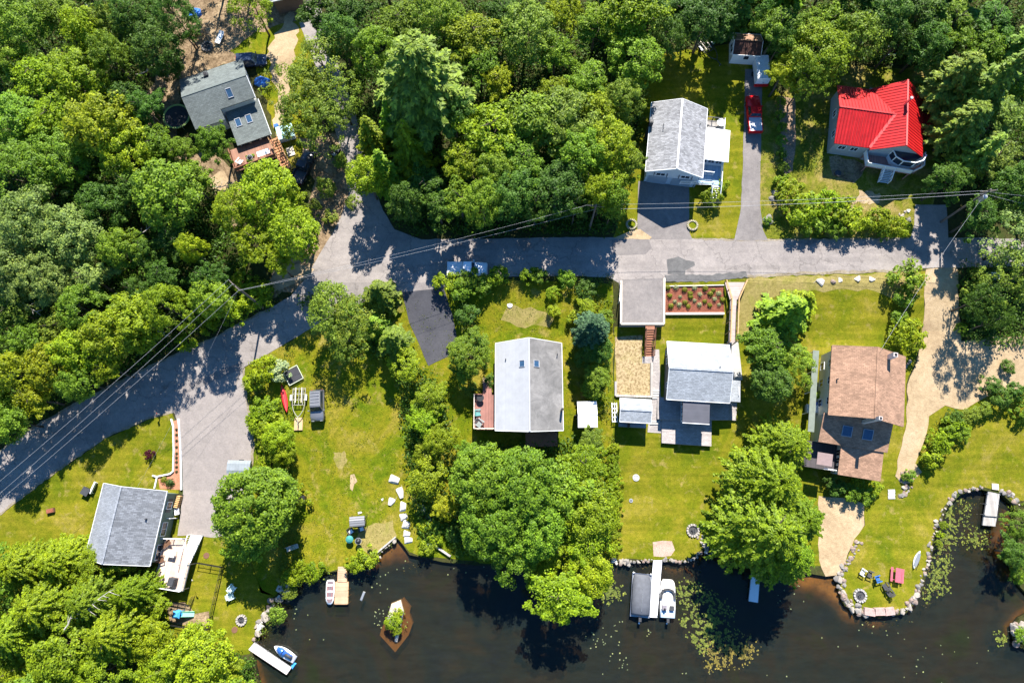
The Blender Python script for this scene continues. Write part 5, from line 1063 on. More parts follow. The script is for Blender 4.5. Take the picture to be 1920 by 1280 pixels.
# ------------------------------------------------------------------ vehicles
def paint(name, c, metal=.2): 
    m = M(name, c, .28, .05, 2, metal, spec=.5); return m
def vehicle(name, label, cat, px, py, heading, L, W, Ht, kind, body, roof=None, bedm=None, rack=False, tz=None):
    """HEADING: where the bonnet points, degrees anticlockwise from the photo's right"""
    g = T(px, py, .05); th = thing(name, label, cat, g, math.radians(heading))
    l, w = L / 2, W / 2; zb = 1.02 if Ht > 1.6 else .88
    def ring(x, hw, z0, z1, cr=.12): return [(x, -hw + .02, z0), (x, -hw, z0 + .15), (x, -hw, z1 - cr), (x, -hw + cr, z1), (x, hw - cr, z1), (x, hw, z1 - cr), (x, hw, z0 + .15), (x, hw - .02, z0)]
    if kind == 'pickup': xc0, xc1 = l * .38, -l * .22       # cowl, cab back
    elif kind == 'suv': xc0, xc1 = l * .42, -l * .96
    else: xc0, xc1 = l * .5, -l * .95
    mb = MB(); bedz = zb if kind != 'pickup' else .62
    mb.loft([ring(l, w * .84, .42, zb - .28), ring(l - .12, w * .94, .32, zb - .14), ring(l * .72, w, .3, zb - .04), ring(xc0, w, .3, zb), ring(xc1 - (.06 if kind == 'pickup' else 0), w, .3, zb)] +
            ([ring(-l + .06, w * .97, .34, zb - .05), ring(-l, w * .9, .42, zb - .2)] if kind != 'pickup' else []))
    b = mb.build('body', body, th, True)
    for e in b.data.edges: e.use_edge_sharp = False
    if kind == 'pickup':
        bx0, bx1 = xc1 - .06, -l; mb = MB()
        mb.box(bx1, bx0, -w + .02, w - .02, .35, .68)
        for s_ in (-1, 1): mb.box(bx1, bx0, s_ * w - (.09 if s_ > 0 else 0), s_ * w + (0 if s_ > 0 else .09), .68, zb)
        mb.box(bx1, bx1 + .07, -w + .09, w - .09, .68, zb)
        mb.build('bed', body, th)
        MB().box(bx1 + .08, bx0 - .01, -w + .1, w - .1, .69, .71 if bedm is None else zb - .06).build('bed_liner' if bedm is None else 'bed_cover', bedm or DARK, th)
    ws, rs = .55 if kind != 'pickup' else .5, .3 if kind != 'pickup' else .14
    tb = [(xc0, -w * .95), (xc0, w * .95), (xc1, w * .95), (xc1, -w * .95)]; tt = [(xc0 - ws, -w * .76), (xc0 - ws, w * .76), (xc1 + rs, w * .76), (xc1 + rs, -w * .76)]
    MB().hexa([(x, y, zb - .02) for x, y in tb], [(x, y, Ht - .06) for x, y in tt]).build('cabin', body, th)
    MB().slab([(xc0 - ws + .04, -w * .76, Ht - .05), (xc0 - ws + .04, w * .76, Ht - .05), (xc1 + rs - .04, w * .76, Ht - .05), (xc1 + rs - .04, -w * .76, Ht - .05)][::-1], .02).build('roof', roof or body, th)
    MB().box(xc1 + rs, xc0 - ws, -w * .7, w * .7, Ht - .055, Ht).build('roof_panel', roof or body, th)
    def glass(nm, i, j, lo=.12, hi=.88, pad=.06):
        a0, a1, c0, c1 = Vector((*tb[i], zb)), Vector((*tb[j], zb)), Vector((*tt[i], Ht - .06)), Vector((*tt[j], Ht - .06))
        e = lambda u, v: a0.lerp(a1, u).lerp(c0.lerp(c1, u), v)
        q = [e(pad, lo), e(1 - pad, lo), e(1 - pad, hi), e(pad, hi)]; n = (q[1] - q[0]).cross(q[3] - q[0]).normalized()
        ctr = Vector(((xc0 + xc1) / 2, 0, zb)); n = n if n.dot(q[0] - ctr) > 0 else -n
        MB().add([p + n * .012 for p in q], [(0, 1, 2, 3)]).build(nm, GLASS, th)
    glass('windshield', 0, 1); glass('rear_window', 2, 3); glass('side_window', 1, 2); glass('side_window', 3, 0)
    for sx in (.62, -.6):
        for sy in (-1, 1):
            wl = thing_part('wheel', th); wl.location = (sx * l, sy * (w - .1), .35)
            MB().loft([[(.35 * math.cos(2 * PI * k / 16), y, .35 * math.sin(2 * PI * k / 16)) for k in range(16)] for y in (-.11, .11)]).build('tyre', RUBBER, wl)
            MB().loft([[(.2 * math.cos(2 * PI * k / 12), y, .2 * math.sin(2 * PI * k / 12)) for k in range(12)] for y in (-.125, .125)]).build('rim', CHROME, wl)
    for sy in (-1, 1):
        MB().cbox(l - .05, sy * w * .62, zb - .33, .12, .36, .15).build('headlight', M('lamp_glass', (.7, .7, .68), .15, .05), th)
        MB().cbox(-l + .03, sy * w * .72, zb - .22, .08, .2, .22).build('tail_light', M('red_lens', (.4, .02, .02), .2, .05), th)
        MB().cbox(xc0 - .15, sy * (w + .12), zb + .12, .12, .22, .16).build('wing_mirror', body, th)
    if rack:
        mb = MB()
        for s_ in (-1, 1): mb.bar((xc1 + rs + .1, s_ * w * .68, Ht + .08), (xc0 - ws - .1, s_ * w * .68, Ht + .08), .05)
        for k in range(5): x = xc1 + rs + .2 + k * (xc0 - ws - xc1 - rs - .4) / 4; mb.bar((x, -w * .68, Ht + .06), (x, w * .68, Ht + .06), .04)
        mb.build('roof_rack', GREY, th)
    return th
def thing_part(name, parent):
    o = D.objects.new(name, None); COL.objects.link(o); o.parent = parent; o.empty_display_size = .1; return o
SILVER = paint('silver_paint', (.2, .205, .22), .5)
vehicle('off_roader', 'grey off-roader with ribbed dark roof parked on the grass by the empty trailer', 'suv', 597.5, 761, -86, 4.3, 1.85, 1.85, 'suv', SILVER, M('ribbed_roof', (.13, .135, .15), .5, .1, 2), rack=True)
vehicle('pickup_truck', 'red pickup with silver bed parked on the long narrow drive', 'pickup', 1410.5, 219, 90, 5.9, 2.0, 1.85, 'pickup', paint('red_paint', (.62, .006, .012)), bedm=M('ribbed_bed_cover', (.5, .5, .52), .4, .1, 3, .3))
vehicle('white_pickup', 'white pickup parked along the road half under a leaning tree', 'pickup', 877, 508, 0, 5.6, 1.98, 1.8, 'pickup', paint('white_car_paint', (.72, .73, .75), 0), bedm=M('white_bed_cover', (.68, .69, .7), .4))
vehicle('dark_pickup', 'black pickup under the trees near the woodland deck stairs', 'pickup', 572, 318, 70, 5.2, 1.9, 1.75, 'pickup', paint('black_paint', (.02, .022, .028)))
vehicle('dark_suv', 'dark blue car tucked against the wall of the woodland house', 'car', 474, 119, 5, 4.5, 1.8, 1.6, 'suv', paint('navy_paint', (.02, .035, .07)))
g = T(1422, 142, .04); th = thing('box_trailer', 'white box trailer with small red tail in shade by the backyard shed', 'trailer', g, PI / 2)
MB().loft([[(x, -.95, .55), (x, -.95, 1.95), (x, -.8, 2.1), (x, .8, 2.1), (x, .95, 1.95), (x, .95, .55)] for x in (-1.9, 1.9)]).build('box', M('white_box', (.7, .72, .74), .5), th); MB().box(-2.15, -1.9, -1.0, 1.0, .4, .75).build('rear_bumper', MATS['red_paint'], th); MB().bar((1.9, 0, .5), (2.9, 0, .5), .1).build('tow_bar', BLACK, th)
for sy in (-1, 1): MB().loft([[(.33 * math.cos(2 * PI * k / 14), sy * .98 + d, .33 + .33 * math.sin(2 * PI * k / 14)) for k in range(14)] for d in (-.09, .09)]).build('wheel', RUBBER, th)
# garden tractor in the shade
g = T(632, 291); th = thing('garden_tractor', 'dark garden tractor in deep shade beside the side road', 'tractor', g, 1.0)
MB().box(-.7, .75, -.35, .35, .3, .62).build('chassis', BLACK, th); MB().box(.1, .8, -.28, .28, .62, .85).build('bonnet', DARK, th); MB().box(-.55, -.1, -.25, .25, .62, .72).build('seat', GREY, th); MB().box(-.62, -.52, -.25, .25, .7, 1.05).build('seat_back', GREY, th)
for x, y, r in ((.55, .42, .24), (.55, -.42, .24), (-.5, .45, .36), (-.5, -.45, .36)): MB().loft([[(x + r * math.cos(2 * PI * k / 14), y + d, r + r * math.sin(2 * PI * k / 14)) for k in range(14)] for d in (-.1, .1)]).build('wheel', RUBBER, th)
MB().tube([(.1, 0, .8), (-.05, 0, 1.05)], .03).build('steering_column', BLACK, th)
# boat trailer (galvanised, empty)
def boat_trailer(label, px, py, rz, mat, sc=1.0):
    th = thing('boat_trailer', label, 'trailer', T(px, py), rz); f = MB(); z = .5
    for x in (-.55, 0, .55): f.bar((x, 1.9, z), (x, -.5, z), .08)
    for y in (1.75, 1.0, .2, -.5): f.bar((-.85 if y > .1 else -.7, y, z), (.85 if y > .1 else .7, y, z), .08)
    for s_ in (-1, 1): f.tube([(s_ * .85, 1.85, z), (s_ * .85, -.5, z), (s_ * .65, -1.3, z), (s_ * .25, -1.95, z), (0, -2.15, z)], .06, 6)
    f.bar((0, -2.1, z), (0, -3.3, z), .1); f.build('frame', mat, th)
    for s_ in (-1, 1):
        MB().loft([[(s_ * 1.02 + d, .5 + .32 * math.cos(2 * PI * k / 14), .33 + .32 * math.sin(2 * PI * k / 14)) for k in range(14)] for d in (-.09, .09)]).build('wheel', RUBBER, th)
        MB().box(s_ * 1.02 - .13, s_ * 1.02 + .13, .1, .9, .66, .7).build('mudguard', WHITE, th)
        MB().bar((s_ * .4, 1.9, z + .14), (s_ * .4, -.2, z + .14), .1).build('bunk', CREAM, th)
    MB().tube([(0, -3.1, 0), (0, -3.1, .6)], .04).build('jack', GREY, th); return th
boat_trailer('empty galvanised boat trailer on the grass between kayak and off-roader', 562, 753, .02, M('galvanised_frame', (.3, .29, .23), .5, .15, 3, .2))
boat_trailer('dark empty boat trailer in the shaded lawn below the backyard shed', 1326, 95, .55, DARK)
# white-topped trailer by the pale drive
g = T(453, 876); th = thing('cargo_trailer', 'grey ridged cover of a trailer standing at the end of the pale drive', 'trailer', g, -.02)
MB().box(-1.5, 1.5, -.85, .85, .45, 1.0).build('box', GREY, th); MB().loft([[(x, -.9, 1.0), (x, -.45, 1.18), (x, .45, 1.18), (x, .9, 1.0)] for x in (-1.55, 1.55)]).build('cover', M_lines('grey_ribbed_cover', (.25, .28, .3), .4, 'X', .85, .05), th)
for s_ in (-1, 1): MB().loft([[(.0 + .32 * math.cos(2 * PI * k / 14), s_ * .95 + d, .32 + .32 * math.sin(2 * PI * k / 14)) for k in range(14)] for d in (-.08, .08)]).build('wheel', RUBBER, th)
MB().bar((1.5, 0, .5), (2.3, 0, .5), .1).build('tow_bar', BLACK, th)
# ------------------------------------------------------------------ boats and docks
def hull(mb, L, W, Hh, bow=.55, n=9, z0=0.0, stern=.8, sheer=.12):
    rings = []
    for i in range(n):
        t = i / (n - 1); x = -L / 2 + L * t
        wf = stern + (1 - stern) * min(1, t / .35) if t < .35 else (1 if t < bow else max(.03, (1 - ((t - bow) / (1 - bow)) ** 2.2)))
        hw = W / 2 * wf; zt = z0 + Hh + sheer * t * t
        rings.append([(x, -hw, zt), (x, -hw * .8, z0 + Hh * .35), (x, 0, z0 - .05 + .1 * max(0, t - .7)), (x, hw * .8, z0 + Hh * .35), (x, hw, zt), (x, hw * .8, zt - .02), (x, 0, zt - .02), (x, -hw * .8, zt - .02)])
    return mb.loft(rings)
def dock(label, pts, z, mat, name='dock', posts=True, joints=(), legsm=None):
    w = [P(px, py, z) for px, py in pts]; c = sum(w, Vector()) / len(w); th = thing(name, label, 'dock', (c.x, c.y, 0))
    q = [p - Vector((c.x, c.y, 0)) for p in w]; MB().slab([tuple(p) for p in q], .14).build('decking', mat, th)
    e = MB(); n = len(q)
    for i in range(n): e.bar(q[i] - Vector((0, 0, .12)), q[(i + 1) % n] - Vector((0, 0, .12)), .08, .2)
    e.build('frame', legsm or GREY, th)
    if posts:
        L_ = max(((q[i] - q[(i + 1) % n]).length, i) for i in range(n))[1]; a, b = q[L_], q[(L_ + 1) % n]; d, e2 = q[(L_ + 3) % n], q[(L_ + 2) % n]
        for t in (.35, .65, .97):
            for p in (a.lerp(b, t), d.lerp(e2, t)): MB().tube([(p.x, p.y, -1.4), (p.x, p.y, z + .12)], .04, 6).build('post', legsm or GREY, th)
    return th, c
WHITEDECK = M_lines('white_dock_panel', (.74, .73, .73), .6, 'Y', .9, .03, .6, .05, .03)
dock('long bright white dock between the covered pontoon boat and the open boat', [(1227, 1030), (1243, 1031), (1232, 1157), (1216, 1156)], .5, WHITEDECK)
dock('narrow white dock in deep shade under the pointed-branch trees', [(1411, 1062), (1426, 1062), (1421, 1129), (1404, 1126)], .5, M('white_dock_paint', (.70, .71, .72), .6, .05, 1))
dock('weathered grey dock reaching into the weedy cove', [(1856, 904), (1877, 905), (1869, 968), (1846, 966)], .75, WOODGREY)
dock('last float of the weathered cove dock with pale end rails', [(1845, 967), (1869, 969), (1866, 986), (1843, 984)], .55, WOODGREY)
dock('short plank gangway leading to the square swim float', [(634, 1050), (649, 1050), (650, 1090), (633, 1090)], .5, M_lines('tan_dock_boards', (.52, .34, .22), .3, 'Y', .6, .12), posts=False, legsm=WOODTAN)
dock('square brown plank float beside the white rowing boat', [(629, 1090.5), (653, 1090.5), (652, 1132), (627, 1132)], .42, M_lines('brown_float_boards', (.50, .32, .2), .15, 'Y', .7, .12), 'swim_float', True, legsm=WOODTAN)
dock('pale weathered dock slanting out beside the jet ski', [(477, 1204), (546, 1251), (537, 1264), (466, 1217)], .5, M('pale_dock_boards', (.6, .52, .47), .7, .08, 2))
tag(MB().cbox(0, 0, 0, .9, .8, .12).build('dock_step', CREAM, loc=P(1866, 912, .95), rz=-.1), 'small pale step board where the weathered cove dock meets the bank', 'step')
# pontoon boat
g = P(1200, 1114, 0); th = thing('pontoon_boat', 'pontoon boat under a fitted dark grey cover moored at the white dock', 'boat', (g.x, g.y, 0), PI / 2 - .1)
for s_ in (-1, 1): MB().tube([(-2.7, s_ * .85, .12), (2.2, s_ * .85, .12), (2.75, s_ * .85, .3)], [.32, .32, .06], 12).build('pontoon', GREY, th, True)
MB().box(-2.75, 2.7, -1.28, 1.28, .46, .56).build('deck', GREY, th)
def dome(rows): return MB().loft(rows)
rows = []
for x, hw, hz in ((-2.5, 1.12, .95), (-2.2, 1.2, 1.2), (-1, 1.22, 1.42), (.6, 1.22, 1.42), (1.7, 1.18, 1.18), (2.3, 1.05, .98), (2.62, .98, .9)):
    rows.append([(x, -hw, .6), (x, -hw * .97, hz - .12), (x, -hw * .5, hz + .1), (x, 0, hz + .2), (x, hw * .5, hz + .1), (x, hw * .97, hz - .12), (x, hw, .6)])
cv = MB().loft(rows).build('cover', M('grey_boat_cover', (.10, .105, .12), .8, .18, 1.5, bmp=.2), th, True)
MB().tube([(-1.9, 0, 1.62), (1.0, 0, 1.66)], .025).build('ridge_seam', GREY, cv)
mb = MB()
for a_, b_ in (((-2.7, -1.27), (2.7, -1.27)), ((2.7, -1.27), (2.7, 1.27)), ((2.7, 1.27), (-2.7, 1.27))): mb.bar((*a_, .66), (*b_, .66), .05, .2)
mb.build('rail', CHROME, th)
for s_ in (-1, 1): MB().sphere((2.75, s_ * 1.15, .75), .12, 10, 6).build('corner_fender', WHITE, th)
om = MB().box(-3.25, -2.75, -.18, .18, .5, 1.05).build('outboard_motor', DARK, th); MB().tube([(-3.1, 0, .5), (-3.2, 0, -.3)], .06).build('motor_leg', BLACK, om); MB().cyl(-3.55, -.05, .1, .2, .12, n=10).build('propeller_guard', WHITE, om); MB().bar((-3.2, 0, .3), (-3.5, 0, .15), .06).build('tiller', GREY, om)
# open boat
g = P(1250, 1121, 0); th = thing('motor_boat', 'open white motor boat with dark curved bow seats and blue stern deck', 'boat', (g.x, g.y, 0), PI / 2 - .06)
rings = []
for x, hw in ((-2.35, .98), (-1.2, 1.02), (.4, 1.02), (1.5, .98), (2.1, .86), (2.42, .62)): rings.append([(x, -hw, .62), (x, -hw * .85, -.05), (x, hw * .85, -.05), (x, hw, .62)])
MB().loft(rings).build('hull', M('white_gelcoat', (.74, .72, .68), .35, .05, 2), th, True)
WG = MATS['white_gelcoat']
MB().prism([(2.4, -.6), (2.4, .6), (2.05, .82), (1.5, .93), (1.15, .95), (1.15, -.95), (1.5, -.93), (2.05, -.82)][::-1], .63, .72).build('bow_deck', M('cream_deck', (.6, .55, .48), .6, .2, 2), th)
mb = MB(); pts = [(.0, -.88), (.7, -.84), (1.1, -.55), (1.22, 0), (1.1, .55), (.7, .84), (.0, .88)]
for i in range(6): mb.bar((*pts[i], .78), (*pts[i + 1], .78), .26, .3)
mb.build('bow_seat', DARK, th)
MB().box(-.35, 1.1, -.2, .2, .63, .7).build('walkway', WHITE, th); MB().box(-1.3, -.35, -.92, .92, .63, .72).build('cockpit_floor', WG, th)
MB().box(-1.35, -.8, -.75, -.2, .72, 1.1).build('seat', DARK, th); MB().box(-1.35, -.75, .2, .8, .72, 1.15).build('console', M('grey_console', (.2, .18, .2), .5), th); MB().tube([(-1.2, .5, 1.15), (-1.3, .5, 1.35)], .13, 10).build('steering_wheel', BLACK, th)
MB().box(-2.3, -1.45, -.9, .9, .63, .76).build('stern_deck', M('blue_grey_vinyl', (.33, .42, .50), .5), th)
om = MB().box(-2.9, -2.4, -.17, .17, .45, 1.0).build('outboard_motor', DARK, th); MB().tube([(-2.75, 0, .5), (-2.85, 0, -.3)], .06).build('motor_leg', BLACK, om); MB().cyl(-3.1, 0, .15, .25, .1, n=10).build('motor_grip', WHITE, om)
# jet ski
g = P(536, 1222, 0); th = thing('jet_ski', 'white and blue jet ski floating beside the slanting pale dock', 'jet ski', (g.x, g.y, 0), math.radians(150))
hull(MB(), 3.2, 1.2, .5, .5).build('hull', WHITE, th, True)
MB().loft([[(x, -w_, .52), (x, -w_ * .7, h_), (x, w_ * .7, h_), (x, w_, .52)] for x, w_, h_ in ((-1.1, .28, .75), (-.1, .3, .82), (.1, .36, 1.0), (.55, .42, .92), (1.15, .28, .66))]).build('fairing', paint('jet_ski_blue', (.03, .12, .42)), th, True)
MB().loft([[(x, -w_, .6), (x, -w_ * .8, h_), (x, w_ * .8, h_), (x, w_, .6)] for x, w_, h_ in ((-1.15, .2, .86), (-.2, .22, .92))]).build('seat', DARK, th, True)
MB().tube([(.15, -.42, 1.08), (.25, 0, 1.04), (.15, .42, 1.08)], .035).build('handlebar', BLACK, th); MB().box(-1.58, -1.1, -.5, .5, .47, .53).build('boarding_mat', M('grey_mat', (.3, .3, .32), .8), th)
# rowing boat
g = P(620.5, 1109, 0); th = thing('rowing_boat', 'small white rowing boat with dark inside tied to the plank float', 'boat', (g.x, g.y, 0), -PI / 2 + .02)
rings = [[(x, -w_, .45), (x, -w_ * .75, -.05), (x, w_ * .75, -.05), (x, w_, .45)] for x, w_ in ((-1.55, .42), (-1.2, .56), (0, .58), (1.0, .52), (1.4, .34), (1.55, .1))]
MB().loft(rings).build('hull', WHITE, th, True)
MB().prism([(-1.4, -.32), (-1.1, -.42), (0, -.44), (.95, -.38), (1.3, -.2), (1.3, .2), (.95, .38), (0, .44), (-1.1, .42), (-1.4, .32)], .45, .465).build('inside', M('dark_red_grey', (.16, .12, .13), .7, .3, 4), th)
for x in (-.9, -.1, .7): MB().box(x - .12, x + .12, -.5, .5, .465, .5).build('thwart', WHITE, th)
for s_ in (-1, 1): MB().bar((-.9, s_ * .3, .53), (.9, s_ * .25, .53), .05).build('oar', M('pale_red_wood', (.4, .12, .11), .6), th)
# kayak, canoe
def kayak(label, px0, py0, px1, py1, W, mat, cat='kayak', name='kayak', inner=None):
    a, b = T(px0, py0), T(px1, py1); c = (a + b) / 2; d = b - a; L = d.length; th = thing(name, label, cat, c, math.atan2(d.y, d.x)); n = 11; rings = []
    for i in range(n):
        t = i / (n - 1); w_ = max(.02, math.sin(PI * t) ** .75) * W / 2; x = (t - .5) * L; zr = .1 * abs(2 * t - 1) ** 3
        rings.append([(x, -w_, .2 + zr), (x, -w_ * .7, .02 + zr), (x, 0, zr), (x, w_ * .7, .02 + zr), (x, w_, .2 + zr), (x, w_ * .5, .3 + zr * .8), (x, 0, .34 + zr * .7), (x, -w_ * .5, .3 + zr * .8)])
    MB().loft(rings).build('hull', mat, th, True); return th, L
kt, L = kayak('red kayak lying keel up in the grass near the square trampoline', 528, 721, 540, 774, .85, M('red_plastic', (.6, .03, .035), .35, .08, 2))
MB().bar((-L * .42, 0, .36), (L * .42, 0, .36), .05).build('keel_strip', M('pale_red', (.65, .12, .12), .5), kt)
ct, L = kayak('white curved canoe lying on the lawn edge by the stone wall', 1711, 1065, 1723, 1032, .75, M('white_hull', (.68, .70, .68), .4, .06), 'canoe', 'canoe')
MB().prism([(-L * .34, -.18), (0, -.26), (L * .34, -.18), (L * .4, 0), (L * .34, .18), (0, .26), (-L * .34, .18), (-L * .4, 0)], .34, .38).build('gunwale', GREY, ct)
MB().bar((-L * .5, -.45, .04), (-L * .1, -.5, .06), .06).build('paddle', BLACK, ct)
tag(MB().cbox(0, 0, .04, .35, 1.3, .16, -.35, .8).build('floating_log', GREY, loc=P(680, 1117, 0)), 'short pale log floating between the swim float and the rock islet', 'log')
tag(MB().cbox(0, 0, .1, .9, .45, .3, .6, .7).build('water_toy', M('blue_plastic', (.05, .28, .55), .4), loc=P(550, 1247, 0), rz=.4), 'small blue float at the tip of the slanting pale dock', 'float')

# ------------------------------------------------------------------ furniture and small things
def low_chair(name, label, px, py, rz, mat, z=None, group=None, base=None, cat='chair'):
    g = T(px, py) if z is None else P(px, py, z); th = thing(name, label, cat, g, rz, group)
    mb = MB()
    for k in range(5): mb.box(-.26 + .105 * k, -.165 + .105 * k, -.28, .28, .36 - .018 * k, .385 - .018 * k)
    mb.build('seat', mat, th)
    mb = MB()
    for k in range(5): mb.bar((-.28, -.24 + .12 * k, .36), (-.55, -.28 + .14 * k, 1.0 - .05 * abs(k - 2)), .1, .03)
    mb.build('backrest', mat, th)
    for s_ in (-1, 1):
        MB().box(-.42, .36, s_ * .38 - .07, s_ * .38 + .07, .56, .59).build('arm', mat, th)
        for x in (-.3, .28): MB().box(x - .04, x + .04, s_ * .34 - .03, s_ * .34 + .03, 0, .56).build('leg', base or mat, th)
    return th
C_TEAL = M('teal_plastic', (.1, .28, .27), .5); C_BLUE = M('blue_canvas', (.03, .12, .35), .7); C_BROWN = M('brown_wicker', (.14, .07, .04), .8); C_PALE = M('pale_plastic', (.6, .62, .6), .5); C_DK = M('charcoal_canvas', (.05, .05, .055), .8); C_MINT = M('pale_mint', (.5, .62, .58), .5)
for i, (px, py, rz, m, lab) in enumerate([(1615.5, 1072, -.6, C_PALE, 'pale-seated folding chair nearest the stone wall on the lawn point'), (1629, 1075.5, -.4, C_DK, 'charcoal folding chair between the pale and the blue chairs'), (1643.5, 1084, .3, C_BLUE, 'blue folding chair facing the water on the lawn point'),
    (1657.5, 1097, 2.0, C_DK, 'charcoal chair just inland of its twin near the red picnic table'), (1664.5, 1109, 2.2, C_DK, 'charcoal chair nearest the flat capstones of the lawn point')]):
    t = low_chair('folding_chair', lab, px, py, rz, m, base=BLACK)
    t.scale = (1.0,) * 3
for px, py, rz, lab in [(438, 1101, .9, 'pale green garden chair nearer the round tree by the pen'), (436, 1116, .4, 'pale green garden chair nearer the stone fire ring')]: low_chair('garden_chair', lab, px, py, rz, C_MINT).scale = (1.05,) * 3
for px, py, rz, lab in [(659.5, 996, -.9, 'white-seated dark chair nearer the turquoise parasol'), (679.5, 991, -1.3, 'white-seated dark chair beside the canopy swing')]:
    t = low_chair('patio_chair', lab, px, py, rz, C_DK); MB().box(-.24, .24, -.25, .25, .39, .47).build('cushion', WHITE, t)
# turquoise parasol and covered grill
g = T(658, 1010); th = thing('parasol', 'low turquoise ribbed parasol at the edge of the sandy sitting place', 'parasol', g)
n = 10; MB().loft([[((r * (1 + .03 * (k % 2))) * math.cos(2 * PI * k / (2 * n)), r * math.sin(2 * PI * k / (2 * n)), z) for k in range(2 * n)] for r, z in ((.5, .85), (.32, .98), (.05, 1.06))]).build('canopy', M('turquoise_cloth', (.04, .22, .2), .7, .2, 4), th); MB().tube([(0, 0, 0), (0, 0, 1.1)], .03).build('pole', GREY, th); MB().cyl(0, 0, 0, .08, .3, n=14).build('base', DARK, th)
def grill(label, px, py, z=None, s=1.0, mat=BLACK, rz=0):
    g = T(px, py) if z is None else P(px, py, z); th = thing('kettle_grill', label, 'grill', g, rz); th.scale = (s,) * 3
    MB().sphere((0, 0, .85), .33, 14, 8, .8).build('kettle', mat, th, True); MB().ring(0, 0, .86, .9, .3, .36).build('rim', GREY, th)
    for k in range(3): MB().tube([(.2 * math.cos(k * 2.1), .2 * math.sin(k * 2.1), .7), (.36 * math.cos(k * 2.1), .36 * math.sin(k * 2.1), 0)], .02).build('leg', GREY, th)
    MB().bar((-.1, 0, 1.13), (.1, 0, 1.13), .03).build('lid_handle', GREY, th)
grill('black kettle grill beside the turquoise parasol', 675, 1013, s=1.2)
# canopy swing
g = T(675, 976); th = thing('canopy_swing', 'garden swing seat under a grey striped canopy by the pond lawn', 'swing seat', g, .08)
MB().slab([(-1.0, -.65, 1.75), (1.0, -.65, 1.75), (1.0, .1, 1.95), (-1.0, .1, 1.95)], .05).build('canopy', M_lines('grey_striped_cloth', (.25, .25, .26), .3, 'Y', .4, .1, .8, .1, .3), th); MB().slab([(-1.0, .1, 1.95), (1.0, .1, 1.95), (1.0, .65, 1.78), (-1.0, .65, 1.78)], .05).build('canopy_back', MATS['grey_striped_cloth'], th)
for s_ in (-1, 1):
    MB().tube([(s_ * 1.02, -.8, 0), (s_ * 1.02, 0, 1.8), (s_ * 1.02, .8, 0)], .035).build('side_frame', BLACK, th)
MB().box(-.85, .85, -.35, .3, .45, .52).build('seat', DARK, th); MB().slab([(-.85, .3, .5), (.85, .3, .5), (.85, .45, 1.0), (-.85, .45, 1.0)], .06).build('backrest', DARK, th)
def swing_bench(label, px, py, rz):
    th = thing('swing_bench', label, 'bench swing', T(px, py), rz)
    for s_ in (-1, 1): MB().tube([(s_ * 1.1, -.7, 0), (s_ * 1.1, 0, 1.9), (s_ * 1.1, .7, 0)], .05).build('side_frame', WOODTAN, th)
    MB().tube([(-1.2, 0, 1.9), (1.2, 0, 1.9)], .05).build('cross_beam', WOODTAN, th); MB().box(-.8, .8, -.25, .25, .45, .5).build('seat', WOODTAN, th); MB().box(-.8, .8, .22, .27, .5, .95).build('backrest', WOODTAN, th)
swing_bench('wooden bench swing in dappled shade beside the stony fire place', 377, 75, .35)
# picnic table
def picnic(label, px, py, rz, mat):
    th = thing('picnic_table', label, 'picnic table', T(px, py), rz)
    mb = MB()
    for k in range(5): mb.box(-.92, .92, -.38 + .155 * k, -.24 + .155 * k, .72, .76)
    mb.build('tabletop', mat, th)
    for s_ in (-1, 1):
        mb = MB(); mb.box(-.92, .92, s_ * .72 - .14, s_ * .72 - .01, .43, .47); mb.box(-.92, .92, s_ * .72 + .01, s_ * .72 + .14, .43, .47); mb.build('bench', mat, th)
        l = MB(); l.bar((s_ * .65, -.3, .72), (s_ * .65, -.75, 0), .09, .04); l.bar((s_ * .65, .3, .72), (s_ * .65, .75, 0), .09, .04); l.bar((s_ * .65, -.8, .42), (s_ * .65, .8, .42), .09, .04); l.build('leg_frame', mat, th)
picnic('faded red picnic table on the lawn point ringed by stones', 1679, 1077, PI / 2 - .2, M('faded_red_wood', (.42, .10, .13), .7, .12, 3))
# fire pits
def fire_ring(label, px, py, r, n, mat, pit=True):
    th = thing('fire_ring', label, 'fire pit', T(px, py))
    rg = random.Random(int(px)); mb = MB()
    for k in range(n): a = 2 * PI * k / n; mb.cbox(r * math.cos(a), r * math.sin(a), .12, .3, 2 * PI * r / n * .86, .26 + rg.uniform(-.05, .05), a + rg.uniform(-.15, .15), .85)
    mb.build('stone_ring_of_bricks', mat, th)
    if pit:
        MB().cyl(0, 0, .02, .06, r - .12, n=20).build('ash_bed', M('ash', (.05, .05, .052), .95, .5, 5), th)
        l = MB()
        for k in range(5): l.bar((rg.uniform(-.3, .3), rg.uniform(-.3, .3), .1), (rg.uniform(-.3, .3), rg.uniform(-.3, .3), .18), .08)
        l.build('charred_wood', DARK, th)
    else: MB().cyl(0, 0, .02, .1, r - .1, n=20).build('soil', LAWN, th)
PALEST = M('pale_stone', (.32, .29, .26), .9, .2, 3, bmp=.3)
fire_ring('stone fire ring with charred logs on the grass by the black pen', 453, 1162, .58, 13, PALEST)
fire_ring('round stone planter nearer the woods beside the shaded drive', 1184, 421, .68, 18, M('mossy_stone', (.3, .27, .18), .9, .25), False)
fire_ring('round stone planter nearer the narrow drive beside the shaded drive', 1298, 423, .68, 18, MATS['mossy_stone'], False)
fire_ring('fire place with dark ash inside the stone wall of the lawn point', 1612, 1116, .75, 14, M('grey_pit_stone', (.32, .3, .28), .9, .25))
fire_ring('stony fire place in the leaf litter behind the woodland house', 389, 88, .75, 12, M('dark_stone', (.13, .125, .12), .9, .25))
fire_ring('ring of white stones at the lawn edge by the pointed-branch trees', 1299, 994, .75, 14, PALEST)
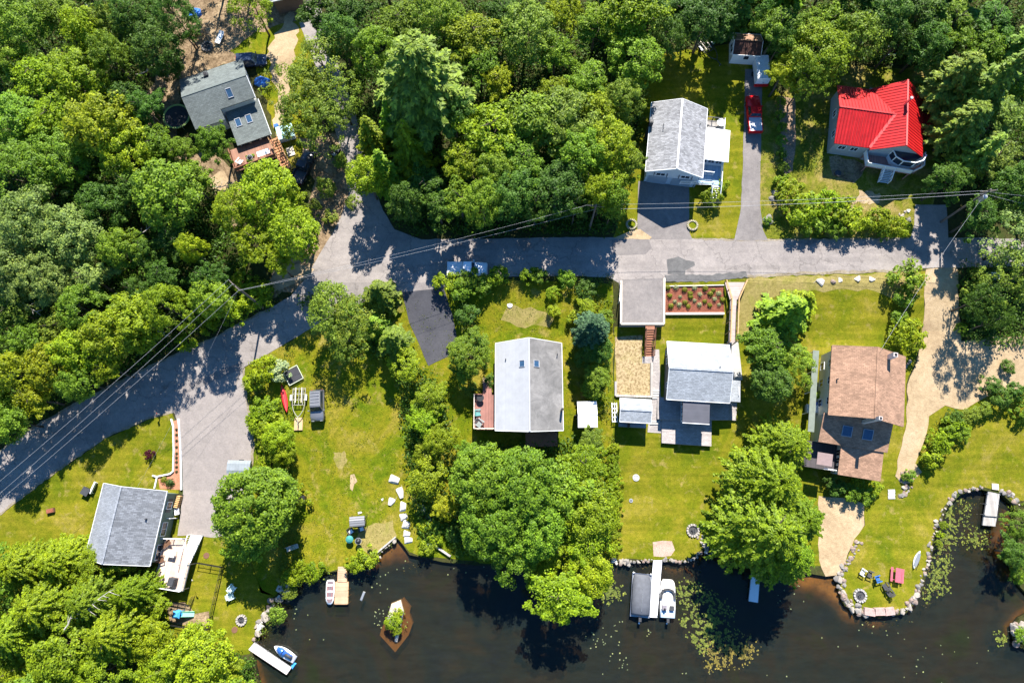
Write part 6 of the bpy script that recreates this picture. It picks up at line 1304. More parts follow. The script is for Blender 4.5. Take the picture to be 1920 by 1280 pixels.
# trampolines
g = T(336, 224); th = thing('round_trampoline', 'large round trampoline with green rim beside the woodland house', 'trampoline', g)
MB().cyl(0, 0, .78, .8, 1.75, n=32).build('mat', M('trampoline_mat', (.035, .035, .042), .8, .2, 2), th); MB().ring(0, 0, .78, .84, 1.72, 1.98, 36).build('pad', M('green_pad', (.3, .4, .12), .6), th)
for k in range(6): a = k * PI / 3; MB().tube([(1.9 * math.cos(a), 1.9 * math.sin(a), 0), (1.9 * math.cos(a), 1.9 * math.sin(a), .8)], .04).build('leg', GREY, th); MB().tube([(1.98 * math.cos(a), 1.98 * math.sin(a), .8), (1.98 * math.cos(a), 1.98 * math.sin(a), 2.0)], .03).build('net_pole', DARK, th)
g = T(551, 704); th = thing('square_trampoline', 'black square mat with pale frame lying beside weeds near the red kayak', 'trampoline', g, .52)
MB().box(-.95, .95, -.95, .95, .26, .29).build('mat', MATS['trampoline_mat'], th)
mb = MB()
for a_, b_ in (((-1.05, -1.05), (1.05, -1.05)), ((1.05, -1.05), (1.05, 1.05)), ((1.05, 1.05), (-1.05, 1.05)), ((-1.05, 1.05), (-1.05, -1.05))): mb.bar((*a_, .3), (*b_, .3), .09, .07)
mb.build('frame', M('pale_green_frame', (.45, .48, .36), .5), th)
for a_ in ((-1, -1), (1, -1), (1, 1), (-1, 1)): MB().bar((a_[0], a_[1], 0), (a_[0], a_[1], .3), .06).build('leg', GREY, th)
tag(MB().cbox(0, 0, .05, 1.15, 2.1, .1).build('plywood_sheet', M('tan_plywood', (.42, .30, .17), .85, .15, 2), loc=T(560, 792), rz=.03), 'tan plywood sheet on the grass below the trailer tongue', 'board')
# bins, boxes, barrels
def bin_(label, px, py, mat, rz=0, name='wheelie_bin', cat='bin', s=1.0):
    th = thing(name, label, cat, T(px, py), rz); th.scale = (s,) * 3
    MB().cbox(0, 0, .5, .5, .55, 1.0, 0, 1.12).build('body', mat, th); MB().cbox(0, 0, 1.04, .62, .68, .08).build('lid', mat, th); MB().bar((-.28, -.36, 1.0), (.28, -.36, 1.0), .04).build('handle', DARK, th)
    for s_ in (-1, 1): MB().loft([[(s_ * .25 + d, -.28 + .1 * math.cos(2 * PI * k / 10), .1 + .1 * math.sin(2 * PI * k / 10)) for k in range(10)] for d in (-.03, .03)]).build('wheel', RUBBER, th)
bin_('black wheeled bin standing at the lawn edge below the round tree', 571, 935, BLACK, .1, s=1.25)
def barrel(label, px, py, r, h, mat, group=None):
    th = thing('barrel', label, 'barrel', T(px, py), 0, group); MB().loft([[(q * math.cos(2 * PI * k / 16), q * math.sin(2 * PI * k / 16), z) for k in range(16)] for q, z in ((r * .92, 0), (r, h * .3), (r, h * .7), (r * .92, h))]).build('shell', mat, th); MB().ring(0, 0, h - .02, h + .03, r * .8, r * .95, 16).build('rim', mat, th)
def tarp_heap(label, px, py, sx, sy, h, mat, seed):
    rg = random.Random(seed); rows = []
    for i in range(7):
        t = i / 6; x = (t - .5) * sx; w_ = sy / 2 * (.6 + .4 * math.sin(PI * t)) ; rows.append([(x + rg.uniform(-.08, .08), w_ * math.cos(PI - PI * k / 8) + rg.uniform(-.08, .08), max(.02, h * math.sin(PI * k / 8) * (.55 + .45 * math.sin(PI * t)) * rg.uniform(.75, 1.15))) for k in range(9)])
    return tag(MB().loft(rows).build('tarp', mat, loc=T(px, py), rz=rg.uniform(-.4, .4)), label, 'tarpaulin')
BLUE_T = M('blue_tarp', (.02, .12, .42), .5, .2, 3)
tarp_heap('bright blue tarp heap in the leaf litter beyond the stony fire place', 365, 27, 2.0, 1.7, .9, BLUE_T, 3)
tarp_heap('blue tarp bundle on sandy soil beside the dark blue car', 492, 155, 2.0, 1.7, 1.0, BLUE_T, 4)
tarp_heap('small blue tarp on the pale chest by the tan-roofed house', 1526, 757, .9, .6, .9, BLUE_T, 5)
tarp_heap('dim blue tarp in the shaded yard behind the red-roofed house', 1712, 110, 1.4, 1.0, .6, BLUE_T, 6)
for px, py, lab in [(1742, 168, 'pale blue barrel nearer the red roof'), (1753, 163, 'pale blue barrel nearer the woods behind the red roof')]: barrel(lab, px, py, .42, .95, M('pale_blue_plastic', (.5, .6, .66), .5))
g = T(1519, 767); th = thing('storage_chest', 'white storage chest on the grass beside the tan-roofed house', 'chest', g, -.1); MB().box(-.75, .75, -.5, .5, 0, .75).build('body', SID_GREY, th); MB().box(-.8, .8, -.55, .55, .75, .83).build('lid', WHITE, th); MB().box(-.1, .1, -.58, -.55, .6, .74).build('handle', DARK, th)
g = T(414, 74); th = thing('camping_cot', 'white folding cot standing in the sandy yard behind the woodland house', 'cot', g, -.3); MB().slab([(-.4, -1, .45), (.4, -1, .45), (.4, .6, .45), (-.4, .6, .45)], .06).build('bed', WHITE, th); MB().slab([(-.4, .6, .45), (.4, .6, .45), (.4, 1.0, .7), (-.4, 1.0, .7)], .06).build('headrest', WHITE, th)
for x in (-.35, .35):
    for y in (-.85, .55): MB().bar((x, y, 0), (x, y, .42), .05).build('leg', GREY, th)
g = T(538, 253); th = thing('hot_tub', 'square hot tub with turquoise cover by the woodland deck stairs', 'hot tub', g, .3); MB().box(-1.15, 1.15, -1.0, 1.0, 0, .85).build('tub', SID_WHITE, th); MB().box(-1.2, .0, -1.05, 1.05, .86, .95).build('cover_half', M('turquoise_cover', (.36, .55, .52), .6, .15, 2), th); MB().box(.02, 1.2, -1.05, 1.05, .86, .95).build('cover_half', MATS['turquoise_cover'], th)
g = T(545, 285); th = thing('wood_pallet', 'pale flat pallet on the dry grass beside the orange-brown steps', 'pallet', g, .35); mb = MB()
for k in range(6): mb.box(-.5 + .18 * k, -.36 + .18 * k, -.7, .7, .12, .15)
mb.build('slats', CREAM, th)
for y in (-.6, 0, .6): MB().box(-.5, .55, y - .05, y + .05, 0, .12).build('bearer', CREAM, th)
tag(MB().cbox(0, 0, .25, .7, .5, .5, 0, .8).build('tarp', BLUE_T, loc=T(519, 238), rz=.4), 'small blue covered heap between the house wing and the hot tub', 'tarpaulin')
# lower-lawn pieces
g = T(165, 921); th = thing('fire_table', 'square black covered fire table on the lawn above the sage green house', 'fire table', g, -.45); MB().cbox(0, 0, .32, .9, .9, .64, 0, 1.05).build('body', BLACK, th); MB().box(-.52, .52, -.52, .52, .64, .7).build('cover', DARK, th)
g = T(178, 914); th = thing('white_bench', 'slim white bench beside the black fire table', 'bench', g, -1.9); MB().box(-.8, .8, -.2, .2, .42, .46).build('seat', WHITE, th); MB().box(-.8, .8, .18, .22, .46, .85).build('backrest', WHITE, th)
for x in (-.7, .7): MB().box(x - .03, x + .03, -.2, .2, 0, .42).build('leg', WHITE, th)
g = T(97, 957); th = thing('planter_trough', 'small brown wooden trough alone on the far lawn', 'planter', g, .25); MB().box(-.5, .5, -.3, .3, 0, .4).build('box', C_BROWN, th); MB().box(-.45, .45, -.25, .25, .4, .43).build('soil', MULCH, th)
g = T(338, 940, .05); th = thing('wood_rack', 'rack of orange split firewood against the sage green house', 'firewood rack', g, PI / 2 - .2)
mb = MB()
for i in range(7):
    for j in range(4): mb.tube([(-.75 + .24 * i, -.25, .22 + .2 * j), (-.75 + .24 * i, .25, .22 + .2 * j)], .1, 7)
mb.build('log_stack', M('split_wood', (.5, .3, .13), .8, .35, 9), th); f = MB(); f.bar((-.95, 0, .1), (.95, 0, .1), .08)
for s_ in (-1, 1): f.bar((s_ * .92, -.2, 0), (s_ * .92, -.2, 1.1), .06); f.bar((s_ * .92, .2, 0), (s_ * .92, .2, 1.1), .06)
f.build('rack_frame', BLACK, th)
th = thing('garden_cart', 'small white cart beside the firewood rack', 'cart', T(335, 958, .05), .2); MB().cbox(0, 0, .4, .5, .8, .35, 0, 1.15).build('tray', WHITE, th); MB().bar((0, .4, .5), (0, .95, .8), .05).build('handle', BLACK, th)
for s_ in (-1, 1): MB().loft([[(s_ * .3 + d, .18 * math.cos(2 * PI * k / 12), .18 + .18 * math.sin(2 * PI * k / 12)) for k in range(12)] for d in (-.04, .04)]).build('wheel', RUBBER, th)
# on the sun deck
h, zd = RAMPH; Z = h.z0 + zd
g = P(313, 1020, Z); th = thing('patio_lounger', 'slatted brown lounger at the house end of the sun deck', 'lounger', g, .55); mb = MB()
for k in range(9): mb.box(-.9 + .2 * k, -.74 + .2 * k, -.35, .35, .34 + (0 if k < 6 else .13 * (k - 5)), .38 + (0 if k < 6 else .13 * (k - 5)))
mb.build('slats', C_BROWN, th)
for s_ in (-1, 1): MB().bar((-.9, s_ * .33, .3), (.4, s_ * .33, .3), .05).build('side_rail', CREAM, th); MB().bar((-.7, s_ * .33, 0), (-.7, s_ * .33, .3), .05).build('leg', CREAM, th); MB().bar((.35, s_ * .33, 0), (.35, s_ * .33, .3), .05).build('leg', CREAM, th)
low_chair('deck_chair', 'brown armchair in the middle of the sun deck', 305, 1047, .3, C_BROWN, Z)
g = P(325, 1037, Z); th = thing('deck_table', 'white deck table with dark bench on the sun deck', 'table', g, -.2); MB().box(-.5, .5, -.4, .4, .68, .73).build('tabletop', WHITE, th)
for x in (-.42, .42):
    for y in (-.32, .32): MB().box(x - .03, x + .03, y - .03, y + .03, 0, .68).build('leg', WHITE, th)
g = P(327, 1089, Z); th = thing('gas_grill', 'dark covered gas grill in the lake corner of the sun deck', 'grill', g, -.2); MB().cbox(0, 0, .45, .85, .95, .9, 0, 1.0).build('cabinet', DARK, th); MB().cbox(0, 0, 1.0, .9, 1.0, .25, 0, .8).build('hood', DARK, th); MB().bar((-.3, -.5, 1.05), (.3, -.5, 1.05), .04).build('handle', GREY, th)
g = P(356, 1086, Z + .9); th = thing('small_flag', 'small red and white flag on the sun deck railing', 'flag', g); MB().tube([(0, 0, -.6), (.45, -.1, .35)], .018).build('pole', WHITE, th); MB().slab([(.1, -.03, -.2), (.55, -.25, -.1), (.62, -.12, .22), (.38, -.08, .25)], .012).build('cloth', M_lines('striped_cloth', (.6, .5, .5), .1, 'X', .35, .1, .8, .05, .5), th)
# black wire pen with playset
def fence_run(th, pts, hgt, mat, gap=1.6):
    for a, b in zip(pts[:-1], pts[1:]):
        A, B = T(*a) - th.location, T(*b) - th.location; n = max(1, round((B - A).length / gap)); up = Vector((0, 0, 1)); mb = MB()
        for z in (.12, hgt * .55, hgt - .05): mb.bar(A + up * z, B + up * z, .045)
        k = int((B - A).length / .16)
        for i in range(1, k): p = A.lerp(B, i / k); mb.bar(p + up * .12, p + up * (hgt - .05), .02)
        mb.build('mesh_panel', mat, th)
        for i in range(n): p = A.lerp(B, i / n); MB().bar(p - up * .3, p + up * hgt, .08).build('post', mat, th)
th = thing('wire_pen', 'black wire mesh pen with posts around the play yard by the sun deck', 'fence', T(390, 1120)); fence_run(th, [(374, 1054), (420, 1062), (394, 1178), (345, 1173), (322, 1168)], 1.2, BLACK)
fence_run(th, [(312, 1124), (358, 1134), (366, 1116)], 1.1, BLACK)
g = T(350, 1149); th = thing('playset', 'small blue and green plastic playset with slide inside the pen', 'playset', g, -.05)
PB = M('blue_play_plastic', (.06, .3, .55), .4); PG = M('green_play_plastic', (.25, .6, .42), .4)
MB().cyl(-.7, 0, .8, .88, .55, n=14).build('platform', PB, th)
for x, y in ((-1.05, -.35), (-1.05, .35), (-.35, -.35), (-.35, .35)): MB().cyl(x, y, 0, 1.5, .07, n=8).build('post', PB, th)
MB().cbox(-.7, 0, 1.55, .95, .95, .25, 0, .5).build('roof', PB, th); MB().slab([(-.3, -.28, .86), (1.05, -.28, .12), (1.05, .28, .12), (-.3, .28, .86)], .05).build('slide', PG, th)
for s_ in (-1, 1): MB().bar((-.3, s_ * .3, .93), (1.05, s_ * .3, .2), .05, .14).build('slide_side', PG, th)
MB().box(-1.6, -1.1, -.25, .25, .3, .36).build('step', WHITE, th); MB().box(-1.35, -1.1, -.25, .25, .36, .65).build('riser', PB, th)
for px, py, lab in [(387, 1041, 'dark round stepping stone by the lower end of the ramp'), (440, 1180, 'small dark round stone beside the fire ring')]: tag(MB().cyl(0, 0, -.05, .05, .42, .4, 14).build('stepping_stone', C_BROWN, loc=T(px, py)), lab, 'stone')
# shore lounger in the shade
th = thing('shore_bench', 'slatted bench in shade near the shore below the round tree', 'bench', T(550, 1026), .35); mb = MB()
for k in range(4): mb.box(-.8, .8, -.28 + .14 * k, -.17 + .14 * k, .42, .46)
mb.build('seat', CREAM, th); MB().box(-.8, .8, .26, .3, .46, .9).build('backrest', GREY, th)
for x in (-.7, .7): MB().box(x - .04, x + .04, -.26, .26, 0, .42).build('leg', DARK, th)
# ranch-house rear deck table
h, tb, zd, dx, dy = HOUSE_RANCH; w = h.th.matrix_basis @ Vector((tb.x, tb.y, zd)); th = thing('round_table', 'round white table on the small rear deck of the blue house', 'table', w)
MB().cyl(0, 0, .7, .75, .6, n=20).build('tabletop', WHITE, th); MB().cyl(0, 0, 0, .7, .05, n=8).build('pedestal', GREY, th); MB().cyl(0, 0, .76, .8, .16, n=12).build('centre_bowl', GREY, th)
w = h.th.matrix_basis @ Vector((dx + .7, dy + 1.6, zd)); low_chair('deck_chair', 'dark chair on the small rear deck of the blue house', 0, 0, .3, C_DK).location = w
# cottage deck furniture
h, dz_ = HOUSE_COT; Z = h.z0 + dz_
hw, zw, qw = WOODH; ZW = hw.z0 + zw
th = thing('deck_table', 'white table on the sunny edge of the brown woodland deck', 'table', P(497, 291, ZW), hw.ang); MB().box(-.9, .9, -.4, .4, .7, .75).build('tabletop', WHITE, th)
for x in (-.8, .8):
    for y in (-.3, .3): MB().box(x - .04, x + .04, y - .04, y + .04, 0, .7).build('leg', WHITE, th)
grill('black kettle grill on the brown woodland deck', 473, 301, ZW, 1.1)
low_chair('deck_chair', 'pale chair in the corner of the brown woodland deck', 452, 305, 1.0, C_PALE, ZW)
g = P(901, 747, Z); th = thing('patio_set', 'round dark table with cover in the corner of the brown-red deck', 'table', g); MB().cyl(0, 0, .68, .73, .5, n=16).build('tabletop', BLACK, th)
for k in range(4): a = k * PI / 2 + .7; MB().bar((.36 * math.cos(a), .36 * math.sin(a), 0), (.2 * math.cos(a), .2 * math.sin(a), .68), .05).build('leg', BLACK, th)
low_chair('deck_chair', 'teal deck chair nearer the round dark table', 897, 774, .1, C_TEAL, Z); low_chair('deck_chair', 'grey-green reclining deck chair near the lake rail', 900, 794, -.6, M('grey_green', (.22, .25, .24), .6), Z).scale = (1.2,) * 3
# red house bits
h = RED
th = thing('wheelbarrow', 'dark tub on the dry lawn in front of the red-roofed house', 'tub', T(1569, 327)); MB().cyl(0, 0, 0, .4, .3, .42, 14).build('tub', DARK, th); MB().ring(0, 0, .4, .45, .36, .46, 16).build('rim', DARK, th); th.name = 'round_tub'
def hoop(label, px, py):
    th = thing('garden_hoop_frame', label, 'frame', T(px, py)); pts = [(1.5 * math.cos(t) * (1 if abs(math.cos(t)) < .8 else 1), .7 * math.sin(t), .25) for t in [2 * PI * k / 24 for k in range(25)]]
    MB().tube(pts, .05, 6).build('rim', M('pale_green_rim', (.3, .42, .38), .5), th)
    for k in range(0, 24, 6): MB().bar((pts[k][0], pts[k][1], 0), pts[k], .05).build('peg', GREY, th)
hoop('oval pale green hoop frame in the shaded yard behind the red roof', 1664, 97)
th = thing('lid_cover', 'round concrete lid set in the lawn nearer the stone terraces', 'lid', T(1192.5, 895)); MB().cyl(0, 0, -.05, .07, .5, .47, 20).build('slab', CONC, th); MB().ring(0, 0, .07, .1, .26, .34, 18).build('rim', GREY, th)
th = thing('lid_cover', 'small round lid set in the lawn nearer the white dock', 'lid', T(1183, 938)); MB().cyl(0, 0, -.05, .09, .3, .27, 16).build('slab', GREY, th); MB().cyl(0, 0, .09, .12, .1, n=10).build('knob', DARK, th)
th = thing('lid_cover', 'pale round lid set in the shaded lawn of the cottage', 'lid', T(956, 572)); MB().cyl(0, 0, -.05, .06, .42, .4, 18).build('slab', CONC, th); MB().ring(0, 0, .06, .09, .2, .26, 14).build('rim', GREY, th)
# folded chairs and racks by the storage shed
th = thing('stacked_chairs', 'white garden rack with crossed bars beside the grey storage shed', 'rack', T(1151, 773)); mb = MB()
for k in range(5): mb.bar((-.35, -1.3 + .6 * k, .5), (.4, -1.3 + .6 * k, .5), .12, .06)
for x in (-.3, .05, .35): mb.bar((x, -1.4, .45), (x, 1.3, .45), .1, .06)
for x in (-.3, .35):
    for y in (-1.3, 1.2): mb.bar((x, y, 0), (x, y, .45), .08)
mb.build('lattice', WHITE, th); th.name = 'garden_rack'
# mailbox, poles, wires
def mailbox(label, px, py, rz):
    th = thing('mailbox', label, 'mailbox', T(px, py), rz); MB().box(-.05, .05, -.05, .05, 0, 1.1).build('post', WOODGREY, th); MB().loft([[(-.1, y, 1.1), (-.1, y, 1.24), (-.06, y, 1.3), (.06, y, 1.3), (.1, y, 1.24), (.1, y, 1.1)] for y in (-.24, .24)]).build('box', DARK, th); MB().box(.1, .12, -.1, .02, 1.2, 1.34).build('flag', M('red_flag', (.5, .03, .03), .5), th)
mailbox('dark mailbox on a post at the corner of drive and road by the lower lawn', 301, 777, .4)
POLEM = M('pole_wood', (.12, .10, .085), .9, .25, 2)
def utility_pole(label, px, py, top, trans=False, rz=0.0, hgt=10.5):
    """PX, PY: the pole's top in the photo"""
    g = T(px, py)
    for _ in range(5): q = P(px, py, g.z + hgt); g = G(q.x, q.y)
    th = thing('utility_pole', label, 'utility pole', g, rz)
    MB().tube([(0, 0, -.5), (0, 0, hgt)], [.17, .11], 10).build('post', POLEM, th)
    MB().bar((-1.1, 0, hgt - .45), (1.1, 0, hgt - .45), .1, .12).build('crossarm', POLEM, th)
    for x in (-1.0, 0, 1.0): MB().cyl(x, 0, hgt - .39 if x else hgt, hgt - .2 if x else hgt + .15, .05, .03, 8).build('insulator', GREY, th)
    if trans: t = MB().cyl(0, -.42, hgt - 2.2, hgt - 1.2, .3, n=14).build('transformer', GREY, th); MB().cyl(.1, -.4, hgt - 1.2, hgt - 1.0, .05, n=8).build('bushing', WHITE, t)
    bpy.context.view_layer.update(); return lambda x, dz: th.matrix_basis @ Vector((x, 0, hgt + dz))
pl = utility_pole('wooden utility pole at the bend between wood and road', 437, 533, None, False, -.75)
pm = utility_pole('wooden utility pole hidden in foliage at the corner of the middle wood', 1118, 384, None, False, -.1, 8.2)
pr = utility_pole('wooden utility pole with grey transformer in the shaded trees', 1858, 355, None, True, .1, 10.5)
WIRE = M('cable', (.3, .3, .31), .5, .1, 1); WIREB = M('black_cable', (.12, .12, .13), .5, .1, 1)
def wire(label, a, b, sag=.6, r=.022, mat=None, grp=None):
    a, b = Vector(a), Vector(b); pts = [a.lerp(b, t) - Vector((0, 0, 4 * sag * t * (1 - t))) for t in [i / 24 for i in range(25)]]
    tag(MB().tube([p - a for p in pts], r * .6, 5).build('power_line', mat or WIRE, loc=a), label, 'power line', grp)
z = 11.5
for (x, dz), (ex, ey, ez), nm in (((-1.0, -.2), (-60, 952, z), 'uppermost'), ((0, .15), (-60, 976, z), 'middle'), ((1.0, -.2), (-60, 988, z - .3), 'lowest')): wire(f'{nm} of the three lines running along the lower road from the bend pole', pl(x, dz), P(ex, ey, ez), .5, .024)
wire('thin service line from the bend pole to the sage green house', pl(.2, -1.5), P(258, 912, 6.5), .6, .012)
wire('upper line crossing the asphalt fork towards the middle wood', pl(1.0, -.2), pm(-1.0, -.2), .8, .018)
wire('lower heavier line crossing the asphalt fork towards the middle wood', pl(.3, -1.8), pm(0, -1.4), .9, .024)
wire('line passing the blue house nearer its wall', pm(-1.0, -.2), pr(-1.0, -.2), .8, .022)
wire('line passing the blue house nearer the road', pm(0, -1.4), pr(0, -1.2), .9, .032)
wire('line leaving the transformer pole into the trees, inland one', pr(-1.0, -.2), P(2010, 372, z + 3), .4, .02); wire('line leaving the transformer pole into the trees, roadside one', pr(0, -1.2), P(2010, 398, z + 2), .4, .024)
wire('bright service line from the transformer pole to the tan-roofed house', pr(0, -.9), TAN.th.matrix_basis @ Vector((.3, TAN.b - .3, TAN.ze + 2.6)), .9, .026)

# ------------------------------------------------------------------ stones
def rock_mesh(seed, flat=.6, rough=.35):
    bm = bmesh.new(); bmesh.ops.create_icosphere(bm, subdivisions=2, radius=.5); o = Vector((seed * 7.3, seed * 3.1, 0))
    for v in bm.verts:
        n = noise.noise(v.co * 1.7 + o) * rough * 1.2 + noise.noise(v.co * 4 + o) * rough * .4; v.co *= 1 + n; v.co.z *= flat
        v.co.x = round(v.co.x * 6) / 6 * .35 + v.co.x * .65
    me = D.meshes.new('boulder'); bm.to_mesh(me); bm.free(); return me
def block_mesh(seed, flat=.55):              # angular, split stone
    rg = random.Random(seed); bm = bmesh.new()
    for k in range(16):
        d = Vector((rg.uniform(-1, 1), rg.uniform(-1, 1), rg.uniform(-1, 1))); d /= max(abs(d.x), abs(d.y), abs(d.z)) ** .8 * d.length ** .2; bm.verts.new((d.x * .5, d.y * .5, d.z * .5 * flat))
    r = bmesh.ops.convex_hull(bm, input=bm.verts[:]); bmesh.ops.delete(bm, geom=[g for g in r['geom_interior'] if isinstance(g, bmesh.types.BMVert)], context='VERTS')
    bmesh.ops.bevel(bm, geom=bm.edges[:], offset=.03, segments=1, affect='EDGES')
    me = D.meshes.new('boulder'); bm.to_mesh(me); bm.free(); return me
STONE_M = []
for i, c in enumerate([(.26, .235, .205), (.19, .175, .16), (.34, .295, .245), (.25, .185, .15)]): STONE_M.append(M(f'field_stone_{"abcd"[i]}', c, .9, .3, 2.5, bmp=.4, fine=(9, .2)))
ROCKS = []
for s_ in range(8):
    me = rock_mesh(s_ + 1, .55 + .06 * (s_ % 4)) if s_ % 2 else block_mesh(s_ + 3, .7); me.materials.append(STONE_M[s_ % 4]); ROCKS.append(me)
WHITER = block_mesh(21, .6); WHITER.materials.append(M('white_granite', (.46, .43, .385), .85, .15, 2, bmp=.3)); WHITER2 = block_mesh(28, .6); WHITER2.materials.append(MATS['white_granite'])
def rock(px, py, sx, sy, label, group=None, me=None, z=None, rz=None, name='boulder', hz=None):
    v = T(px, py) if z is None else P(px, py, z); o = D.objects.new(name, me or rnd.choice(ROCKS)); COL.objects.link(o); o.location = v + Vector((0, 0, .02)); o.rotation_euler.z = rnd.uniform(0, 6.28) if rz is None else rz
    o.scale = (sx, sy, hz or (sx + sy) / 2 * rnd.uniform(.8, 1.1)); return tag(o, label, 'stone', group)
for px, py, sx, sy, lab in [(740, 898, 1.5, 1.35, 'big white boulder on the meadow edge, the one farthest up the bank'), (751, 923, 1.0, 1.7, 'tall white boulder below the biggest one on the meadow edge'), (734, 940, 1.0, 1.15, 'squarish pale boulder standing apart on the meadow'), (756, 949, .9, 1.6, 'long white stone just below the tall white boulder'),
    (757, 968, 1.1, 1.1, 'white stone at the top of the lower white stone row'), (762, 983, 1.1, 1.3, 'white stone in the middle of the lower white stone row'), (763, 1000, 1.0, 1.0, 'white stone second from the water in the white stone row'), (766, 1012, 1.2, 1.0, 'white stone nearest the water in the white stone row'),
    (675, 961, .6, .4, 'small white stone beside the canopy swing'), (717, 936, .35, .35, 'tiny pale stone near the squarish boulder')]: rock(px, py, sx, sy, lab, None, rnd.choice((WHITER, WHITER2)), rz=rnd.uniform(-.4, .4), hz=.7 * (sx + sy) / 2)
for px, py, s_, lab in [(1538, 528, .95, 'pale boulder by the road, the one nearest the hedge drive'), (1575, 525, .6, 'small pale roadside boulder second in line'), (1608, 523, .75, 'pale roadside boulder third in line'), (1634, 524, .72, 'round white roadside boulder nearest the dirt track')]: rock(px, py, s_ * 1.3, s_, lab, None, WHITER)
rock(1562, 528, .9, .6, 'flat tan stone between the roadside boulders', None, ROCKS[3])
for px, py in ((1452, 362), (1447, 372), (1442, 408), (1436, 412), (1444, 416)): rock(px, py, 1.0, .9, 'grey boulder at the end of the shrub bank by the narrow drive', 'boulders at the drive bank', ROCKS[1])
def rock_row(path, n, smin, smax, label, group, width=3.0, z=None, wt=0):
    d = [0]
    for a, b in zip(path[:-1], path[1:]): d.append(d[-1] + math.hypot(b[0] - a[0], b[1] - a[1]))
    for i in range(n):
        t = d[-1] * (i + rnd.uniform(.1, .9)) / n; k = max(j for j in range(len(d) - 1) if d[j] <= t); u = (t - d[k]) / (d[k + 1] - d[k])
        px = path[k][0] + (path[k + 1][0] - path[k][0]) * u + rnd.gauss(0, width); py = path[k][1] + (path[k + 1][1] - path[k][1]) * u + rnd.gauss(0, width)
        s_ = (smin * .7 + (smax * 1.1 - smin * .7) * rnd.random() ** 1.6) * .82; rock(px, py, s_ * rnd.uniform(.9, 1.4), s_, label, group, z=z, me=None if rnd.random() > wt else WHITER)
rock_row([(1612, 1012), (1590, 1050), (1575, 1080), (1577, 1108), (1592, 1136)], 62, .45, .85, 'rounded grey field stone of the wall on the beach side of the lawn point', 'stones of the lawn point wall', 3.6)
rock_row([(1590, 1128), (1612, 1146), (1632, 1152)], 26, .5, .9, 'grey field stone of the wall round the fire place of the lawn point', 'stones round the fire place', 5)
rock_row([(1678, 1149), (1700, 1140), (1716, 1118), (1724, 1098)], 26, .5, .9, 'grey field stone at the outer corner of the lawn point', 'stones of the outer corner', 3)
rock_row([(1726, 1095), (1738, 1060), (1748, 1010), (1757, 985), (1772, 950), (1798, 924)], 44, .4, .7, 'pale field stone edging the lawn along the weedy cove', 'stones along the cove', 2.6)
rock_row([(1798, 922), (1820, 916), (1845, 914)], 18, .4, .7, 'pale field stone at the head of the cove beside the dock', 'stones at the cove head', 2.6)
rock_row([(1878, 920), (1898, 932), (1915, 948)], 12, .45, .8, 'pale field stone beyond the weathered cove dock', 'stones beyond the cove dock', 3)
for i, (px, sx) in enumerate(((1629, 1.5), (1648, 1.55), (1666, 1.35))):
    o = tag(MB().cbox(0, 0, .12, sx, 1.0, .36, 0, .93).build('capstone', M('pink_granite', (.36, .25, .22), .9, .25, 3, bmp=.3), loc=T(px, 1146 - i * .5, .05), rz=(-.15, .02, .12)[i]), ('broad pinkish capstone nearest the fire place', 'middle one of the three broad pinkish capstones', 'broad pinkish capstone farthest from the fire place')[i], 'capstone')
rock_row([(1690, 895), (1702, 905), (1696, 920), (1688, 932)], 40, .3, .65, 'reddish grey rubble stone of the rock pile at the track end', 'stones of the rock pile', 4.5)
rock_row([(540, 1095), (525, 1118), (508, 1135), (495, 1158), (486, 1175), (478, 1198)], 30, .6, 1.2, 'pale shore rock between the black pen and the water', 'rocks of the pen shore', 3.5, wt=.3)
rock_row([(535, 1090), (522, 1112)], 6, .8, 1.3, 'blue-shaded flat shore rock below the shore bench', 'shaded shore rocks', 4, wt=.5)
rock_row([(1152, 1048), (1166, 1054), (1180, 1054)], 10, .5, .9, 'white shore rock beside the overhanging trees', 'white rocks by the overhang', 2.5, wt=.35)
rock_row([(1180, 1054), (1205, 1051), (1222, 1050)], 14, .3, .5, 'small shore stone nearer the pontoon boat', 'stones by the pontoon boat', 1.4)
rock_row([(1244, 1050), (1275, 1053), (1298, 1049), (1318, 1034)], 26, .3, .6, 'small shore stone between white dock and shade', 'stones between dock and shade', 2)
rock_row([(1305, 1000), (1318, 1012), (1322, 1030), (1338, 1040)], 20, .35, .65, 'pale stone of the row below the ring of white stones', 'stones below the white ring', 3, wt=.3)
rock_row([(1905, 1165), (1908, 1180), (1912, 1200), (1918, 1212)], 14, .7, 1.3, 'pinkish boulder of the far bank point', 'boulders of the far bank point', 5)
rock_row([(745, 1012), (722, 1028), (706, 1046)], 8, .4, .7, 'brown bank stone below the sandy sitting place', 'bank stones below the sitting place', 2)
rock_row([(785, 945), (800, 965), (805, 990)], 10, .5, .9, 'pale bank stone on the wooded slope by the white boulders', 'stones on the wooded slope', 3, wt=.4)
rock_row([(1693, 690), (1700, 682), (1706, 676)], 6, .5, .9, 'grey stone against the wall corner of the tan-roofed house', 'stones at the tan house corner', 2)
rock_row([(1700, 400), (1712, 412), (1690, 398)], 8, .4, .8, 'grey garden stone at the end of the shrub bank', 'garden stones by the concrete drive', 5, wt=.3)
for k in range(3): tag(MB().cbox(0, 0, .04, .95, .42, .14).build('step_slab', CONC, loc=T(1671, 920 + 6 * k), rz=.03), 'pale slab of the three short garden steps by the rock pile', 'step', 'three garden steps')
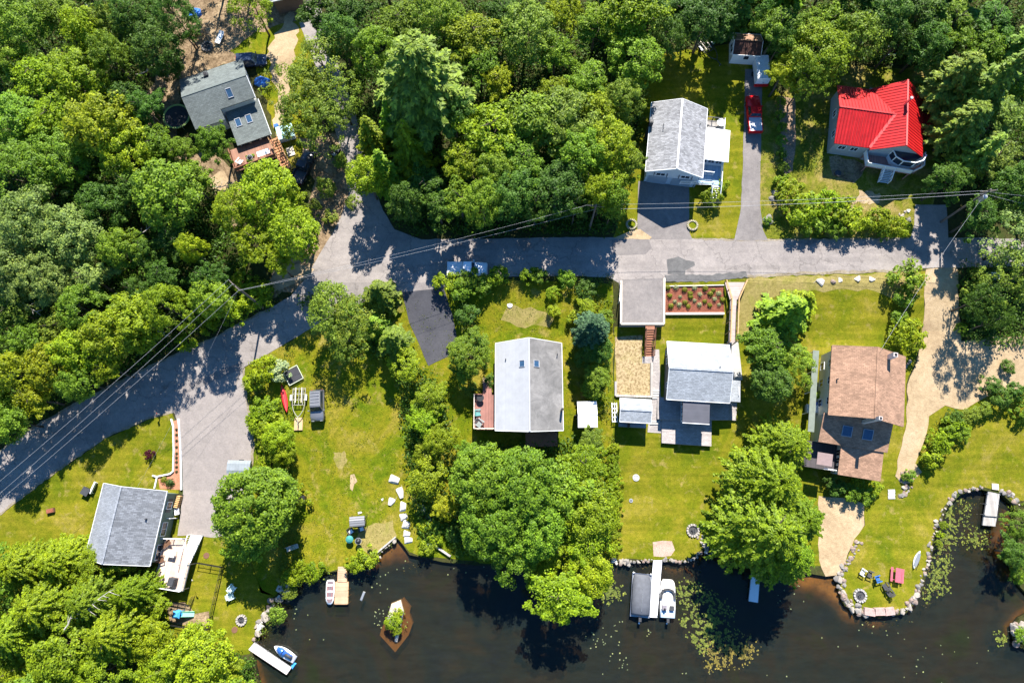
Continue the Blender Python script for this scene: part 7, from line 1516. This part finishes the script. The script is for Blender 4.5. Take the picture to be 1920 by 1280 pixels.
# rock islet: drowned ledge, dry spine, shrubs
g = P(744, 1172, 0); th = thing('rock_islet', 'flat brown rock islet with a pale spine rising from the pond', 'rock', (g.x, g.y, 0))
o_ = [P(px, py, -.1) - Vector((g.x, g.y, 0)) for px, py in ((733, 1148), (756, 1120), (770, 1138), (768, 1150), (774, 1168), (766, 1190), (741, 1222), (712, 1190), (716, 1176))]
MB().slab([(p.x, p.y, -.09) for p in o_], .9).build('ledge', M('drowned_rock', (.36, .2, .08), .9, .25, 1.5, bmp=.2), th)
s_ = [P(px, py, .1) - Vector((g.x, g.y, 0)) for px, py in ((733, 1130), (752, 1122), (758, 1145), (752, 1175), (745, 1205), (740, 1204), (742, 1180), (733, 1170), (724, 1160))]
mbk = MB(); mbk.loft([[(p.x, p.y, -.2) for p in s_], [(p.x * .9, p.y * .92, .22) for p in s_], [(p.x * .6, p.y * .75, .42) for p in s_]]); mbk.build('dry_spine', M('pale_spine', (.44, .38, .3), .9, .3, 2, bmp=.3), th)
# bank wall of railway sleepers
for p, q, lab in [((803, 960), (815, 1000), 'upper part of the grey timber bank wall at the wooded slope'), ((815, 1002), (818, 1022), 'middle part of the grey timber bank wall at the wooded slope'), ((818, 1024), (845, 1042), 'lower part of the grey timber bank wall near the water')]:
    A_, B_ = T(*p), T(*q); tag(MB().bar((0, 0, .15), B_ - A_ + Vector((0, 0, .15)), .25, .6).build('timber_wall', WOODGREY, loc=A_), lab, 'wall')
A_ = T(708, 1035); tag(MB().bar((0, 0, .0), T(742, 1006) - A_, .2, .5).build('timber_wall', WOODGREY, loc=A_), 'short timber bank edge below the sandy sitting place', 'wall')
# mulch-bed borders by the pale drive
A_ = T(325, 792)
th = thing('bed_border', 'white stone border round the orange mulch bed beside the pale drive', 'border', A_)
for run in ([(322, 785), (326, 800), (327, 845), (326, 883), (320, 888), (296, 893), (291, 915)], [(336, 785), (340, 850), (341, 918)], [(287, 891), (297, 894)]):
    mb = MB()
    for p, q in zip(run[:-1], run[1:]): mb.bar(T(*p, .1) - A_, T(*q, .1) - A_, .18, .34)
    mb.build('edging_strip', TRIM, th)
# low plants of the two beds
def plant_meshes():
    out = []
    for s_, k, sz in ((71, 1, (.06, .12)), (72, 1, (.05, .1))):
        rng = np.random.default_rng(s_); n = 190; d = sph(rng, n); d[:, 2] = abs(d[:, 2]); p = d * rng.uniform(.2, 1, n)[:, None] * np.array([.4, .4, .42])
        out.append(leaf_object_mesh('foliage', p, d + np.array([0, 0, .4]), rng.uniform(*sz, n), .4, rng, d))
    return out
PM = plant_meshes()
def plant(px, py, tone, s_, label, group, k=0):
    th = thing('garden_plant', label, 'plant', T(px, py, .03), rnd.uniform(0, 6), group); th.scale = (s_,) * 3
    f = D.objects.new('foliage', PM[k]); COL.objects.link(f); f.parent = th; f.color = (*tone, 1)
    return th
YG, PG_ = (.22, .24, .025), (.34, .38, .24)
for i, (px, py, k) in enumerate([(1251, 541, 0), (1266, 541, 1), (1284, 542, 0), (1303, 541, 1), (1322, 541, 0), (1338, 543, 0), (1348, 551, 1), (1257, 555, 0), (1276, 555, 1), (1294, 552, 0), (1293, 557, 0), (1312, 554, 1), (1331, 553, 0), (1354, 563, 0), (1266, 565, 1), (1284, 566, 0), (1302, 564, 1), (1321, 564, 0), (1338, 563, 1), (1256, 573, 0), (1274, 573, 1), (1290, 573, 0), (1312, 573, 1), (1331, 574, 0), (1349, 573, 1)]):
    plant(px + rnd.uniform(-1.8, 1.8), py + rnd.uniform(-1.8, 1.8), PG_ if k else YG, (1.25 if k == 0 else 1.05) * rnd.uniform(.7, 1.15), 'pale white-green rosette plant in the red mulch bed' if k else 'yellow-green tuft plant in the red mulch bed', 'pale plants of the red mulch bed' if k else 'yellow-green plants of the red mulch bed', k)
for i, py in enumerate((805, 815, 826, 838, 850, 858, 866, 875, 884)): plant(331.5, py, (.07, .09, .03), .55, 'small dark seedling in the orange mulch strip', 'seedlings of the orange mulch strip')
plant(308, 899, YG, 1.3, 'yellow-green mound plant in the orange mulch bed', None); plant(320, 905, (.06, .11, .02), 1.7, 'dark green mound plant in the orange mulch bed', None)
# dead branches
def dead_tree(label, px, py, z, rz, s_=1.0):
    th = thing('fallen_branch', label, 'dead tree', P(px, py, z), rz); rg = random.Random(int(px)); mb = MB(); pts = [Vector((0, 0, 0))]
    for i in range(6): pts.append(pts[-1] + Vector((.7 * s_, rg.uniform(-.25, .25), rg.uniform(-.1, .15))))
    mb.tube(pts, [.09, .08, .07, .06, .045, .03, .015], 6); mb.build('main_limb', DEADWOOD, th)
    for i in range(1, 6):
        b = pts[i]; e = b + Vector((rg.uniform(.4, .9), rg.choice((-1, 1)) * rg.uniform(.5, 1.1), rg.uniform(-.1, .3))) * s_; MB().tube([b, b.lerp(e, .5) + Vector((0, 0, .1)), e], [.045, .03, .01], 5).build('twig', DEADWOOD, th)
dead_tree('bare grey dead branch among the pale grey-green crowns', 28, 560, 10.5, -.4); dead_tree('bare grey dead branch beside the dark gap of the wood', 255, 440, 9, .5); dead_tree('bare white branch in the yellow-green crown near the bend lines', 280, 612, 8.5, -.5, .8); dead_tree('bare white branch in the crowns below the sage green house', 155, 1150, 9, .6, 1.1); dead_tree('bare pale twigs above the sun deck crowns', 120, 1180, 9, 1.0)
dead_tree('fallen pale trunk in the dark yard beyond the red roof', 1795, 95, 6.5, .9, 1.2); dead_tree('long pale branch in the dark wood behind the woodland house', 255, 140, 7.5, .4, 1.1); dead_tree('pale fallen limb in the dark upper wood', 160, 8, 9.0, -.5, 1.2); dead_tree('grey bare brush in the shadow of the middle wood', 845, 215, 6.5, -.8, 1.1); dead_tree('pale dead limb by the sandy gap', 395, 350, 6.0, .1)
